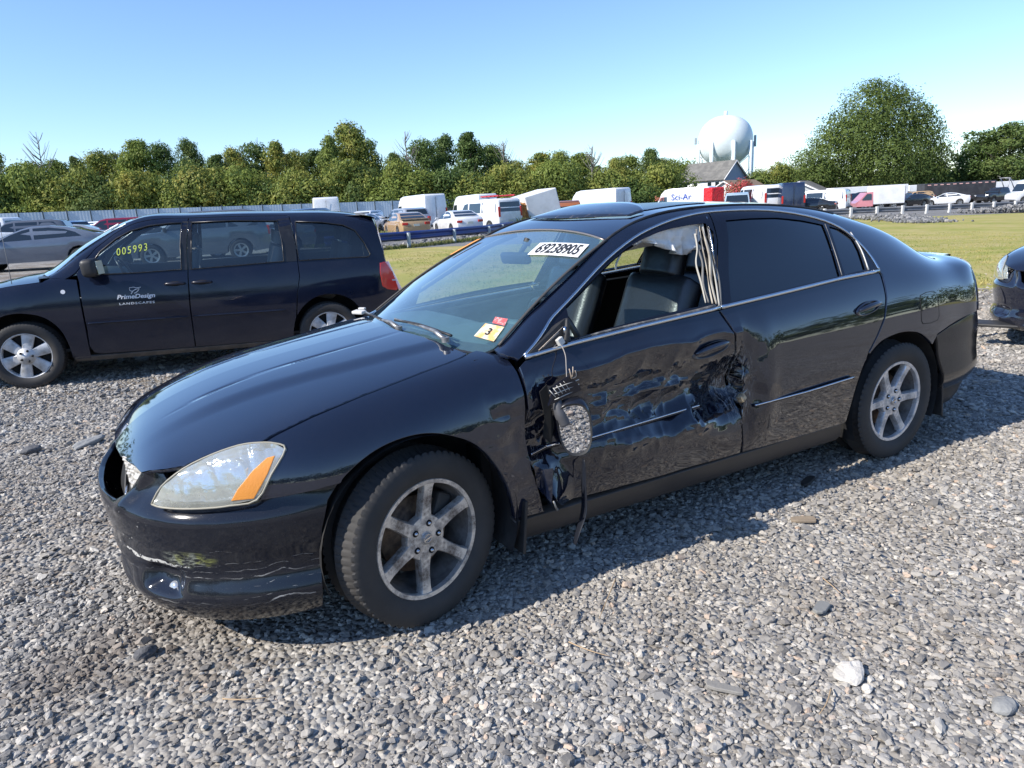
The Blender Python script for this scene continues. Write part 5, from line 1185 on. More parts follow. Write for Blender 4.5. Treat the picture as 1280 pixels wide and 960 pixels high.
# ------------------------------------------------------------ dark blue minivan beyond the sedan (its own frame: x forward, y left)
van = thing('minivan', 'dark blue minivan with white lettering on its front door, parked behind the black sedan', 'minivan', (VANX, VANY, -.144), VANW)
van.rotation_euler = (0, -.0266, VANW)
def SS(x, *r): return (x, list(r))
_lo = [(.86,.20),(.93,.25),(.965,.40),(.985,.58),(.99,.75),(.98,.92)]
LV = Loft([
 SS(2.46,(.50,.24),(.56,.27),(.60,.38),(.63,.52),(.63,.62),(.61,.70),(.58,.75),(.54,.77),(.53,.775),(.52,.78),(.51,.785),(.50,.79),(.48,.795)),
 SS(2.20,(.72,.22),(.80,.26),(.85,.40),(.87,.56),(.87,.70),(.855,.82),(.82,.89),(.77,.915),(.75,.92),(.74,.925),(.73,.93),(.72,.935),(.70,.94)),
 SS(1.85,(.84,.20),(.91,.25),(.945,.40),(.965,.58),(.965,.74),(.95,.89),(.915,.99),(.865,1.03),(.85,1.035),(.84,1.04),(.83,1.045),(.82,1.05),(.80,1.055)),
 SS(1.50,*_lo,(.94,1.04),(.89,1.09),(.875,1.097),(.86,1.103),(.85,1.108),(.835,1.112),(.82,1.117)),
 SS(1.25,*_lo,(.952,1.045),(.915,1.105),(.895,1.115),(.875,1.125),(.855,1.135),(.83,1.142),(.79,1.148)),
 SS(1.00,*_lo,(.955,1.05),(.925,1.12),(.905,1.165),(.885,1.21),(.865,1.255),(.835,1.295),(.77,1.32)),
 SS(.70,*_lo,(.955,1.055),(.92,1.13),(.895,1.22),(.87,1.31),(.845,1.40),(.80,1.48),(.72,1.52)),
 SS(.40,*_lo,(.955,1.06),(.92,1.14),(.89,1.27),(.86,1.40),(.825,1.525),(.765,1.635),(.66,1.69)),
 SS(0.0,*_lo,(.955,1.06),(.92,1.14),(.89,1.28),(.855,1.43),(.81,1.57),(.745,1.675),(.63,1.725)),
 SS(-.6,*_lo,(.955,1.07),(.92,1.15),(.89,1.28),(.855,1.43),(.81,1.57),(.745,1.675),(.63,1.727)),
 SS(-1.2,*_lo,(.955,1.08),(.92,1.155),(.89,1.285),(.855,1.43),(.81,1.565),(.745,1.668),(.63,1.718)),
 SS(-1.9,(.84,.22),(.905,.26),(.94,.40),(.96,.58),(.965,.75),(.957,.92),(.938,1.07),(.905,1.165),(.88,1.285),(.845,1.42),(.80,1.55),(.73,1.64),(.62,1.685)),
 SS(-2.2,(.76,.26),(.84,.30),(.885,.42),(.915,.58),(.922,.75),(.916,.92),(.90,1.07),(.872,1.16),(.845,1.28),(.81,1.40),(.765,1.51),(.70,1.59),(.60,1.63)),
 SS(-2.42,(.66,.28),(.74,.32),(.79,.42),(.83,.58),(.84,.75),(.835,.92),(.82,1.06),(.80,1.15),(.775,1.26),(.74,1.38),(.70,1.48),(.64,1.55),(.55,1.59)),
])
vp = dusty_paint('van_paint', (.005,.009,.024), dust=(.12,.11,.11), amount=.07, rough=.06, low=.55, lowz=.30, wav=.02)
vbl = mat('van_black_trim', (.015,.015,.017), .35, var=(14,(.04,.04,.04),.5,.8))
vglass = glass('van_glass', (.68,.78,.80), opacity=.05, film=.05, body=(.10,.14,.16))
vdark = glass('van_privacy_glass', (.34,.40,.42), opacity=.06, film=.05, body=(.05,.07,.08))
fab = mat('van_seat_cloth', (.20,.195,.185), .85, bump=(80,.3,.003))
def vx(x, z, lo=0, hi=11.5): return (x, float(LV.inv([x], z, 2, lo, hi)[0]))
av_f = smooth_line([(1.14,.30),(1.15,.43),(1.20,.60),(1.32,.73),(1.48,.785),(1.64,.785),(1.80,.72),(1.91,.60),(1.955,.44),(1.96,.30)], 5)
av_r = smooth_line([(-1.12,.30),(-1.13,.42),(-1.18,.57),(-1.29,.70),(-1.43,.775),(-1.60,.790),(-1.76,.74),(-1.88,.63),(-1.945,.48),(-1.96,.32)], 5)
fwin = [(.90,1.165),(.74,1.375),(.58,1.50),(.44,1.575),(.25,1.625),(.05,1.645),(-.075,1.645),(-.040,1.40),(-.025,1.150),(.40,1.140),(.70,1.140)]
swin = [(-.175,1.645),(-.60,1.652),(-1.075,1.635),(-1.10,1.40),(-1.095,1.185),(-.60,1.165),(-.125,1.150),(-.150,1.40)]
qwin = [(-1.27,1.620),(-1.55,1.605),(-1.80,1.565),(-1.93,1.50),(-2.02,1.36),(-2.08,1.22),(-2.05,1.19),(-1.60,1.190),(-1.26,1.185),(-1.255,1.40)]
VA = (1., .13)
for sd in (1, -1):
    fen = [vx(2.40,.765)]+[vx(x, float(LV([x],[6.9])[0][2])) for x in (2.3,2.2,2.0,1.85,1.7,1.5,1.3)]+[vx(1.24,1.12), vx(1.10,1.112), vx(.985,1.10), vx(.975,.90), vx(.97,.60), vx(.972,.262), vx(1.13,.262)]+[vx(*a) for a in av_f]+[vx(1.965,.262), vx(2.1,.262), vx(2.43,.33), vx(2.43,.6)]
    patch('fender', LV, fen, .03, vp, van, asp=VA, side=sd, thick=.03)
    fdp = [vx(.963,1.065), vx(.963,.90), vx(.955,.60), vx(.962,.40), vx(.93,.325), vx(.87,.305), vx(-.06,.295), vx(-.062,.70), vx(-.075,1.0), vx(-.095,1.30), vx(-.145,1.692)]+[vx(x, z) for x, z in ((0,1.695),(.25,1.68),(.43,1.635),(.60,1.545),(.78,1.41),(.90,1.285),(.985,1.17))]
    vd1 = patch('door', LV, fdp, .03, vp, van, asp=VA, side=sd, thick=.03, gap=.004, holes=[[vx(*a) for a in fwin]])
    sdp = [vx(-.150,1.692), vx(-.103,1.30), vx(-.083,1.0), vx(-.07,.70), vx(-.068,.295), vx(-1.00,.295)]+[vx(*a) for a in av_r if a[1] > .30 and a[0] > -1.175]+[vx(-1.20,.80), vx(-1.245,1.0), vx(-1.245,1.30), vx(-1.205,1.688)]
    vd2 = patch('door', LV, sdp, .03, vp, van, asp=VA, side=sd, thick=.03, gap=.004, holes=[[vx(*a) for a in swin]])
    vd2["label"] = "sliding side door"
    qp = [(x, 12.) for x in np.linspace(.40,-2.16,18)]+[vx(-2.19,1.52), vx(-2.235,1.25), vx(-2.25,1.11), vx(-2.33,1.0), vx(-2.395,.78), vx(-2.41,.60), vx(-2.41,.32), vx(-1.965,.30)]+[vx(*a) for a in av_r[::-1] if not (a[0] > -1.175)]+[vx(-1.205,.80), vx(-1.251,1.0), vx(-1.251,1.30), vx(-1.211,1.694), vx(-.15,1.698), vx(.0,1.701), vx(.25,1.686), vx(.43,1.641), vx(.60,1.551), vx(.78,1.416), vx(.90,1.291), vx(.99,1.172), vx(1.10,1.106), vx(1.24,1.124)]+[(1.24,12.),(1.0,12.),(.7,12.)]
    patch('side_frame', LV, qp, .035, vp, van, asp=VA, side=sd, thick=.03, gap=.002, holes=[[vx(*a) for a in qwin]])
    patch('sill', LV, [(1.125,.6),(1.125,1.)]+[vx(1.125,.288)]+[vx(x,.288) for x in np.linspace(1.0,-1.05,8)]+[(-1.11,1.),(-1.11,.6)], .05, mat('van_sill', (.06,.055,.05), .6, var=(9,(.12,.10,.085),.4,.7)), van, asp=VA, side=sd, thick=.03)
    ins = lambda u, v: LV(u, v)-np.array([0,.008,.001])
    g1 = patch('window', ins, [vx(*a) for a in fwin], .06, vglass, vd1, asp=VA, side=sd, thick=.004, gap=-.006)
    patch('window', ins, [vx(*a) for a in swin], .06, vglass, vd2, asp=VA, side=sd, thick=.004, gap=-.006)
    patch('quarter_window', ins, [vx(*a) for a in qwin], .06, vdark, van, asp=VA, side=sd, thick=.004, gap=-.006)
    def von(pts, off=.006, sm=3):
        D = np.array([vx(*a) for a in smooth_line(pts, sm)]); P = LV(D[:,0], D[:,1])+np.array([0,off,0]); return P*[1,sd,1]
    for nm_, w_, pr in (('window_seal', fwin, vd1), ('window_seal', swin, vd2), ('window_seal', qwin, van)):
        L_ = np.array(w_+[w_[0]]); tube(nm_, von(list(map(tuple, L_)), .001, 1), .011, vbl, pr, n=6, flat=.7)
    ribbon('pillar_cover', [von([(-.03,1.145),(-.05,1.40),(-.083,1.66)],.003), von([(-.085,1.145),(-.100,1.40),(-.142,1.66)],.004)], 10, vbl, vd1)
    ribbon('pillar_cover', [von([(-.10,1.145),(-.115,1.40),(-.155,1.66)],.004), von([(-.13,1.145),(-.15,1.40),(-.178,1.66)],.003)], 10, vbl, vd2)
    ribbon('pillar_cover', [von([(-1.09,1.18),(-1.095,1.40),(-1.07,1.65)],.003), von([(-1.235,1.18),(-1.235,1.40),(-1.20,1.66)],.004)], 10, vbl, vd2)
    for a, b_, pr in (((.945,.645),(-.045,.645),vd1),((-.085,.645),(-1.06,.645),vd2)):
        L_ = von([a, ((a[0]+b_[0])/2, a[1]), b_], .006, 10); tube('side_moulding', L_, [.006]+[.020]*18+[.006], vp, pr, n=8, flat=.45)
    for hx_, pr in ((.055, vd1), (-.215, vd2)):
        y_ = float(LV([hx_], [vx(hx_,1.0)[1]])[0][1]); MB().tube([(hx_+.10,sd*(y_-.004),1.005),(hx_+.08,sd*(y_+.022),1.01),(hx_,sd*(y_+.03),1.01),(hx_-.08,sd*(y_+.022),1.008),(hx_-.10,sd*(y_-.004),1.003)], [.012,.015,.017,.015,.012], 8).build('door_handle', mat('handle_dark',(.02,.02,.03),.3), pr, smooth=True)
        MB().sph((hx_,sd*(y_-.006),1.0), .05, (1.6,.25,.62)).build('handle_recess', dark_void, pr, smooth=True)
    # mirror
    m_ = MB().box((.80,sd*1.10,1.225), (.15,.24,.185), (0,R(6),R(-8*sd)), .05, 4).build('wing_mirror', mat('mirror_black', (.02,.02,.022), .5), van, angle=50)
    MB().box((.82,sd*.975,1.15), (.12,.14,.05), (0,0,0), .02).build('mirror_arm', vbl, m_)
    MB().box((.722,sd*1.10,1.225), (.006,.19,.14), (0,R(6),R(-8*sd)), .003).build('mirror_glass', mat('mirror_silver', (.9,.9,.9), .01, 1.), m_)
    # tail light
    tlq = [vx(-2.245,1.12), vx(-2.325,1.0), vx(-2.385,.80), vx(-2.36,.775), vx(-2.25,.80), vx(-2.19,.84), vx(-2.175,1.0), vx(-2.185,1.11)]
    tv = patch('tail_light', lambda u, v: LV(u, v)+np.array([-.002,.006,0]), tlq, .02, mat('van_tail_red', (.68,.03,.02), .12, coat=1., bump=(60,.4,.004)), van, asp=VA, side=sd, thick=.03, gap=0)
    MB().box((-2.31,sd*.872,.90),(.10,.02,.014)).build('lamp_band', mat('lamp_white',(.6,.6,.6),.2), tv)
    G = [[(-2.25-.14*s_*0-.06*math.sin(s_*1.5)-(1.12-z)*.42, sd*(.86-.10*s_), z) for s_ in (0,.5,1)] for z in (.78,.9,1.0,1.12)]
    grid_mesh('lamp_face', G, MATS['van_tail_red'], tv)
    # headlamp (outside the frame but part of the nose)
    hlq = [vx(2.40,.745), vx(2.25,.85), vx(2.05,.90), vx(2.0,.86), vx(2.1,.74), vx(2.3,.66), vx(2.41,.64)]
    patch('headlight', lambda u, v: LV(u, v)+np.array([.006,.006,.002]), hlq, .03, mat('van_lamp', (.7,.72,.74), .1, .3, coat=1.), van, asp=VA, side=sd, gap=0, thick=.03)
    for cx in (1.549,-1.535):
        G = [[(cx+rr*math.cos(a), sd*yy, .36+rr*math.sin(a)) for rr, yy in ((.43,.95),(.43,.62),(.05,.60))] for a in np.linspace(R(-25), R(205), 20)]
        grid_mesh('wheel_lining', G, black_plastic, van)
# roof, windshield, hood, nose, tail
def vroof(x, t):
    E = LV(x, 12.); zc = E[:, 2]+.032; return np.stack([x, E[:, 1]*t, E[:, 2]+(zc-E[:, 2])*(1-np.abs(t)**2.6)], 1)
patch('roof', vroof, [(.42-.05*(1-abs(t)),t) for t in np.linspace(-1,1,9)]+[(-2.16-.03*(1-abs(t)),t) for t in np.linspace(1,-1,9)], .06, vp, van, asp=(1,.6), gap=0)
for x0 in (-.35,-.95,-1.55):
    pass
def vws(s_, t):
    s_ = np.asarray(s_, float); xe = 1.27-.86*s_; E = LV(xe, 12.); return np.stack([xe+.16*(1-t*t)*(1-.5*s_), E[:, 1]*t, E[:, 2]+.02*(1-t*t)+.02*np.sin(np.pi*s_)], 1)
vwsp = patch('windshield', vws, [(0,-1),(0,1),(1,1),(1,-1)], .08, glass('van_windshield', (.55,.62,.64), opacity=.05, film=.10, body=(.35,.4,.42)), van, asp=(1.1,.8), gap=0, thick=.004)
tagp = np.array([vws(np.array([a]), np.array([b_]))[0]+np.array([.01,0,.008]) for a, b_ in ((.86,.55),(.86,.78),(.76,.82),(.76,.60))])
link('inspection_tag', mesh_of('inspection_tag', tagp, [(0,1,2,3)], False), paper, vwsp)
tube('radio_antenna', [(1.60,.80,1.08),(1.605,.80,1.5),(1.61,.80,1.86)], [.004,.003,.002], mat('antenna_grey',(.25,.25,.25),.4), van, n=5)
G = [[(x-.10*t*t, (LV([x],[7.2])[0][1])*t, LV([x],[7.2])[0][2]+.05*(1-t*t)) for t in np.linspace(-1,1,17)] for x in (1.42,1.60,1.85,2.05,2.2,2.35,2.44)]
grid_mesh('hood', G, vp, van)
G = [[(x-.12*t*t, .88*t, z) for t in np.linspace(-1,1,13)] for x, z in ((1.46,1.125),(1.38,1.13),(1.30,1.125))]
grid_mesh('cowl', G, vbl, van)
for y0 in (.45,-.15): tube('wiper', [(1.36,y0,1.14),(1.34,y0-.25,1.165),(1.35,y0-.5,1.16)], .008, vbl, van, n=5)
def nose(z, w_, x): return [(x-.20*(abs(t)**2.4), w_*t, z) for t in np.linspace(-1,1,21)]
grid_mesh('front_bumper', [nose(z, w_, x) for z, w_, x in ((.22,.74,2.50),(.30,.80,2.58),(.45,.84,2.60),(.58,.84,2.58),(.68,.80,2.55),(.78,.70,2.50))], vp, van)
MB().box((2.57,0,.60),(.05,.9,.12),(0,0,0),.02).box((2.58,0,.36),(.05,.9,.10),(0,0,0),.02).build('grille', dark_void, van)
def tail(z): 
    xs_ = float(np.interp(z, [.3,.6,.78,1.0,1.11,1.25,1.52,1.60,1.64], [-2.41,-2.41,-2.395,-2.33,-2.25,-2.235,-2.19,-2.175,-2.16])); y_ = float(LV([xs_],[vx(xs_, z)[1]])[0][1]); return [(xs_-.09*(1-abs(t)**2.5), y_*t, z) for t in np.linspace(-1,1,21)]
tg = grid_mesh('tailgate', [tail(z) for z in (.60,.78,.9,1.0,1.11,1.18,1.25,1.4,1.52,1.6,1.64)], vp, van)
G = [[(p[0]-.012, p[1]*.86, p[2]) for p in tail(z)] for z in (1.20,1.30,1.40,1.50,1.56)]
grid_mesh('rear_window', G, vdark, tg)
grid_mesh('rear_bumper', [[(p[0]-.05, p[1]*1.0, p[2]) for p in tail(z)] for z in (.30,.34,.45,.57,.60)], vp, van)
sp_ = [[(x, .70*t, z-.02*t*t) for t in np.linspace(-1,1,13)] for x, z in ((-2.02,1.695),(-2.16,1.668),(-2.20,1.652),(-2.17,1.645),(-2.10,1.645))]
grid_mesh('spoiler', sp_, vp, van)
MB().box((0,0,.30),(4.4,1.5,.06)).build('underbody', dark_void, van)
MB().box((-.4,0,.36),(3.4,1.74,.03)).build('cabin_floor', trim_dark, van)
# van wheels: silver six-spoke covers with black nuts
hubm = mat('hubcap_silver', (.58,.585,.59), .45, .25, var=(10,(.33,.32,.30),.45,.75))
vty = tyre_mesh(.348, .110, .232, 'tyre'); vty.materials.append(rubber)
def van_wheel(loc, phase, side=1):
    V, F = lathe([(.215,-.06),(.222,-.012),(.228,0),(.236,.001),(.238,-.006)], 64); rim = link('hubcap', mesh_of('hubcap', V, F), hubm, van); rim.location = loc
    V, F = spoke_mesh(.04, .222, .040, .064, .016, -.002, .03, flare=.008)
    sm = mesh_of('cover_spoke', V, F); sm.set_sharp_from_angle(angle=R(40)); sm.materials.append(hubm)
    for k in range(6): o = link('cover_spoke', sm, hubm, rim); o.rotation_euler = (0, -(phase+R(60)*k), 0)
    V, F = lathe([(.0001,.020),(.03,.020),(.034,.016),(.085,.014),(.09,-.01)], 32); link('hub', mesh_of('hub', V, F), hubm, rim)
    V, F = lathe([(.0001,-.05),(.226,-.045)], 32); link('cover_back', mesh_of('cover_back', V, F), dark_void, rim)
    lug_ring(rim, 5, .057, .020, .014, mat('nut_black',(.02,.02,.02),.4))
    V, F = lathe([(.0001,.026),(.026,.026),(.030,.019)], 20); link('centre_cap', mesh_of('centre_cap', V, F), hubm, rim)
    ty = link('tyre', vty, rubber, rim); ty.location = (0,-.095,0)
    if side < 0: rim.scale = (1,-1,1)
for x_ in (1.549,-1.535):
    for s_ in (1,-1): van_wheel((x_, s_*.955, .346), R(10+20*x_), s_)
# seats seen through the glass
for x_, ys in ((.10,(.42,-.42)),(-.85,(.42,-.42)),(-1.65,(.40,-.40))):
    for y in ys:
        z0 = .22; s_ = pad('seat_back', [(x_+.02,.50+z0),(x_-.10,.75+z0),(x_-.17,.97+z0),(x_-.20,1.09+z0),(x_-.21,1.12+z0)], .50, .13, fab, van)
        s_.location = (0, y, 0); pad('seat_cushion', [(x_+.46,.52+z0),(x_+.38,.58+z0),(x_+.2,.57+z0),(x_-.02,.52+z0)], .50, .15, fab, s_)
        pad('headrest', [(x_-.20,1.15+z0),(x_-.215,1.20+z0),(x_-.22,1.28+z0),(x_-.225,1.30+z0)], .27, .10, fab, s_)
vd = grid_mesh('dashboard', [[(x-.05*t*t, .85*t, z) for t in np.linspace(-1,1,11)] for x, z in ((1.30,1.12),(1.0,1.14),(.80,1.12),(.74,1.0),(.78,.75))], dash_mat, van)
sw2 = link('steering_wheel', stw.data, leather, van); sw2.location = (.58,.42,1.13); sw2.rotation_euler = (0, R(-60), 0)
MB().box((.60,.42,1.12),(.04,.16,.10),(0,R(30),0),.02).box((.60,.42,1.12),(.02,.34,.02),(0,R(30),0)).build('wheel_hub', trim_dark, van)
for sd in (1,-1): 
    for x_, z1 in ((-.02,1.62),(-1.14,1.63)): tube('seat_belt', [(x_-.03,sd*.80,z1-.1),(x_-.02,sd*.86,1.2),(x_,sd*.87,.9)], .022, mat('belt_grey',(.30,.29,.27),.7), van, n=6, flat=.15)
grid_mesh('headliner', [[(x, .68*t, 1.70-.03*t*t) for t in np.linspace(-1,1,7)] for x in np.linspace(.35,-2.1,8)], mat('headliner', (.16,.16,.155), .9), van)
# lettering on the door and the glass
white_vinyl = mat('white_vinyl', (.72,.72,.74), .5)
def on_van(off=.003):
    def f(x, z): c = vx(x, z); P = LV([x],[c[1]])[0]; return (P[0], P[1]+off, P[2])
    return f
text_on('door_lettering', 'PrimeDesign', on_van(), (.630,.262,.862,.922), white_vinyl, [c for c in van.children if c.name.startswith('door')][0], slant=.25, bold=.028)
text_on('door_lettering', 'LANDSCAPES', on_van(), (.615,.275,.815,.838), white_vinyl, [c for c in van.children if c.name.startswith('door')][0], bold=.02, space=1.25)
fdv = [c for c in van.children if c.name.startswith('door')][0]
lf = MB(); q = [on_van(.005)(a, b_) for a, b_ in ((.49,.925),(.47,.955),(.44,.972),(.405,.975),(.42,.955),(.44,.938),(.46,.93))]; q2 = [on_van(.005)(a, b_) for a, b_ in ((.47,.945),(.50,.965),(.50,.99),(.46,.995),(.43,.985),(.39,.99))]
lf.tube(q, .0035, 5).tube(q2, .003, 5).build('leaf_emblem', white_vinyl, fdv)
rn = [on_van(.003)(1.12+.022*math.cos(a), .985+.022*math.sin(a)) for a in np.linspace(0, 2*math.pi, 20)]
dec = MB().poly(rn).build('round_decal', white_vinyl, van)
gv = lambda x, z: (lambda P: (P[0], P[1]+.004, P[2]))(LV([x],[vx(x, z)[1]])[0])
ymark = mat('marker_yellow', (.62,.72,.12), .5)
o = None
V, F, asp_ = text_vf('005993', .1, .0, space=1.25)
P = [gv(.585-.30*a, 1.325+.075*b_/asp_+.045*a) for a, b_ in V]; link('lot_number', mesh_of('lot_number', P, F, False), ymark, fdv)
# ------------------------------------------------------------ vehicles of the lot: shaped from a side outline, wheel openings cut in
def arc(cx, r, z0=.24, n=9):
    a0 = math.asin(max(-1, min(1, (z0-.33)/r))); return [(cx+r*math.cos(a), .33+r*math.sin(a)) for a in np.linspace(math.pi-a0, a0, n)]
KIND = {
 'sedan': dict(L=4.7, W=1.80, belt=.93, top=.70, wb=(1.38,-1.38), out=[(2.28,.26),(2.36,.42),(2.35,.60),(2.24,.72),(1.7,.84),(1.02,.95),(.62,1.16),(.20,1.36),(-.1,1.43),(-.55,1.44),(-1.0,1.38),(-1.45,1.22),(-1.82,1.06),(-2.24,1.02),(-2.33,.92),(-2.36,.55),(-2.28,.28)],
   win=[[(.86,.97),(.55,1.16),(.22,1.31),(.0,1.36),(-.02,.98)],[(-.10,.98),(-.08,1.37),(-.5,1.38),(-.95,1.31),(-1.25,1.18),(-1.42,1.02)]], ws=((1.00,.98),(.24,1.34)), rw=((-1.04,1.36),(-1.76,1.09)), tl=(.80,.14,.32), hl=(.68,.14,.36)),
 'coupe': dict(L=4.85, W=1.85, belt=.95, top=.66, wb=(1.42,-1.40), out=[(2.30,.24),(2.42,.42),(2.38,.62),(2.20,.76),(1.6,.87),(1.02,.95),(.62,1.14),(.20,1.32),(-.1,1.395),(-.6,1.405),(-1.1,1.34),(-1.6,1.20),(-2.0,1.08),(-2.36,1.05),(-2.42,.92),(-2.42,.50),(-2.30,.26)],
   win=[[(.86,.97),(.50,1.16),(.15,1.29),(-.05,1.33),(-.10,.99)],[(-.18,.99),(-.14,1.335),(-.6,1.345),(-1.05,1.27),(-1.35,1.16),(-1.52,1.04)]], ws=((1.00,.98),(.24,1.30)), rw=((-1.12,1.32),(-1.90,1.11)), tl=(.86,.12,.40), hl=(.70,.12,.40)),
 'suv': dict(L=4.75, W=1.90, belt=1.08, top=.76, wb=(1.38,-1.36), out=[(2.28,.34),(2.36,.50),(2.34,.80),(2.22,.95),(1.4,1.06),(1.02,1.10),(.62,1.40),(.35,1.62),(.0,1.70),(-1.6,1.70),(-2.0,1.62),(-2.26,1.20),(-2.34,1.0),(-2.36,.55),(-2.28,.36)],
   win=[[(.88,1.12),(.55,1.40),(.34,1.55),(.02,1.60),(.0,1.13)],[(-.08,1.13),(-.06,1.60),(-.98,1.60),(-.98,1.14)],[(-1.06,1.14),(-1.06,1.60),(-1.68,1.58),(-2.0,1.20),(-1.96,1.15)]], ws=((1.00,1.13),(.40,1.57)), rw=((-2.04,1.58),(-2.24,1.20)), tl=(.98,.30,.20), hl=(.86,.16,.34)),
 'van': dict(L=5.6, W=2.02, belt=1.15, top=.86, wb=(1.75,-1.75), out=[(2.68,.34),(2.78,.50),(2.76,.85),(2.62,1.02),(2.05,1.18),(1.72,1.55),(1.48,1.90),(1.2,2.02),(.5,2.07),(-2.4,2.07),(-2.66,1.98),(-2.76,1.5),(-2.80,1.0),(-2.80,.45),(-2.74,.34)],
   win=[[(1.86,1.20),(1.60,1.58),(1.42,1.80),(.95,1.86),(.92,1.20)],[(.78,1.22),(.78,1.84),(-.70,1.84),(-.70,1.22)],[(-.86,1.22),(-.86,1.84),(-2.35,1.84),(-2.50,1.72),(-2.50,1.22)]], ws=((2.02,1.22),(1.50,1.86)), rw=((-2.70,1.84),(-2.78,1.25)), tl=(1.25,.62,.14), hl=(.92,.20,.34)),
 'high_van': dict(L=5.9, W=2.04, belt=1.3, top=.88, wb=(1.90,-1.70), out=[(2.80,.34),(2.92,.50),(2.90,.90),(2.72,1.08),(2.15,1.25),(1.85,1.70),(1.62,2.20),(1.30,2.52),(.8,2.62),(-2.7,2.66),(-2.88,2.58),(-2.94,1.6),(-2.96,1.0),(-2.96,.45),(-2.90,.34)],
   win=[[(1.96,1.28),(1.74,1.66),(1.62,1.90),(1.05,1.92),(1.02,1.28)]], ws=((2.12,1.30),(1.66,2.12)), rw=None, tl=(1.35,.60,.13), hl=(.98,.20,.34)),
 'pickup': dict(L=5.6, W=2.0, belt=1.14, top=.76, wb=(1.75,-1.75), out=[(2.70,.40),(2.78,.58),(2.76,.95),(2.66,1.10),(1.5,1.16),(1.02,1.20),(.66,1.58),(.40,1.78),(.1,1.84),(-.75,1.83),(-.95,1.70),(-1.02,1.17),(-2.74,1.14),(-2.80,1.0),(-2.80,.58),(-2.70,.45)],
   win=[[(.90,1.20),(.60,1.56),(.40,1.72),(.12,1.75),(.10,1.21)],[(.02,1.21),(.02,1.75),(-.70,1.74),(-.80,1.66),(-.84,1.21)]], ws=((1.00,1.24),(.44,1.74)), rw=((-.96,1.68),(-1.015,1.26)), tl=(.98,.30,.14), hl=(.95,.20,.34)),
}
lot_glass = mat('lot_glass', (.015,.022,.028), .08, spec=.8, coat=.6)
lot_tyre = mat('lot_tyre', (.020,.020,.020), .8)
lot_rim = mat('lot_rim', (.32,.33,.34), .35, .6)
lot_red = mat('lot_tail', (.42,.02,.015), .25, coat=.5)
lot_lamp = mat('lot_lamp', (.60,.62,.64), .15, .3, coat=1.)
lot_black = mat('lot_black', (.02,.02,.022), .55)
def lot_paint(name, c, metal=0.): return mat('lot_paint_'+name, c, .16, metal, coat=.8, var=(3,tuple(min(1,x*.82+.012) for x in c),.35,.7), rvar=(6,.15))
LP_ = dict(white=lot_paint('white',(.78,.79,.80)), silver=lot_paint('silver',(.40,.42,.45),.3), grey=lot_paint('grey',(.15,.165,.19),.3), black=lot_paint('black',(.012,.012,.014)), navy=lot_paint('navy',(.010,.018,.055)),
  steel=lot_paint('steel',(.17,.20,.25),.2), tan=lot_paint('tan',(.50,.33,.17)), maroon=lot_paint('maroon',(.22,.012,.035)), blue=lot_paint('blue',(.03,.10,.26)), paleblue=lot_paint('paleblue',(.36,.47,.56)), red=lot_paint('red',(.50,.02,.02)), pink=lot_paint('pink',(.66,.24,.26)), brown=lot_paint('brown',(.30,.10,.03)), gold=lot_paint('gold',(.42,.34,.20),.2))
def wheel_lot(parent, x, y, r, sgn):
    V, F = lathe([(r*.60,.09),(r*.66,.10),(r*.93,.10),(r,.06),(r,-.10),(r*.9,-.11)], 22); t_ = link('tyre', mesh_of('tyre', V, F), lot_tyre, parent); t_.location = (x, y, r); t_.scale = (1, sgn, 1)
    V, F = [], []
    for k in range(5):
        a = 2*math.pi*k/5
        for (q, w_) in ((.04,.03),(r*.60,.045)):
            for s_ in (-1, 1): V.append((q*math.cos(a)-s_*w_*math.sin(a), .085, q*math.sin(a)+s_*w_*math.cos(a)))
        b_ = k*4; F.append((b_, b_+1, b_+3, b_+2))
    n0 = len(V)
    for k in range(22):
        a = 2*math.pi*k/22
        for q, h in ((r*.54,.088),(r*.66,.10)): V.append((q*math.cos(a), h, q*math.sin(a)))
    for k in range(22): F.append((n0+2*k, n0+2*k+1, n0+2*((k+1)%22)+1, n0+2*((k+1)%22)))
    for k in range(12): a = 2*math.pi*k/12; V.append((.06*math.cos(a), .09, .06*math.sin(a)))
    F.append(tuple(range(n0+44, n0+56)))
    link('rim', mesh_of('rim', V, F, False), lot_rim, t_)
    V, F = lathe([(.001,.02),(r*.62,.02)], 16); link('hub_back', mesh_of('hub_back', V, F), lot_black, t_)
PROTO = {}
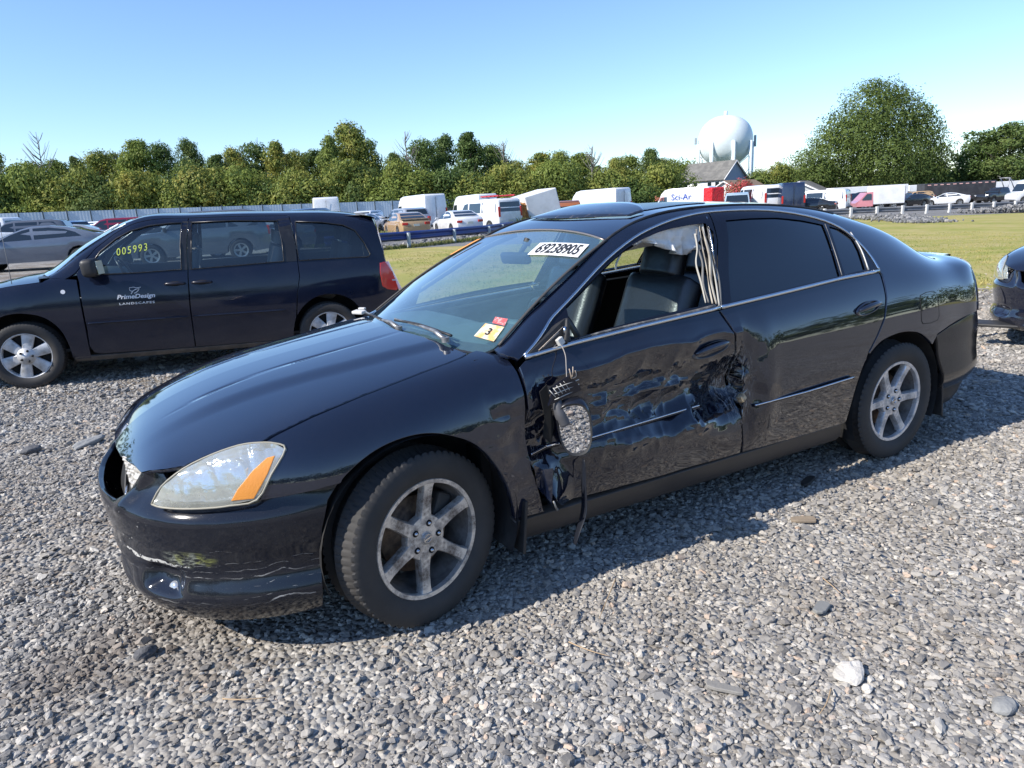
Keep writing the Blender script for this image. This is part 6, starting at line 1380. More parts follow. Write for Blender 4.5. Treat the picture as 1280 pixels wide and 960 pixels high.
def vehicle(kind, color, label, cat, u, v, phi, name=None, group=None, dz=0., scale=1., detail=True, tilt=0.):
    key = (kind, color); K = KIND[kind]
    x, y, z = wpos(u, v); d = RH*math.cos(R(phi))+FH*math.sin(R(phi)); rz = math.atan2(d[1], d[0])
    nm_ = name or {'sedan':'parked_car','coupe':'parked_car','suv':'parked_suv','van':'parked_van','high_van':'parked_van','pickup':'parked_pickup'}[kind]
    if key in PROTO:
        o = copy_tree(PROTO[key]); o.name = nm_
        for k_ in ('group',):
            if k_ in o: del o[k_]
        tag(o, label, cat, group); o.location = (x, y, z+dz); o.rotation_euler = (tilt, 0, rz); o.scale = (scale,)*3; return o
    root = thing(nm_, label, cat, (x, y, z+dz), rz, group); root.rotation_euler = (tilt, 0, rz); root.scale = (scale,)*3; PROTO[key] = root
    out = K['out']; W = K['W']; L = K['L']; Hh = max(p[1] for p in out); wf, wr = K['wb']; r = .33 if kind in ('sedan','coupe') else .36
    def wd(px_, pz):
        w_ = W/2
        if pz > K['belt']: w_ *= 1-(1-K['top'])*((pz-K['belt'])/(Hh-K['belt']))**1.15
        elif pz < .5: w_ *= 1-.10*((.5-pz)/.3)**2
        return w_*(1-.13*min(1, abs(px_)/(L/2))**7)
    z0 = out[-1][1]
    prof = list(out)+[(wr-r*1.24, min(z0,.30))]+[(a, b_*1.0) for a, b_ in arc(wr, r*1.17, min(z0,.30))]+[(wr+r*1.24, .28),(wf-r*1.24, .28)]+arc(wf, r*1.17, min(z0,.30))+[(wf+r*1.24, min(z0,.30))]
    prof = prof[::-1]
    P2 = densify(np.array(prof), .35); n = len(P2)
    xs_ = np.arange(-L/2, L/2, .45); zs_ = [.5,.72,K['belt'],K['belt']*1.0+(Hh-K['belt'])*.5]
    Q = np.array([(a, b_) for a in xs_ for b_ in zs_]); Q = Q[in_poly(Q, P2)]; Q = Q[seg_dist(Q, P2) > .09]
    C = np.concatenate([P2, Q]); rr_ = delaunay_2d_cdt([Vector(c) for c in C], [(i, (i+1) % n) for i in range(n)], [], 1, 1e-6)
    v2 = [tuple(q) for q in rr_[0]]; m = len(v2)
    V = [(a, wd(a, b_), b_) for a, b_ in v2]+[(a, -wd(a, b_), b_) for a, b_ in v2]; F = [tuple(f) for f in rr_[2]]+[tuple(i+m for i in f[::-1]) for f in rr_[2]]
    mp = {}
    for i, o_ in enumerate(rr_[3]):
        for j_ in o_: mp[j_] = i
    for i in range(n): a, b_ = mp[i], mp[(i+1) % n]; F.append((b_, a, a+m, b_+m))
    bm = bmesh.new(); vs = [bm.verts.new(q) for q in V]; [bm.faces.new([vs[i] for i in f]) for f in F]; bmesh.ops.recalc_face_normals(bm, faces=bm.faces)
    es = [e for e in bm.edges if len(e.link_faces) == 2 and e.calc_face_angle(0) > R(50) and max(v_.co.z for v_ in e.verts) > .45]
    bmesh.ops.bevel(bm, geom=es, offset=.05, segments=2, affect='EDGES', profile=.5)
    me = bpy.data.meshes.new('body'); bm.to_mesh(me); bm.free(); me.polygons.foreach_set('use_smooth', [True]*len(me.polygons)); me.set_sharp_from_angle(angle=R(38))
    link('body', me, LP_[color], root)
    for sd in (1, -1):
        for wn in K['win']:
            V = [(a, sd*(wd(a, b_)+.004), b_) for a, b_ in wn]; V2 = [(a, sd*(wd(a, b_)-.02), b_) for a, b_ in wn]; k_ = len(V)
            link('side_window', mesh_of('side_window', V+V2, [tuple(range(k_))]+[(i, (i+1) % k_, k_+(i+1) % k_, k_+i) for i in range(k_)], False), lot_glass, root)
        h, hh, ww = K['tl']; xe = out[-1][0]; xr = float(np.interp(h, sorted([p[1] for p in out[-4:]]), [p[0] for p in sorted(out[-4:], key=lambda q: q[1])]))
        MB().box((xr+.02, sd*(wd(xr, h)-ww*.45), h), (.10, ww, hh), (0,0,R(-12*sd)), .02).build('tail_light', lot_red, root)
        h, hh, ww = K['hl']; xf = float(np.interp(h, [p[1] for p in out[:4]], [p[0] for p in out[:4]]))
        MB().box((xf-.10, sd*(wd(xf, h)-ww*.42), h), (.18, ww, hh), (0,0,R(22*sd)), .03).build('headlight', lot_lamp, root)
        for wx_ in (wf, wr): wheel_lot(root, wx_, sd*(W/2-.11), r, sd)
        MB().box((K['ws'][0][0]-.12, sd*(W/2+.07), K['belt']+.08), (.10,.18,.13), (0,0,0), .03).build('wing_mirror', lot_black if color != 'white' else LP_[color], root)
    for nm2, g in (('windshield', K['ws']), ('rear_window', K['rw'])):
        if not g: continue
        (xa, za), (xb, zb) = g; nx, nz = (abs(zb-za), abs(xb-xa)); q = math.hypot(nx, nz); nx, nz = nx/q*(1 if nm2 == 'windshield' else -1), nz/q
        V = []
        for (a, b_) in ((xa, za), (xb, zb)):
            for s_ in (-1, -.5, 0, .5, 1): V.append((a+nx*.012, s_*(wd(a, b_)-.10), b_+nz*.012))
        link(nm2, mesh_of(nm2, V, [(i, i+1, i+6, i+5) for i in range(4)], True), lot_glass, root)
    if kind in ('high_van', 'van'):
        if kind == 'high_van':
            for s_ in (-1, 1): MB().box((-2.975, s_*.02, 1.45), (.012,.010,2.0)).build('door_seam', lot_black, root)
        MB().box((-2.86 if kind == 'van' else -3.0, 0, .42), (.14, 1.7, .16), (0,0,0), .03).build('rear_bumper', lot_black, root)
    else:
        MB().box((L/2-.02, 0, .52), (.05, .9, .16), (0,0,0), .02).build('grille', lot_black, root)
    MB().box((-L/2-(.14 if kind=='high_van' else .02), 0, .72 if kind != 'pickup' else .7), (.02, .34, .12)).build('licence_plate', mat('plate_cream',(.6,.6,.5),.6), root)
    return root
def U(px_, v): return (px_-640)/891.8*v*.985

# left of the minivan
vehicle('coupe', 'steel', 'steel grey coupe half hidden by the hood of the blue minivan', 'car', U(62,24.5), 24.5, 200, scale=1.0)
vehicle('pickup', 'white', 'white truck at the left edge of the photo, behind the steel grey coupe', 'truck', U(-18,33), 33, 20)
vehicle('suv', 'grey', 'long dark grey SUV directly behind the steel grey coupe', 'suv', U(46,36), 36, 198)
vehicle('sedan', 'silver', 'pale silver car whose roof shows just above the steel grey coupe', 'car', U(100,38), 38, 196)
vehicle('suv', 'maroon', 'maroon SUV showing above the windshield of the blue minivan', 'suv', U(158,42), 42, 196)
vehicle('van', 'white', 'white van in the back row at the far left edge', 'van', U(-2,52), 52, 172)
rowsL = [('sedan','white',78,60,150),('suv','black',52,66,140),('sedan','white',108,64,150),('suv','blue',96,56,160),('sedan','gold',62,74,150),('sedan','white',205,58,150),('suv','silver',178,66,140),('sedan','white',222,70,150),('suv','black',300,44,178),('sedan','grey',262,60,170),('sedan','silver',330,62,170),('suv','white',140,78,150),('sedan','white',20,82,150),('suv','grey',252,82,150),('sedan','white',350,78,150),('sedan','gold',290,88,150)]
desc = ['white car in the far left rows, its roof under the corrugated fence','black SUV in the far left rows near the corrugated fence','white car between the steel grey coupe roof and the fence','small blue SUV seen over the windshield of the minivan','gold car in the last left row before the fence','white car roof just above the front of the minivan roof','silver SUV behind the maroon one','white car in the row behind the minivan roof','black SUV roof showing over the middle of the minivan roof','grey car hidden behind the minivan roof','silver car seen through the middle window of the minivan','white SUV in the last left row before the fence','white car at the far left end of the last row','grey SUV in the last row behind the minivan','white car in the last row behind the sliding door of the minivan','gold car in the last row behind the middle of the minivan']
for (k_, c_, px_, v_, f_), dsc in zip(rowsL, desc): vehicle(k_, c_, dsc, 'suv' if k_ == 'suv' else 'car', U(px_, v_), v_, f_, group='cars in the rows behind the minivan')
for k_, c_, px_, v_, f_, dsc in (('sedan','white',176,27,200,'white car seen through the front door window of the minivan'),('suv','grey',262,25,198,'dark grey SUV seen through the sliding door window of the minivan'),('sedan','silver',330,29,202,'silver car seen behind the rear seats of the minivan'),('sedan','black',405,31,198,'black car seen through the rear side window of the minivan'),('suv','white',222,33,200,'white SUV seen between the front and sliding door windows'),('sedan','maroon',300,36,200,'maroon car seen low through the sliding door window')):
    vehicle(k_, c_, dsc, 'suv' if k_ == 'suv' else 'car', U(px_, v_), v_, f_, group='cars close behind the minivan')
# between minivan and sedan roof
vehicle('suv', 'navy', 'dark blue SUV with a pale windshield, above the rear window of the minivan', 'suv', U(396,45), 45, 262, scale=1.1)
vehicle('high_van', 'white', 'white high-roof van left of the three staggered white cars, rear doors facing us', 'van', U(424,54), 54, 104)
vehicle('sedan', 'white', 'nearest of the three staggered white cars behind the rear of the minivan', 'car', U(462,47.5), 47.5, 255)
vehicle('sedan', 'white', 'middle of the three staggered white cars behind the rear of the minivan', 'car', U(473,54), 54, 258)
vehicle('suv', 'white', 'white SUV, farthest of the three staggered white cars behind the rear of the minivan', 'suv', U(470,62), 62, 255)
t_ = vehicle('sedan', 'tan', 'tan car with a burnt grey trunk behind the blue guard rail', 'car', U(520,43), 43, 112)
MB().box((-1.9,0,1.04), (.85,1.60,.06), (0,R(-3),0), .03).build('burnt_trunk_lid', mat('burnt_metal', (.10,.085,.06), .6, .3, var=(6,(.25,.2,.13),.4,.6)), t_)
vehicle('suv', 'silver', 'silver SUV with a dark rear window between the tan car and the tall white van', 'suv', U(520,48.5), 48.5, 118)
vehicle('high_van', 'white', 'tall long white van standing above the tan car and the white sedan', 'van', U(538,56), 56, 121)
vehicle('sedan', 'white', 'white sedan with red tail lights close behind the blue guard rail', 'car', U(583,44.5), 44.5, 113)
v_ = vehicle('van', 'white', 'white passenger van with a red roof rack right of the white sedan', 'van', U(622,48.5), 48.5, 122)
rk = MB()
for k_ in range(4): rk.box((-2.1+.5*k_,0,2.20), (.05,1.5,.05))
rk.build('roof_rack', LP_['red'], v_)
for s_ in (-.6,.6): MB().box((-1.35,s_,2.24), (2.2,.10,.08), (0,0,0), .02).build('ladder_rail', LP_['red'], v_)
vehicle('high_van', 'white', 'white high-roof van mostly hidden behind the passenger van with the red rack', 'van', U(604,62), 62, 118)
# wrecked cargo body: tilted white panel, orange foam inside
def cargo_box(name, label, cat, u, v, phi, L, W, H, color, z0=.9, tilt=0., wheels=True, group=None, lift=0.):
    x, y, z = wpos(u, v); d = RH*math.cos(R(phi))+FH*math.sin(R(phi)); root = thing(name, label, cat, (x, y, z+lift), math.atan2(d[1], d[0]), group); root.rotation_euler = (0, tilt, math.atan2(d[1], d[0]))
    MB().box((0,0,z0+H/2), (L,W,H), (0,0,0), .06).build('box_body', color, root)
    MB().box((-L/2-.012,0,z0+H/2), (.03,W*.92,H*.92), (0,0,0), .01).build('rear_door', color, root)
    MB().box((-L/2-.032,0,z0+H/2), (.02,.025,H*.9)).build('door_seam', lot_black, root)
    MB().box((0,0,z0-.14), (L*.98,W*.55,.16)).build('chassis', lot_black, root)
    if wheels:
        for wx_ in (-L/2+.9, -L/2+1.8) if L > 5 else (-L/2+1.0, L/2-.8):
            for sd in (1, -1): wheel_lot(root, wx_, sd*(W/2-.14), .42 if L > 5 else .36, sd)
    return root
wt = mat('box_white', (.80,.80,.80), .45, var=(1.2,(.68,.68,.67),.45,.7))
cb = cargo_box('wrecked_box_truck', 'wrecked tilted white box body with torn orange insulation', 'truck', U(686,50), 50, 18, 2.3, 3.4, 1.75, wt, .72, R(-13))
MB().box((-1.25,-1.35,1.55), (.5,.5,1.1), (0,R(12),R(10)), .05).box((-1.4,-1.5,2.0),(.6,.3,.3),(R(20),R(30),0),.05).build('torn_insulation', mat('foam_orange', (.62,.28,.08), .8, var=(5,(.35,.13,.04),.4,.6), bump=(12,.8,.05)), cb)
vehicle('pickup', 'brown', 'orange brown pickup whose cab shows between the wrecked box and the big white van', 'pickup', U(722,53), 53, 262)
vehicle('high_van', 'white', 'big white van standing directly above the sunroof of the black sedan', 'van', U(756,58), 58, 128)
vehicle('sedan', 'blue', 'blue car roof between the two big white vans', 'car', U(806,62), 62, 150)
vehicle('suv', 'gold', 'gold car roof in front of the lettered white van', 'suv', U(826,59), 59, 170, dz=-.35)
lv = vehicle('high_van', 'white', 'long white van with blue hand-painted letters on its rear doors', 'van', U(862,70), 70, 143, scale=1.04)
bl_ = mat('letter_blue', (.02,.06,.35), .6); rd_ = mat('letter_red', (.45,.12,.08), .6)
def put(parent, s, fn, mt, **kw):
    V, F, a_ = text_vf(s, **kw); return link('painted_letters', mesh_of('painted_letters', [fn(q[0], q[1]) for q in V], F, False), mt, parent)
put(lv, 'Sci-Ar', lambda a, b_: (-2.99, .80-1.55*a, 1.85+1.55*b_), bl_, bold=.02)
put(lv, 'Sci-Ar', lambda a, b_: (.6-1.9*a, 1.045-.02*b_, 1.6+1.9*b_), bl_, bold=.0)
put(lv, 'Smart', lambda a, b_: (2.0-1.2*a if False else 1.3-.9*a+.9, 1.045, 1.62+1.5*b_), rd_, bold=.0)
# red wrapped load
x, y, z = wpos(U(901,66), 66)
tp = MB().box((x,y,z+1.75), (1.35,1.35,1.75), (0,0,YAW+.3), .12, 3).build('tarp_wrapped_load', mat('tarp_red', (.55,.015,.02), .45, bump=(3,.9,.15)), None); tag(tp, 'load wrapped in red tarpaulin beside the lettered white van', 'tarpaulin')
vehicle('van', 'paleblue', 'pale blue van facing us right of the red tarpaulin', 'van', U(930,60), 60, 252, scale=.98)
vehicle('van', 'white', 'white van with a dark rear window right of the pale blue van', 'van', U(960,63), 63, 92, scale=1.25)
x, y, z = wpos(U(960,66), 66)
vehicle('high_van', 'navy', 'dark blue high-roof van above the rear window of the black sedan', 'van', U(992,61), 61, 78)
vehicle('coupe', 'black', 'low black car beside the dark blue high-roof van', 'car', U(1014,60), 60, 150)
vehicle('van', 'white', 'white van with battered rear doors behind the white-post rail', 'van', U(1030,70), 70, 140)
vehicle('suv', 'navy', 'dark blue SUV right of the battered white van', 'suv', U(1066,80), 80, 200)
vehicle('suv', 'black', 'black SUV behind the pink and white truck', 'suv', U(1086,88), 88, 110, scale=1.1)
bt = cargo_box('box_truck', 'small white box truck with a pink cab and a magenta rear panel', 'truck', U(1114,74), 74, 172, 3.0, 1.9, 1.75, wt, .55)
K2 = MB(); K2.poly([(1.5,1.0,.4),(3.1,1.0,.4),(3.2,1.0,.75),(2.8,.96,1.0),(2.1,.92,1.75),(1.5,.92,1.8)], -2.0, (0,1,0)); K2.build('cab', LP_['pink'], bt)
MB().poly([(2.6,1.01,1.05),(2.1,.97,1.62),(1.7,.97,1.62),(1.7,1.01,1.05)], .02, (0,1,0)).build('side_window', lot_glass, bt)
MB().box((-1.56,0,1.5), (.03,1.6,1.3)).build('magenta_panel', mat('magenta', (.42,.02,.16), .5), bt)
vehicle('suv', 'tan', 'tan orange SUV roof behind the wrecked black cars', 'suv', U(1148,92), 92, 180)
vehicle('coupe', 'black', 'wrecked black car with crumpled hood right of the pink and white truck', 'car', U(1142,80), 80, 200, group='wrecked black cars')
vehicle('sedan', 'black', 'wrecked black car beside the white sedan, second of the pair', 'car', U(1160,86), 86, 340, group='wrecked black cars')
vehicle('coupe', 'white', 'white coupe with red tail lights in front of the dark trailer', 'car', U(1187,82), 82, 158)
dtm = mat('trailer_dark', (.035,.035,.04), .45, var=(2,(.06,.06,.065),.4,.7))
dt = cargo_box('enclosed_trailer', 'dark grey enclosed trailer with a dashed reflective stripe', 'trailer', U(1200,93), 93, 172, 8.4, 2.3, 2.2, dtm, .45)
for k_ in range(11): MB().box((-3.8+.74*k_,1.165,2.45), (.38,.02,.09)).build('reflective_dash', mat('reflective', (.75,.45,.42), .5), dt)
ft = vehicle('pickup', 'black', 'black tow truck with a raised frame at the right end of the lot', 'truck', U(1252,90), 90, 200)
for a, b_ in (((-2.4,.6,1.2),(-1.2,.6,2.9)),((-2.4,-.6,1.2),(-1.2,-.6,2.9)),((-1.2,.6,2.9),(-1.0,-.6,2.9)),((-1.2,0,2.9),(-2.8,0,2.5)),((-1.2,.6,2.9),(-.9,.6,1.2))): tube('boom_bar', [a, b_], .06, mat('boom_grey', (.35,.35,.36), .5, .4), ft, n=6)
vehicle('high_van', 'white', 'white van cut off by the right edge of the photo', 'van', U(1300,84), 84, 180)
vehicle('suv', 'silver', 'silver SUV beyond the right edge of the rail', 'suv', U(1330,74), 74, 180)
for k_, (px_, vv) in enumerate(((1090,112),(1182,114),(1275,116),(1365,118))):
    cargo_box('semi_trailer', ['first','second','third','fourth'][k_]+' from the left of the long white trailers below the trees', 'trailer', U(px_,vv), vv, 181, 11.4, 2.5, 2.0, wt, .55, group='long white trailers parked end to end', lift=.15)

# ------------------------------------------------------------ guard rails, fence
def wbeam(pts_uv, z0, h, name, label, material, post_m, spacing, post_h, post_w, group=None, cat='guard rail'):
    root = thing(name, label, cat, wpos(*pts_uv[0])); ox, oy, oz = root.location
    A = resample(np.array([[*wpos(*q)] for q in pts_uv]), 60); A = np.array([[p[0], p[1], float(terrain(p[0], p[1]))] for p in A])
    T_ = np.gradient(A[:, :2], axis=0); T_ /= np.linalg.norm(T_, axis=1)[:, None]; N_ = np.stack([-T_[:, 1], T_[:, 0]], 1)
    if (N_[0]@(CAM[:2]-A[0, :2])) < 0: N_ = -N_
    prof = [(0.,0.),(.04,.12),(.075,.22),(.04,.34),(.0,.46),(0,.54),(.04,.66),(.075,.78),(.04,.88),(0.,1.)]
    G = [[(p[0]+n_[0]*a-ox, p[1]+n_[1]*a-oy, p[2]+z0+h*b_-oz) for a, b_ in prof] for p, n_ in zip(A, N_)]
    o = grid_mesh('rail_beam', G, material, root); md = o.modifiers.new('t', 'SOLIDIFY'); md.thickness = .012
    D = np.r_[0, np.cumsum(np.linalg.norm(np.diff(A[:, :2], axis=0), axis=1))]
    for s_ in np.arange(.6, D[-1], spacing):
        p = [np.interp(s_, D, A[:, k]) for k in range(3)]; n_ = [np.interp(s_, D, N_[:, k]) for k in range(2)]
        MB().box((p[0]+n_[0]*.10-ox, p[1]+n_[1]*.10-oy, p[2]+post_h/2-oz), (post_w, post_w, post_h), (0, R(2), math.atan2(n_[1], n_[0])), .015).build('post', post_m, root)
wbeam([(-6.6,26.8),(-3.6,30.6),(-.8,36.5),(.6,44.)], .30, .36, 'guard_rail', 'blue guard rail with pale posts between the grass and the white sedan', mat('rail_blue', (.012,.035,.20), .45, var=(1.5,(.03,.05,.16),.4,.7)), mat('post_pale', (.45,.50,.52), .6), 3.6, .60, .12)
wbeam([(19.6,50.),(29,51.8),(44,56.)], .22, .36, 'guard_rail', 'weathered grey guard rail on white posts across the far edge of the field', mat('rail_grey', (.14,.15,.17), .6, var=(2,(.22,.22,.22),.4,.7)), mat('post_white', (.62,.61,.58), .7), 2.05, .64, .17)
x0, y0, z0_ = wpos(-95, 74)
fence = thing('corrugated_fence', 'long pale blue grey corrugated metal fence below the trees on the left', 'fence', (x0, y0, z0_))
fm = mat('fence_sheet', (.58,.66,.72), .6, .0, var=(.3,(.46,.54,.60),.4,.65)); fpost = mat('fence_post', (.10,.12,.13), .6)
A = resample(np.array([(-95,74),(-57,84),(-15,101),(-4,106)]), 41)
for i in range(40):
    pa, pb = np.array(wpos(*A[i])), np.array(wpos(*A[i+1])); t2 = (pb-pa)/np.linalg.norm((pb-pa)[:2]); nn = np.array([-t2[1], t2[0], 0]); L_ = np.linalg.norm((pb-pa)[:2])
    G = [[tuple(pa+(pb-pa)*s_+nn*(.008 if k_ % 2 else 0)-np.array([x0,y0,z0_])+np.array([0,0,h_])) for k_, s_ in enumerate(np.linspace(0,.985,15))] for h_ in (.25, 3.0)]
    grid_mesh('fence_panel', G, fm, fence, smooth=False)
    q = pa-np.array([x0,y0,z0_]); q2 = pb-np.array([x0,y0,z0_]); MB().box((q[0],q[1],q[2]+1.55), (.12,.12,3.2)).build('fence_post', fpost, fence)
    for h_ in (1.2, 2.9): tube('fence_rail', [tuple(q+np.array([0,0,h_])-nn*-.10), tuple(q2+np.array([0,0,h_])-nn*-.10)], .05, fpost, fence, n=4)

# ------------------------------------------------------------ water tower, houses
steel = mat('tank_white', (.72,.78,.78), .35, var=(.12,(.64,.70,.70),.4,.65))
wx_, wy_, wz_ = wpos(U(906,190)+1.7, 190)
wz_ -= 1.2
wt_ = thing('water_tower', 'white spheroid water tower on columns behind the grey-roofed house', 'water tower', (wx_, wy_, wz_))
prof = [(.001,23.0),(1.0,22.95),(2.6,22.7),(4.2,21.9),(5.6,20.6),(6.45,18.9),(6.75,17.1),(6.55,15.3),(5.8,13.5),(4.6,12.2),(3.2,11.3),(1.6,10.9),(.9,10.7)]
def lathez(pr, n): return [[(r*math.cos(a), r*math.sin(a), z) for a in np.linspace(0, 2*math.pi, n+1)[:-1]] for r, z in pr]
grid_mesh('tank', lathez([tuple(q) for q in smooth_line(prof, 3)], 56), steel, wt_, closed_v=True)
for k_ in range(8):
    a = 2*math.pi*(k_+.35)/8; tube('column', [(6.95*math.cos(a), 6.95*math.sin(a), -.5), (6.85*math.cos(a), 6.85*math.sin(a), 16.4)], .46, steel, wt_, n=14)
    b_ = 2*math.pi*(k_+1.35)/8
    for (z1, z2) in ((4.2,10.2),(10.2,4.2)): tube('brace', [(6.9*math.cos(a),6.9*math.sin(a),z1),(6.9*math.cos(b_),6.9*math.sin(b_),z2)], .09, steel, wt_, n=5)
    tube('stay', [(6.7*math.cos(a),6.7*math.sin(a),13.5),(1.0*math.cos(a),1.0*math.sin(a),9.0)], .09, steel, wt_, n=5)
grid_mesh('riser', lathez([(.9,-.5),(.9,8.5),(1.6,10.2),(3.0,11.4)], 20), steel, wt_, closed_v=True)
tube('vent', [(0,0,22.8),(0,0,24.0)], .45, steel, wt_, n=10)
for s_, h_ in ((-7.6,17.2),(7.6,16.5)): MB().box((-s_*.87,s_*.49,h_), (.5,.5,1.6 if s_ < 0 else 2.8), (0,0,0), .1).build('antenna_box', mat('antenna_grey2',(.35,.38,.4),.6), wt_)
def house(label, u, v, phi, L, W, eave, ridge, wall_m, gable_m, roof_m, wins=(), name='house'):
    x, y, z = wpos(u, v); d = RH*math.cos(R(phi))+FH*math.sin(R(phi)); root = thing(name, label, 'house', (x, y, z), math.atan2(d[1], d[0]))
    h = W/2
    link('side_wall', mesh_of('side_wall', [(-L/2,h,-1),(L/2,h,-1),(L/2,h,eave),(-L/2,h,eave),(-L/2,-h,-1),(L/2,-h,-1),(L/2,-h,eave),(-L/2,-h,eave)], [(0,1,2,3),(5,4,7,6)], False), wall_m, root)
    link('gable_wall', mesh_of('gable_wall', [(-L/2,h,-1),(-L/2,-h,-1),(-L/2,-h,eave),(-L/2,0,ridge-.1),(-L/2,h,eave),(L/2,h,-1),(L/2,-h,-1),(L/2,-h,eave),(L/2,0,ridge-.1),(L/2,h,eave)], [(0,1,2,3,4),(6,5,9,8,7)], False), gable_m, root)
    for sd in (1,-1):
        s_ = (ridge-eave)/h; V = [(-L/2-.4,0,ridge),(L/2+.4,0,ridge),(L/2+.4,sd*(h+.5),eave-.5*s_),(-L/2-.4,sd*(h+.5),eave-.5*s_)]
        o = link('roof_slope', mesh_of('roof_slope', V, [(0,1,2,3)], False), roof_m, root); md = o.modifiers.new('t','SOLIDIFY'); md.thickness = .18
    for sd in (1,-1): tube('barge_board', [(-L/2-.42,0,ridge-.05),(-L/2-.42,sd*(h+.5),eave-.5*(ridge-eave)/h-.05)], .12, mat('trim_white',(.75,.75,.75),.6), root, n=4)
    for (a, zz, w_, hh) in wins:
        f_ = MB().box((a,h+.03,zz), (w_+.2,.06,hh+.2)).build('window', mat('trim_white',(.75,.75,.75),.6), root); MB().box((a,h+.07,zz), (w_,.03,hh)).build('pane', lot_glass, f_)
    return root
shing = mat('shingle_grey', (.13,.125,.115), .9, var=(.8,(.20,.19,.17),.4,.65), bump=(3,.6,.05))
house('two-storey house with grey roof and shaded gable before the water tower', U(898,150), 150, 128, 11, 7.2, 5.6, 8.7, mat('siding_white', (.74,.74,.72), .7), mat('siding_white_shaded', (.34,.40,.50), .7), shing, [(-4,4.2,.9,1.3),(-2.2,4.2,.9,1.3),(1.2,4.2,.9,1.3),(3.6,4.2,.9,1.3)])  # gable's blue grey is shade put into the siding colour
house('low white house with a brown roof, right of the grey-roofed one', U(932,132), 132, 40, 9, 7.5, 2.6, 4.6, mat('siding_white', (.74,.74,.72), .7), mat('siding_white', (.74,.74,.72), .7), mat('shingle_brown', (.24,.17,.12), .9))
house('grey roof showing between the vans and the foot of the big tree', U(1012,118), 118, 60, 11, 8, 1.8, 3.8, mat('siding_grey', (.4,.42,.44), .7), mat('siding_grey', (.4,.42,.44), .7), shing)
# ------------------------------------------------------------ trees
def leaf_material(name, dark, light, yellow):
    m = bpy.data.materials.new(name); m.use_nodes = True; t = NT(m); m.node_tree.nodes.clear(); out = t.n('ShaderNodeOutputMaterial')
    oi = t.n('ShaderNodeObjectInfo').outputs['Random']; geo = t.n('ShaderNodeNewGeometry').outputs['Position']
    tc = t.n('ShaderNodeTexCoord').outputs['Object']
    n1 = t.noise(.9, 3, .6, tc); n2 = t.noise(6, 2, .6, tc)
    f = t.math('ADD', t.math('MULTIPLY', n1, .6), t.math('MULTIPLY', n2, .4)); c = t.ramp(f, [(.30, dark), (.62, light)])
    y_ = t.math('MULTIPLY', t.math('MULTIPLY', t.math('GREATER_THAN', oi, .35), oi), t.ramp(n1, [(.42,(0,0,0)),(.66,(1,1,1))])); c = t.mix(t.math('MULTIPLY', y_, .85), c, yellow)
    d = t.n('ShaderNodeBsdfDiffuse'); t.l(c, d.inputs[0]); tr = t.n('ShaderNodeBsdfTranslucent'); t.l(c, tr.inputs[0])
    gl = t.n('ShaderNodeBsdfGlossy'); gl.inputs['Roughness'].default_value = .45; gl.inputs[0].default_value = (.5,.5,.5,1)
    m1 = t.n('ShaderNodeMixShader'); m1.inputs[0].default_value = .30; t.l(d.outputs[0], m1.inputs[1]); t.l(tr.outputs[0], m1.inputs[2])
    m2 = t.n('ShaderNodeMixShader'); m2.inputs[0].default_value = .015; t.l(m1.outputs[0], m2.inputs[1]); t.l(gl.outputs[0], m2.inputs[2]); t.l(m2.outputs[0], out.inputs[0]); return m
leafA = leaf_material('leaves_mixed', (.085,.125,.032), (.24,.29,.072), (.42,.35,.08))
leafB = leaf_material('leaves_dark', (.050,.088,.030), (.145,.205,.060), (.20,.22,.07))
leafC = leaf_material('leaves_yellow', (.11,.150,.036), (.27,.325,.080), (.44,.37,.10))
bark = mat('bark', (.07,.055,.045), .9, bump=(6,.6,.05)); bark_pale = mat('bark_pale', (.20,.18,.16), .9)
def crown_mesh(name, lobes, n, size, seed, hollow=.55, sag=.25):
    """leaf clumps through a set of ellipsoid lobes: (x,y,z,rx,ry,rz)"""
    rg = np.random.default_rng(seed); vol = np.array([l[3]*l[4]*l[5] for l in lobes])**.75; pick = rg.choice(len(lobes), n, p=vol/vol.sum()); Lb = np.array(lobes)[pick]
    d = rg.normal(size=(n, 3)); d /= np.linalg.norm(d, axis=1)[:, None]; rr = hollow+(1-hollow)*rg.random(n)**.6
    bump = 1+.38*vnoise(d[:,0]*2+pick*3.1, d[:,1]*2, d[:,2]*2, 1.6)+.16*vnoise(d[:,0]*5+pick, d[:,1]*5, d[:,2]*5, 1.)
    P = Lb[:, :3]+d*Lb[:, 3:6]*(rr*bump)[:, None]; k = P[:, 2] > .02; P = P[k]; d = d[k]; n = len(P)
    # twig-like clusters: pull to cluster centres
    nrm = d*.9+rg.normal(size=(n, 3))*.42+np.array([0,0,.25]); nrm /= np.linalg.norm(nrm, axis=1)[:, None]
    a = np.cross(nrm, rg.normal(size=(n, 3))); a /= np.linalg.norm(a, axis=1)[:, None]; b_ = np.cross(nrm, a)
    s_ = size*rg.uniform(.5, 1.3, n)[:, None]; a *= s_; b_ *= s_*.62
    V = np.stack([P-a*.9, P-b_*.8+a*.1, P+a, P+b_*.9-a*.15], 1).reshape(-1, 3)
    me = bpy.data.meshes.new(name); me.vertices.add(len(V)); me.vertices.foreach_set('co', V.astype(np.float32).ravel())
    me.loops.add(4*n); me.loops.foreach_set('vertex_index', np.arange(4*n, dtype=np.int32)); me.polygons.add(n)
    me.polygons.foreach_set('loop_start', np.arange(0, 4*n, 4, dtype=np.int32)); me.polygons.foreach_set('loop_total', np.full(n, 4, dtype=np.int32)); me.update(); me.validate(); return me
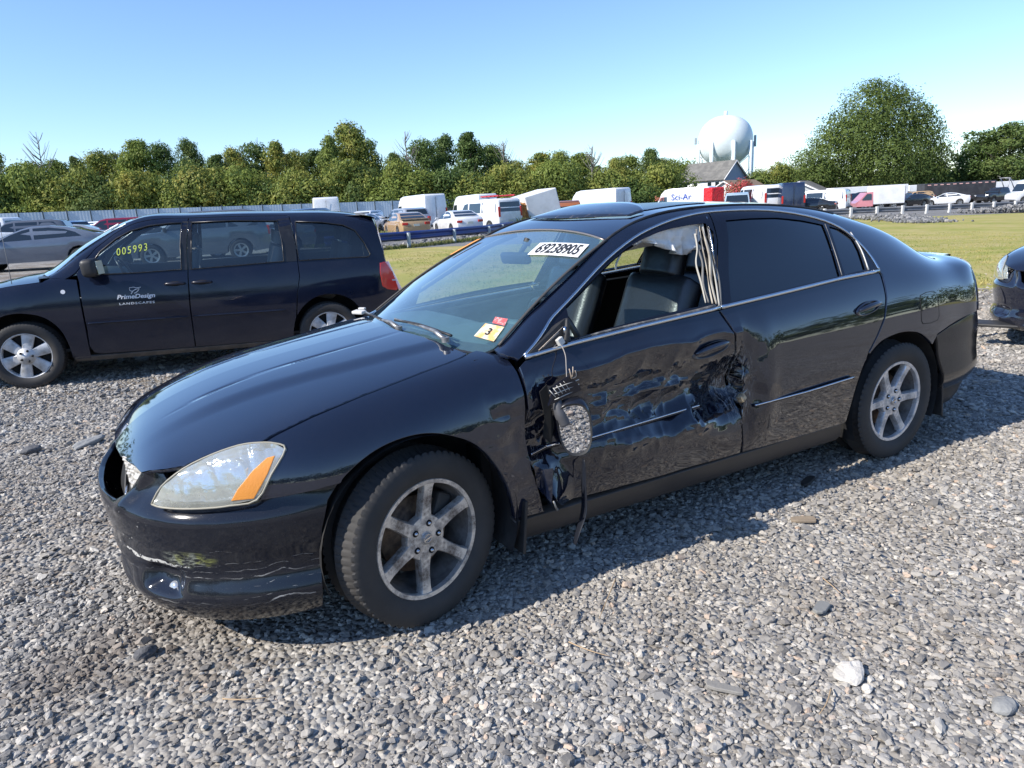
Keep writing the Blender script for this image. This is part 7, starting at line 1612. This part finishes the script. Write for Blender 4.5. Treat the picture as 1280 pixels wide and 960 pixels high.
def lobes_for(seed, h, w_, n, low=.18, form='oval'):
    rg = np.random.default_rng(seed); L_ = []
    for k in range(n):
        t_ = rg.random(); z_ = h*(low+(1-low)*t_); prof_ = math.sin(math.pi*min(1, max(.12, (t_*.86+.14))))**.7 if form == 'oval' else (1-t_)**.5*.9+.15
        a = rg.uniform(0, 6.28); q = w_*.5*prof_*rg.uniform(.25, .78); s_ = rg.uniform(.12, .27)*w_*(.7+.3*prof_)
        L_.append((q*math.cos(a), q*math.sin(a), min(z_, h-s_*.7), s_, s_, s_*rg.uniform(.55, .85)))
    return L_
def trunk_mesh(h, r, seed, w_=5., nl=7):
    rg = np.random.default_rng(seed); mb = MB(); b0 = [(0,0,-.5),(.05*h*rg.normal()*.3,.05*h*rg.normal()*.3,h*.35),(.04*h*rg.normal()*.6,.04*h*rg.normal()*.6,h*.62),(0,0,h*.86)]
    L_ = smooth_line(b0, 4); mb.tube([tuple(p) for p in L_], list(np.linspace(r, r*.16, len(L_))), 8)
    for k in range(nl):
        i = rg.integers(len(L_)//4, len(L_)-2); p = L_[i]; a = rg.uniform(0, 6.28); l_ = w_*rg.uniform(.22,.42); q = p+np.array([math.cos(a)*l_, math.sin(a)*l_, l_*rg.uniform(.5,1.)]); m_ = (p+q)/2+np.array([0,0,-.08*l_])
        mb.tube([tuple(x_) for x_ in smooth_line([p, m_, q], 3)], list(np.linspace(r*.38, r*.08, 7)), 5)
    o = mb.build('trunk', bark, None, smooth=True); me = o.data; bpy.data.objects.remove(o); return me
VAR = []
for k_ in range(6):
    h_ = 10.; w_ = [6.5,8.,5.5,7.5,9.,6.][k_]; VAR.append((crown_mesh('crown', lobes_for(20+k_, h_, w_, 40+6*(k_ % 3), .10), 15000, .17, 40+k_), trunk_mesh(h_, .22, 60+k_, w_), w_))
BUSH = []
for k_ in range(4):
    BUSH.append((crown_mesh('crown', lobes_for(80+k_, 5., 7.5, 34, .02), 13000, .15, 90+k_), trunk_mesh(5., .14, 95+k_, 5.), 7.5))
def tree(var, u, v, h, leafm, label, cat='tree', name='tree', group=None, wscale=1., base=10., dz=0., rot=None):
    x, y, z = wpos(u, v); root = thing(name, label, cat, (x, y, z+dz), rng.uniform(0, 6.28) if rot is None else rot, group); s_ = h/base; root.scale = (s_*wscale, s_*wscale, s_)
    c = bpy.data.objects.new('crown', var[0]); COL.objects.link(c); c.parent = root
    if len(c.data.materials) == 0: c.data.materials.append(leafm)
    c.material_slots[0].link = 'OBJECT'; c.material_slots[0].material = leafm
    t_ = bpy.data.objects.new('trunk', var[1]); COL.objects.link(t_); t_.parent = root
    return root
back = [(-30,170,0),(0,172,1),(28,184,0),(55,204,1),(75,200,0),(105,196,0),(128,192,1),(158,186,0),(182,184,0),(205,172,2),(232,176,1),(266,170,1),(300,190,1),(318,182,0),(345,174,1),(372,174,0),(392,186,0),(415,184,1),(436,166,0),(458,151,0),(480,170,1),(512,188,1),(548,172,1),(575,165,1),(604,162,1),(630,178,1),(660,196,0),(690,188,0),(712,186,2),(738,188,0),(758,204,1),(780,194,2),(800,190,0),(824,183,1),(842,196,0)]
names_ = ['mixed green tree','dark green tree','yellowing tree']
mats_ = [leafA, leafB, leafC]
def hgt(px_, py_, v):
    # height that brings a top at (px,py) of the picture at distance v: horizon line there, metres per pixel
    hor = 256-.0558*(px_-640); u = U(px_, v); return 1.495+(hor-py_)/891.8*v-wpos(u, v)[2]
_o = ['first','second','third','fourth','fifth','sixth','seventh','eighth','ninth','tenth','eleventh','twelfth','thirteenth','fourteenth','fifteenth','sixteenth','seventeenth','eighteenth','nineteenth']; _t = ['twentieth','thirtieth','fortieth']; _n = ['twenty','thirty','forty']
ORD = _o+[x for a in range(3) for x in [_t[a]]+[_n[a]+'-'+_o[b_] for b_ in range(9)]]
where = lambda px_: 'left end of the treeline' if px_ < 60 else 'behind the front half of the minivan' if px_ < 260 else 'behind the rear half of the minivan' if px_ < 400 else 'above the staggered white cars' if px_ < 500 else 'above the tall white van' if px_ < 640 else 'above the sunroof of the sedan' if px_ < 800 else 'left of the water tower'
for i, (px_, py_, k_) in enumerate(back):
    v_ = 116+5*((i*7) % 3); h_ = hgt(px_, py_, v_)*.91
    tree(VAR[(i*5+2) % 6], U(px_, v_), v_, h_, mats_[k_], ['tall ','slender ','broad '][i % 3]+names_[k_]+' at the back, '+ORD[i]+' from the left of the back row', group='trees along the back of the lot', wscale=[.85,.68,1.0,.78,1.12][i % 5]*min(1.25, 11/h_))
for i, px_ in enumerate([p_+8*math.sin(p_*.9) for p_ in range(-35, 832, 21)]):
    v_ = 107+2.5*((i*5) % 5); top = 212+11*math.sin(i*2.1)+7*math.sin(i*.67+1)-.012*px_+(6 if px_ > 640 else 0); h_ = max(3.2, hgt(px_, top, v_)*.87)
    tree(BUSH[i % 4], U(px_, v_), v_, h_, [leafC, leafA, leafC, leafA, leafB][i % 5], ['yellow green ','mid green ','pale green ','green ','dark '][i % 5]+'bushy tree, '+ORD[i]+' from the left of the front row', group='bushy trees in front of the treeline', base=5., wscale=[.8,1.15,.95,1.3,.7,1.05][i % 6]*min(1.3, 5.5/h_*1.15))
for px_, v_, py_ in ((90,112,174),(528,114,172),(645,114,182),(752,114,188)):
    x, y, z = wpos(U(px_,v_), v_); root = thing('bare_tree', 'bare leafless tree poking out of the treeline, '+{90:'far left',528:'left of the dark broad crown',645:'right of the dark broad crown',752:'left of the water tower'}[px_], 'tree', (x, y, z), 0., 'bare trees'); h_ = hgt(px_, py_, v_); rg = np.random.default_rng(px_)
    tube('trunk', [(0,0,0),(.1,.1,h_*.5),(0,.1,h_)], [.16,.10,.03], bark_pale, root, n=6, sm=4)
    for k_ in range(26):
        z_ = h_*rg.uniform(.55,.95); a = rg.uniform(0,6.28); l_ = (h_-z_)*.55+.9; q = (l_*.6*math.cos(a), l_*.6*math.sin(a), z_+l_*.8); tube('limb', [(0,.1,z_),(q[0]*.5,q[1]*.5+.1,z_+l_*.3),q], [.055,.04,.015], bark_pale, root, n=4)
# the big round tree on the right, and its neighbours
big_l = [(0,0,7.0,4.4,4.2,3.8),(-4.2,.5,5.2,3.9,3.9,3.1),(4.6,0,5.6,3.8,3.8,3.4),(-1.5,-1.,10.2,3.3,3.3,2.6),(2.6,.3,9.6,3.4,3.4,2.8),(-6.2,0,3.4,2.4,2.6,2.2),(6.4,.4,3.6,2.4,2.6,2.4),(0,-3.,4.8,4.,3.4,3.2),(-3,-2.4,7.6,2.8,2.8,2.2),(1.0,0,11.9,2.1,2.1,1.5),(5.6,-.5,7.8,2.3,2.3,2.0),(-2.8,1,3.,3.4,3.,2.2),(3.0,-2.,3.0,3.4,3.,2.2),(-5.3,0,7.2,2.0,2.,1.6)]
bigc = (crown_mesh('crown', big_l+[(-7.2,0,4.6,2.4,2.4,2.0),(7.6,.4,4.8,2.3,2.4,2.2),(-6.9,.5,2.2,2.2,2.2,1.8),(7.8,0,2.4,2.0,2.2,1.8),(-4.6,-.5,8.8,1.9,1.9,1.5),(4.9,-.5,9.4,1.9,1.9,1.5),(-.6,0,12.6,1.5,1.5,1.0),(2.8,0,11.5,1.4,1.4,1.1)], 75000, .135, 11, .45), trunk_mesh(11., .45, 5, 6.5, 12), 17)
bt_ = tree(bigc, U(1094,126), 126, hgt(1100,112,126), leafB, 'huge round dark green tree rising over the lot right of the water tower', base=13.3, wscale=.98, rot=math.atan2(RH[1],RH[0]))
bt_.children[0].material_slots[0].material = leafA2 = leaf_material('leaves_big_tree', (.060,.098,.030), (.175,.225,.060), (.28,.25,.08))
for px_, py_, v_, k_, lb in ((1225,166,130,0,'dark green tree left of the pair at the right edge'),(1262,158,126,3,'broad dark green tree at the right edge of the photo'),(1310,152,128,1,'tree just beyond the right edge of the photo'),(1165,205,128,4,'small tree filling the gap right of the huge round tree'),(1040,205,134,2,'small tree under the left side of the huge round tree')):
    tree(VAR[k_], U(px_,v_), v_, hgt(px_,py_,v_), leafB, lb, wscale=1.25)
for px_, py_, v_, lb in ((866,206,160,'small tree left of the grey-roofed house'),(958,214,150,'small round tree right of the water tower legs'),(982,206,150,'pale green small tree left of the huge round tree'),(1002,212,150,'low tree against the left flank of the huge round tree'),(1190,214,132,'low tree between the huge round tree and the right edge pair')):
    tree(BUSH[int(px_) % 4], U(px_,v_), v_, hgt(px_,py_,v_), leafA, lb, base=5., wscale=.9)
fl_ = tree(BUSH[1], U(934,78), 78, hgt(934,224,78), leafC, 'bush with crimson blossom behind the pale blue van', 'shrub', 'flowering_shrub', base=5., wscale=.75)
fl_.children[0].material_slots[0].material = mat('blossom', (.42,.06,.06), .8, var=(1.2,(.10,.12,.03),.5,.6))
# woods all round the lot, far off, one mass
rg = np.random.default_rng(3)
def woods(name, spots, n, size, seed):
    L_ = []
    for (x, y, h_) in spots:
        z = float(terrain(x, y)); r_ = h_*.42
        for k_ in range(3): L_.append((x+rg.normal()*2, y+rg.normal()*2, z+h_*(.35+.2*k_), r_*1.3, r_*1.3, h_*.34))
    o = link(name, crown_mesh('woods', L_, n, size, seed), leafB); o.data.materials.clear(); o.data.materials.append(leafB); tag(o, kind='stuff'); return o
sp_ = []
for ph in np.arange(-180, 180, 2.3):
    if abs(ph) < 50: continue
    d_ = 95+rg.normal()*9; a = R(ph); q = CAM[:2]+d_*(FH*math.cos(a)+RH*math.sin(a)); sp_.append((q[0], q[1], rg.uniform(8, 14)))
woods('woods_around_the_lot', sp_, 26000, .9, 5)
sp_ = []
for u_ in np.arange(-160, 200, 6.): sp_.append((*wpos(u_, 150+rg.normal()*5)[:2], rg.uniform(4.5, 6.5)))
woods('far_woods', sp_, 14000, .8, 6)
# ------------------------------------------------------------ dark blue car behind the sedan (its nose enters at the right edge)
blue2 = dusty_paint('second_sedan_paint', (.004,.006,.016), dust=(.12,.11,.10), amount=.06, rough=.05, low=.4, lowz=0., fl=1)
sec = thing('parked_sedan', 'dark blue car with a hanging bumper strip at the right edge', 'car', (-7.06, .29, 0))
def take(nm_, n=None):
    L_ = [o for o in sedan.children if o.name.split('.')[0] == nm_]; return L_ if n is None else L_[n]
def put2(o, flip=False, m_=None, nm=None, kids=True):
    c = o.copy(); COL.objects.link(c); c.parent = sec
    for k_ in ('label',):
        if k_ in c: del c[k_]
    if flip: c.scale = (c.scale[0], -c.scale[1], c.scale[2]); c.location.y *= -1
    if m_: c.material_slots[0].link = 'OBJECT'; c.material_slots[0].material = m_
    if kids:
        for g in o.children:
            d = g.copy(); COL.objects.link(d); d.parent = c
            if m_ and d.material_slots and d.material_slots[0].material == paint: d.material_slots[0].link = 'OBJECT'; d.material_slots[0].material = m_
    return c
for nm_ in ('fender','side_frame','sill'):
    far_ = take(nm_, 1); put2(far_, m_=blue2); put2(far_, True, blue2)
for i in (2, 3):
    far_ = take('door', i); put2(far_, m_=blue2); put2(far_, True, blue2)
hl_ = take('headlight', 1); put2(hl_); put2(hl_, True)
for c in sec.children:
    if c.name.startswith('headlight'):
        for g in list(c.children):
            if g.name.startswith('turn_signal'): bpy.data.objects.remove(g)
for nm_ in ('hood','roof','trunk_lid','back_panel'): put2(take(nm_, 0), m_=blue2)
for nm_ in ('windshield','rear_window','rear_bumper','bumper_valance','underbody','cabin_floor','dashboard','cowl'): put2(take(nm_, 0), kids=False)
put2(take('front_bumper', 0), m_=blue2)
for o in take('seat_back'): put2(o)
for o in take('rim')[1:2]*1:
    for x_, s_ in ((1.40,1),(-1.40,1),(1.40,-1),(-1.40,-1)):
        c = put2(o); c.location = (x_, .862*s_, .331); c.scale = (1, s_, 1); c.rotation_euler = (0, 0, 0)
for o in take('wheel_lining')[:2]: put2(o, kids=False); put2(o, True, kids=False)
c = MB().box((2.36,0,.62), (.10,.62,.16), (0,0,0), .03).build('grille', dark_void, sec)
for (a, b_) in ((-.62,.335),(.62,.335)):
    V, F = lathe([(.002,.02),(.03,.016),(.046,.0),(.050,-.02)], 24); o = link('fog_lamp', mesh_of('fog_lamp', V, F), mat('fog_bright', (.75,.76,.78), .1, .3, coat=1.), sec); q = FB([a],[b_])[0]; o.location = (q[0]-.005, q[1], q[2]+.045); o.rotation_euler = (0, 0, R(-90 if a < 0 else -60))
tube('hanging_bumper_strip', [(2.20,-.83,.50),(2.26,-.88,.40),(2.27,-.90,.26),(2.30,-.90,.16)], [.012,.028,.030,.022], black_plastic, sec, n=8, flat=.3, sm=5)
MB().box((2.30,-.52,.20), (.16,.5,.03), (0,R(6),R(20)), .01).build('undertray', black_plastic, sec)

# ------------------------------------------------------------ litter on the gravel
def ground_pt(x, y, h=0.): return (x, y, float(gheight(np.array([x]), np.array([y]))[0])+h)
def rock(name, label, cat, x, y, dim, material, seed, lift=.4, jag=.22, rz=0.):
    bm = bmesh.new(); bmesh.ops.create_icosphere(bm, subdivisions=3, radius=.5)
    for v_ in bm.verts:
        c = v_.co; n_ = float(vnoise(np.array([c.x]), np.array([c.y]), c.z+seed, 2.6)[0]); n2 = float(vnoise(np.array([c.x]), np.array([c.y]), c.z+seed*2, 6.)[0]); v_.co = c*(1+jag*n_+jag*.4*n2); v_.co.x *= dim[0]; v_.co.y *= dim[1]; v_.co.z *= dim[2]
    me = bpy.data.meshes.new(name); bm.to_mesh(me); bm.free(); o = link(name, me, material); o.location = ground_pt(x, y, dim[2]*lift); o.rotation_euler = (.1, .1, rz); return tag(o, label, cat)
pale_rock = mat('pale_rock', (.62,.58,.52), .85, var=(14,(.45,.42,.37),.35,.7), bump=(30,.8,.01))
rock('pale_stone', 'crumpled white lump lying on the gravel at the lower right', 'stone', .437, 1.90, (.115,.075,.045), pale_rock, 3.1, .35, .35, .5)
rock('pale_stone', 'small pale pebble just below the crumpled white lump', 'stone', .455, 1.975, (.035,.03,.022), pale_rock, 5.)
dark_rock = mat('dark_rock', (.085,.085,.09), .85, bump=(25,.7,.01), var=(12,(.16,.16,.16),.4,.7))
rock('dark_stone', 'dark stone on the gravel in front of the minivan wheel', 'stone', 2.883, -2.712, (.13,.09,.07), dark_rock, 9.)
rock('grey_stone', 'long grey stone near the left edge, before the bonnet of the black sedan', 'stone', 2.541, -2.653, (.26,.10,.06), mat('grey_rock', (.26,.26,.25), .85, bump=(25,.7,.01)), 12., .3, .2, .6)
rock('dark_stone', 'dark square stone below the front bumper of the black sedan', 'stone', 2.36, .47, (.075,.055,.045), dark_rock, 15.)
rock('grey_stone', 'rounded grey stone near the lower right corner', 'stone', .218, 2.244, (.085,.06,.035), mat('grey_rock', (.26,.26,.25), .85), 22., .4, .15)
woodm = mat('weathered_wood', (.27,.215,.155), .85, var=(16,(.20,.16,.12),.35,.7), bump=(60,.6,.004))
def slab(name, label, x, y, L_, W_, rz, m_, h=.012, th=.012):
    bm = bmesh.new(); n = 9; rg = np.random.default_rng(int(abs(x*1000))); vs = []
    for k in range(n):
        a = 2*math.pi*k/n; sx_ = abs(math.cos(a))**.5*(1 if math.cos(a) > 0 else -1); sy_ = abs(math.sin(a))**.5*(1 if math.sin(a) > 0 else -1); vs.append(bm.verts.new((sx_*L_/2*rg.uniform(.85,1.05), sy_*W_/2*rg.uniform(.8,1.1), 0)))
    f = bm.faces.new(vs); g = bmesh.ops.extrude_face_region(bm, geom=[f]); bmesh.ops.translate(bm, vec=(0,0,th), verts=[v_ for v_ in g['geom'] if isinstance(v_, bmesh.types.BMVert)]); bmesh.ops.recalc_face_normals(bm, faces=bm.faces); bmesh.ops.bevel(bm, geom=list(bm.edges), offset=.002, segments=1, affect='EDGES')
    me = bpy.data.meshes.new(name); bm.to_mesh(me); bm.free(); o = link(name, me, m_); o.location = ground_pt(x, y, h); o.rotation_euler = (.06, -.05, rz); return tag(o, label, 'debris')
slab('wood_scrap', 'flat brown scrap of wood on the sunlit gravel by the shadow edge', -.359, 1.104, .115, .055, 2.4, woodm)
slab('wood_scrap', 'greyish splinter of board left of the crumpled white lump', .818, 1.738, .13, .035, -.9, mat('grey_board', (.25,.235,.21), .85, bump=(60,.6,.004)))
slab('flat_stone', 'flat grey slab above the crumpled white lump', .20, 1.62, .10, .05, .3, mat('slate_flat', (.22,.22,.21), .8, bump=(30,.5,.004)))
slab('dark_scrap', 'dark scrap lying in the shadow beside the black sedan', -.754, .818, .16, .05, .4, mat('scrap_dark', (.03,.025,.022), .7))
tw = mat('twig_tan', (.42,.30,.18), .8)
for i, (x, y, l_, a, lb) in enumerate(((.794,1.122,.30,.7,'long pale twig on the gravel outside the sedan shadow'),(1.05,1.35,.16,2.0,'short twig nearer the front wheel of the black sedan'),(.62,1.95,.14,.4,'thin straw left of the crumpled white lump, near the bottom edge'),(.05,1.55,.12,1.2,'thin straw right of the flat grey slab'),(2.1,.95,.15,2.6,'straw below the front tyre of the black sedan'),(1.2,2.0,.12,.2,'straw close to the bottom edge, left of the middle'))):
    p0 = np.array(ground_pt(x, y, .022)); d = np.array([math.cos(a), math.sin(a), 0])*l_/2
    tag(tube('twig', [tuple(p0-d), tuple(p0+np.array([.01,.012,.006])), tuple(p0+d)], [.0028,.0022,.0012], tw, None, n=5, sm=4), lb, 'twig')
# ------------------------------------------------------------ grass and weeds
gbl = bpy.data.materials.new('grass_blade'); gbl.use_nodes = True; t = NT(gbl); b = gbl.node_tree.nodes['Principled BSDF']; b.inputs['Roughness'].default_value = .7
t.l(t.ramp(t.n('ShaderNodeObjectInfo').outputs['Random'], [(0,(.10,.13,.025)),(.5,(.19,.20,.05)),(.8,(.30,.26,.09)),(1,(.40,.33,.17))]), b.inputs['Base Color'])
def tuft_nodes():
    """a tuft of nine bent blades made once and instanced on every vertex"""
    rg = np.random.default_rng(2); V = []; F = []
    for k in range(9):
        a = rg.uniform(0, 6.28); h = rg.uniform(.6, 1.); lean = rg.uniform(.15, .6); c = np.array([rg.normal()*.12, rg.normal()*.12, 0]); d = np.array([math.cos(a), math.sin(a), 0]); s_ = np.array([-d[1], d[0], 0])*.035; n0 = len(V)
        for t_ in (0, .5): q = c+d*lean*t_*t_+np.array([0,0,h*t_]); V += [q-s_, q+s_]
        V.append(c+d*lean+np.array([0,0,h])); F += [(n0,n0+1,n0+3,n0+2),(n0+2,n0+3,n0+4)]
    return V, F
def blades(name, spots, hts, seed, material, kind='stuff'):
    """many small tufts joined in one mesh (numpy)"""
    V, F = tuft_nodes(); V = np.array(V); rg = np.random.default_rng(seed); n = len(spots); a = rg.uniform(0, 6.28, n); c, s_ = np.cos(a), np.sin(a)
    X = (V[None,:,0]*c[:,None]-V[None,:,1]*s_[:,None])*hts[:,None]*1.3+spots[:,0:1]; Y = (V[None,:,0]*s_[:,None]+V[None,:,1]*c[:,None])*hts[:,None]*1.3+spots[:,1:2]; Z = V[None,:,2]*hts[:,None]+spots[:,2:3]
    W_ = np.stack([X, Y, Z], -1).reshape(-1, 3); m_ = len(V); me = bpy.data.meshes.new(name); me.vertices.add(len(W_)); me.vertices.foreach_set('co', W_.astype(np.float32).ravel())
    L0 = np.array([i for f in F for i in f]); ln = np.array([len(f) for f in F]); LI = (L0[None]+np.arange(n)[:,None]*m_).ravel(); LT = np.tile(ln, n); me.loops.add(len(LI)); me.loops.foreach_set('vertex_index', LI.astype(np.int32)); me.polygons.add(len(LT)); me.polygons.foreach_set('loop_start', np.r_[0, np.cumsum(LT)[:-1]].astype(np.int32)); me.polygons.foreach_set('loop_total', LT.astype(np.int32)); me.update()
    o = link(name, me, material); return tag(o, kind=kind)
gm2 = mat('grass_tuft', (.23,.27,.06), .75, var=(1.1,(.48,.41,.15),.38,.62))
rg = np.random.default_rng(8); n = 26000; v = 9.2+rg.random(n)**1.6*17; u = rg.uniform(-9, 17, n)
edge = 9.9+np.maximum(3.0-u, 0)*.45+.7*np.clip(4.5-u, 0, 1)+.5*vnoise(u, v, 0, .7); k = (v > edge) & (u+.22*v > 1.4); u, v = u[k], v[k]; x = CAM[0]+RH[0]*u+FH[0]*v; y = CAM[1]+RH[1]*u+FH[1]*v
near_e = np.exp(-(v-edge[k])/.9); patchy = vnoise(x, y, 2., .5)
h = .035+.05*near_e*rg.random(len(u))+.02*np.clip(patchy, 0, 1)
blades('lawn_grass', np.stack([x, y, gheight(x, y)], 1), h, 4, gm2)
n = 3500; s_ = rg.random(n); q = resample(np.array([(-6.6,26.8),(-3.6,30.6),(-.8,36.5),(.6,44.)]), 200); i_ = (s_*199).astype(int); u = q[i_,0]+rg.normal(size=n)*.25-.2; v = q[i_,1]+rg.normal(size=n)*.35
x = CAM[0]+RH[0]*u+FH[0]*v; y = CAM[1]+RH[1]*u+FH[1]*v; blades('rail_weeds', np.stack([x, y, terrain(x, y)], 1), .05+.14*rg.random(n)**2, 5, mat('weed_green', (.14,.17,.045), .8, var=(.8,(.20,.17,.06),.4,.65)))
n = 2600; cs = [(-8.4,35.5,1.4,.8),(-10.,36.5,1.0,.6),(2.2,46.3,1.0,.9),(-6.6,39.2,.7,.5)]; j = rg.integers(0, 4, n); C_ = np.array(cs)[j]; u = C_[:,0]+rg.normal(size=n)*C_[:,2]*.5; v = C_[:,1]+rg.normal(size=n)*.8
x = CAM[0]+RH[0]*u+FH[0]*v; y = CAM[1]+RH[1]*u+FH[1]*v; blades('tall_weeds', np.stack([x, y, terrain(x, y)], 1), C_[:,3]*rg.uniform(.4,1.1,n), 6, mat('weed_bright', (.10,.15,.03), .8, var=(.8,(.30,.27,.09),.45,.6)))
# heaps of broken stone on the field
rub_ng = scatter_nodes('rubble_scatter', 'stone', stone_material('rubble', [(0,(.10,.105,.112)),(.5,(.18,.185,.195)),(.85,(.27,.27,.27)),(1,(.40,.38,.36))], .1))
def heap(name, a, b_, w_, n, size, hh, seed):
    rg = np.random.default_rng(seed); t_ = rg.random(n); q = np.array(a)[None]*(1-t_[:,None])+np.array(b_)[None]*t_[:,None]+rg.normal(size=(n,2))*w_*np.array([1,.6]); x = CAM[0]+RH[0]*q[:,0]+FH[0]*q[:,1]; y = CAM[1]+RH[1]*q[:,0]+FH[1]*q[:,1]
    s_ = size*np.exp(rg.normal(0,.35,n)); P = np.stack([x, y, terrain(x, y)+rg.random(n)*hh*np.sin(np.pi*np.clip(t_,.1,.9))+s_*.2], 1); o = cloud(name, P, rg.uniform(0,6.28,(n,3)), s_[:,None]*rg.uniform(.6,1.3,(n,3)), rub_ng); return o
heap('rubble_heap', (23.4,47.), (21.0,35.5), .55, 2600, .12, .22, 2)
heap('rubble_heap', (32.5,49.), (37.,42.), .9, 3200, .15, .50, 3)
heap('rubble_strip', (-6.4,27.4), (.6,42.), .35, 900, .12, .03, 4)
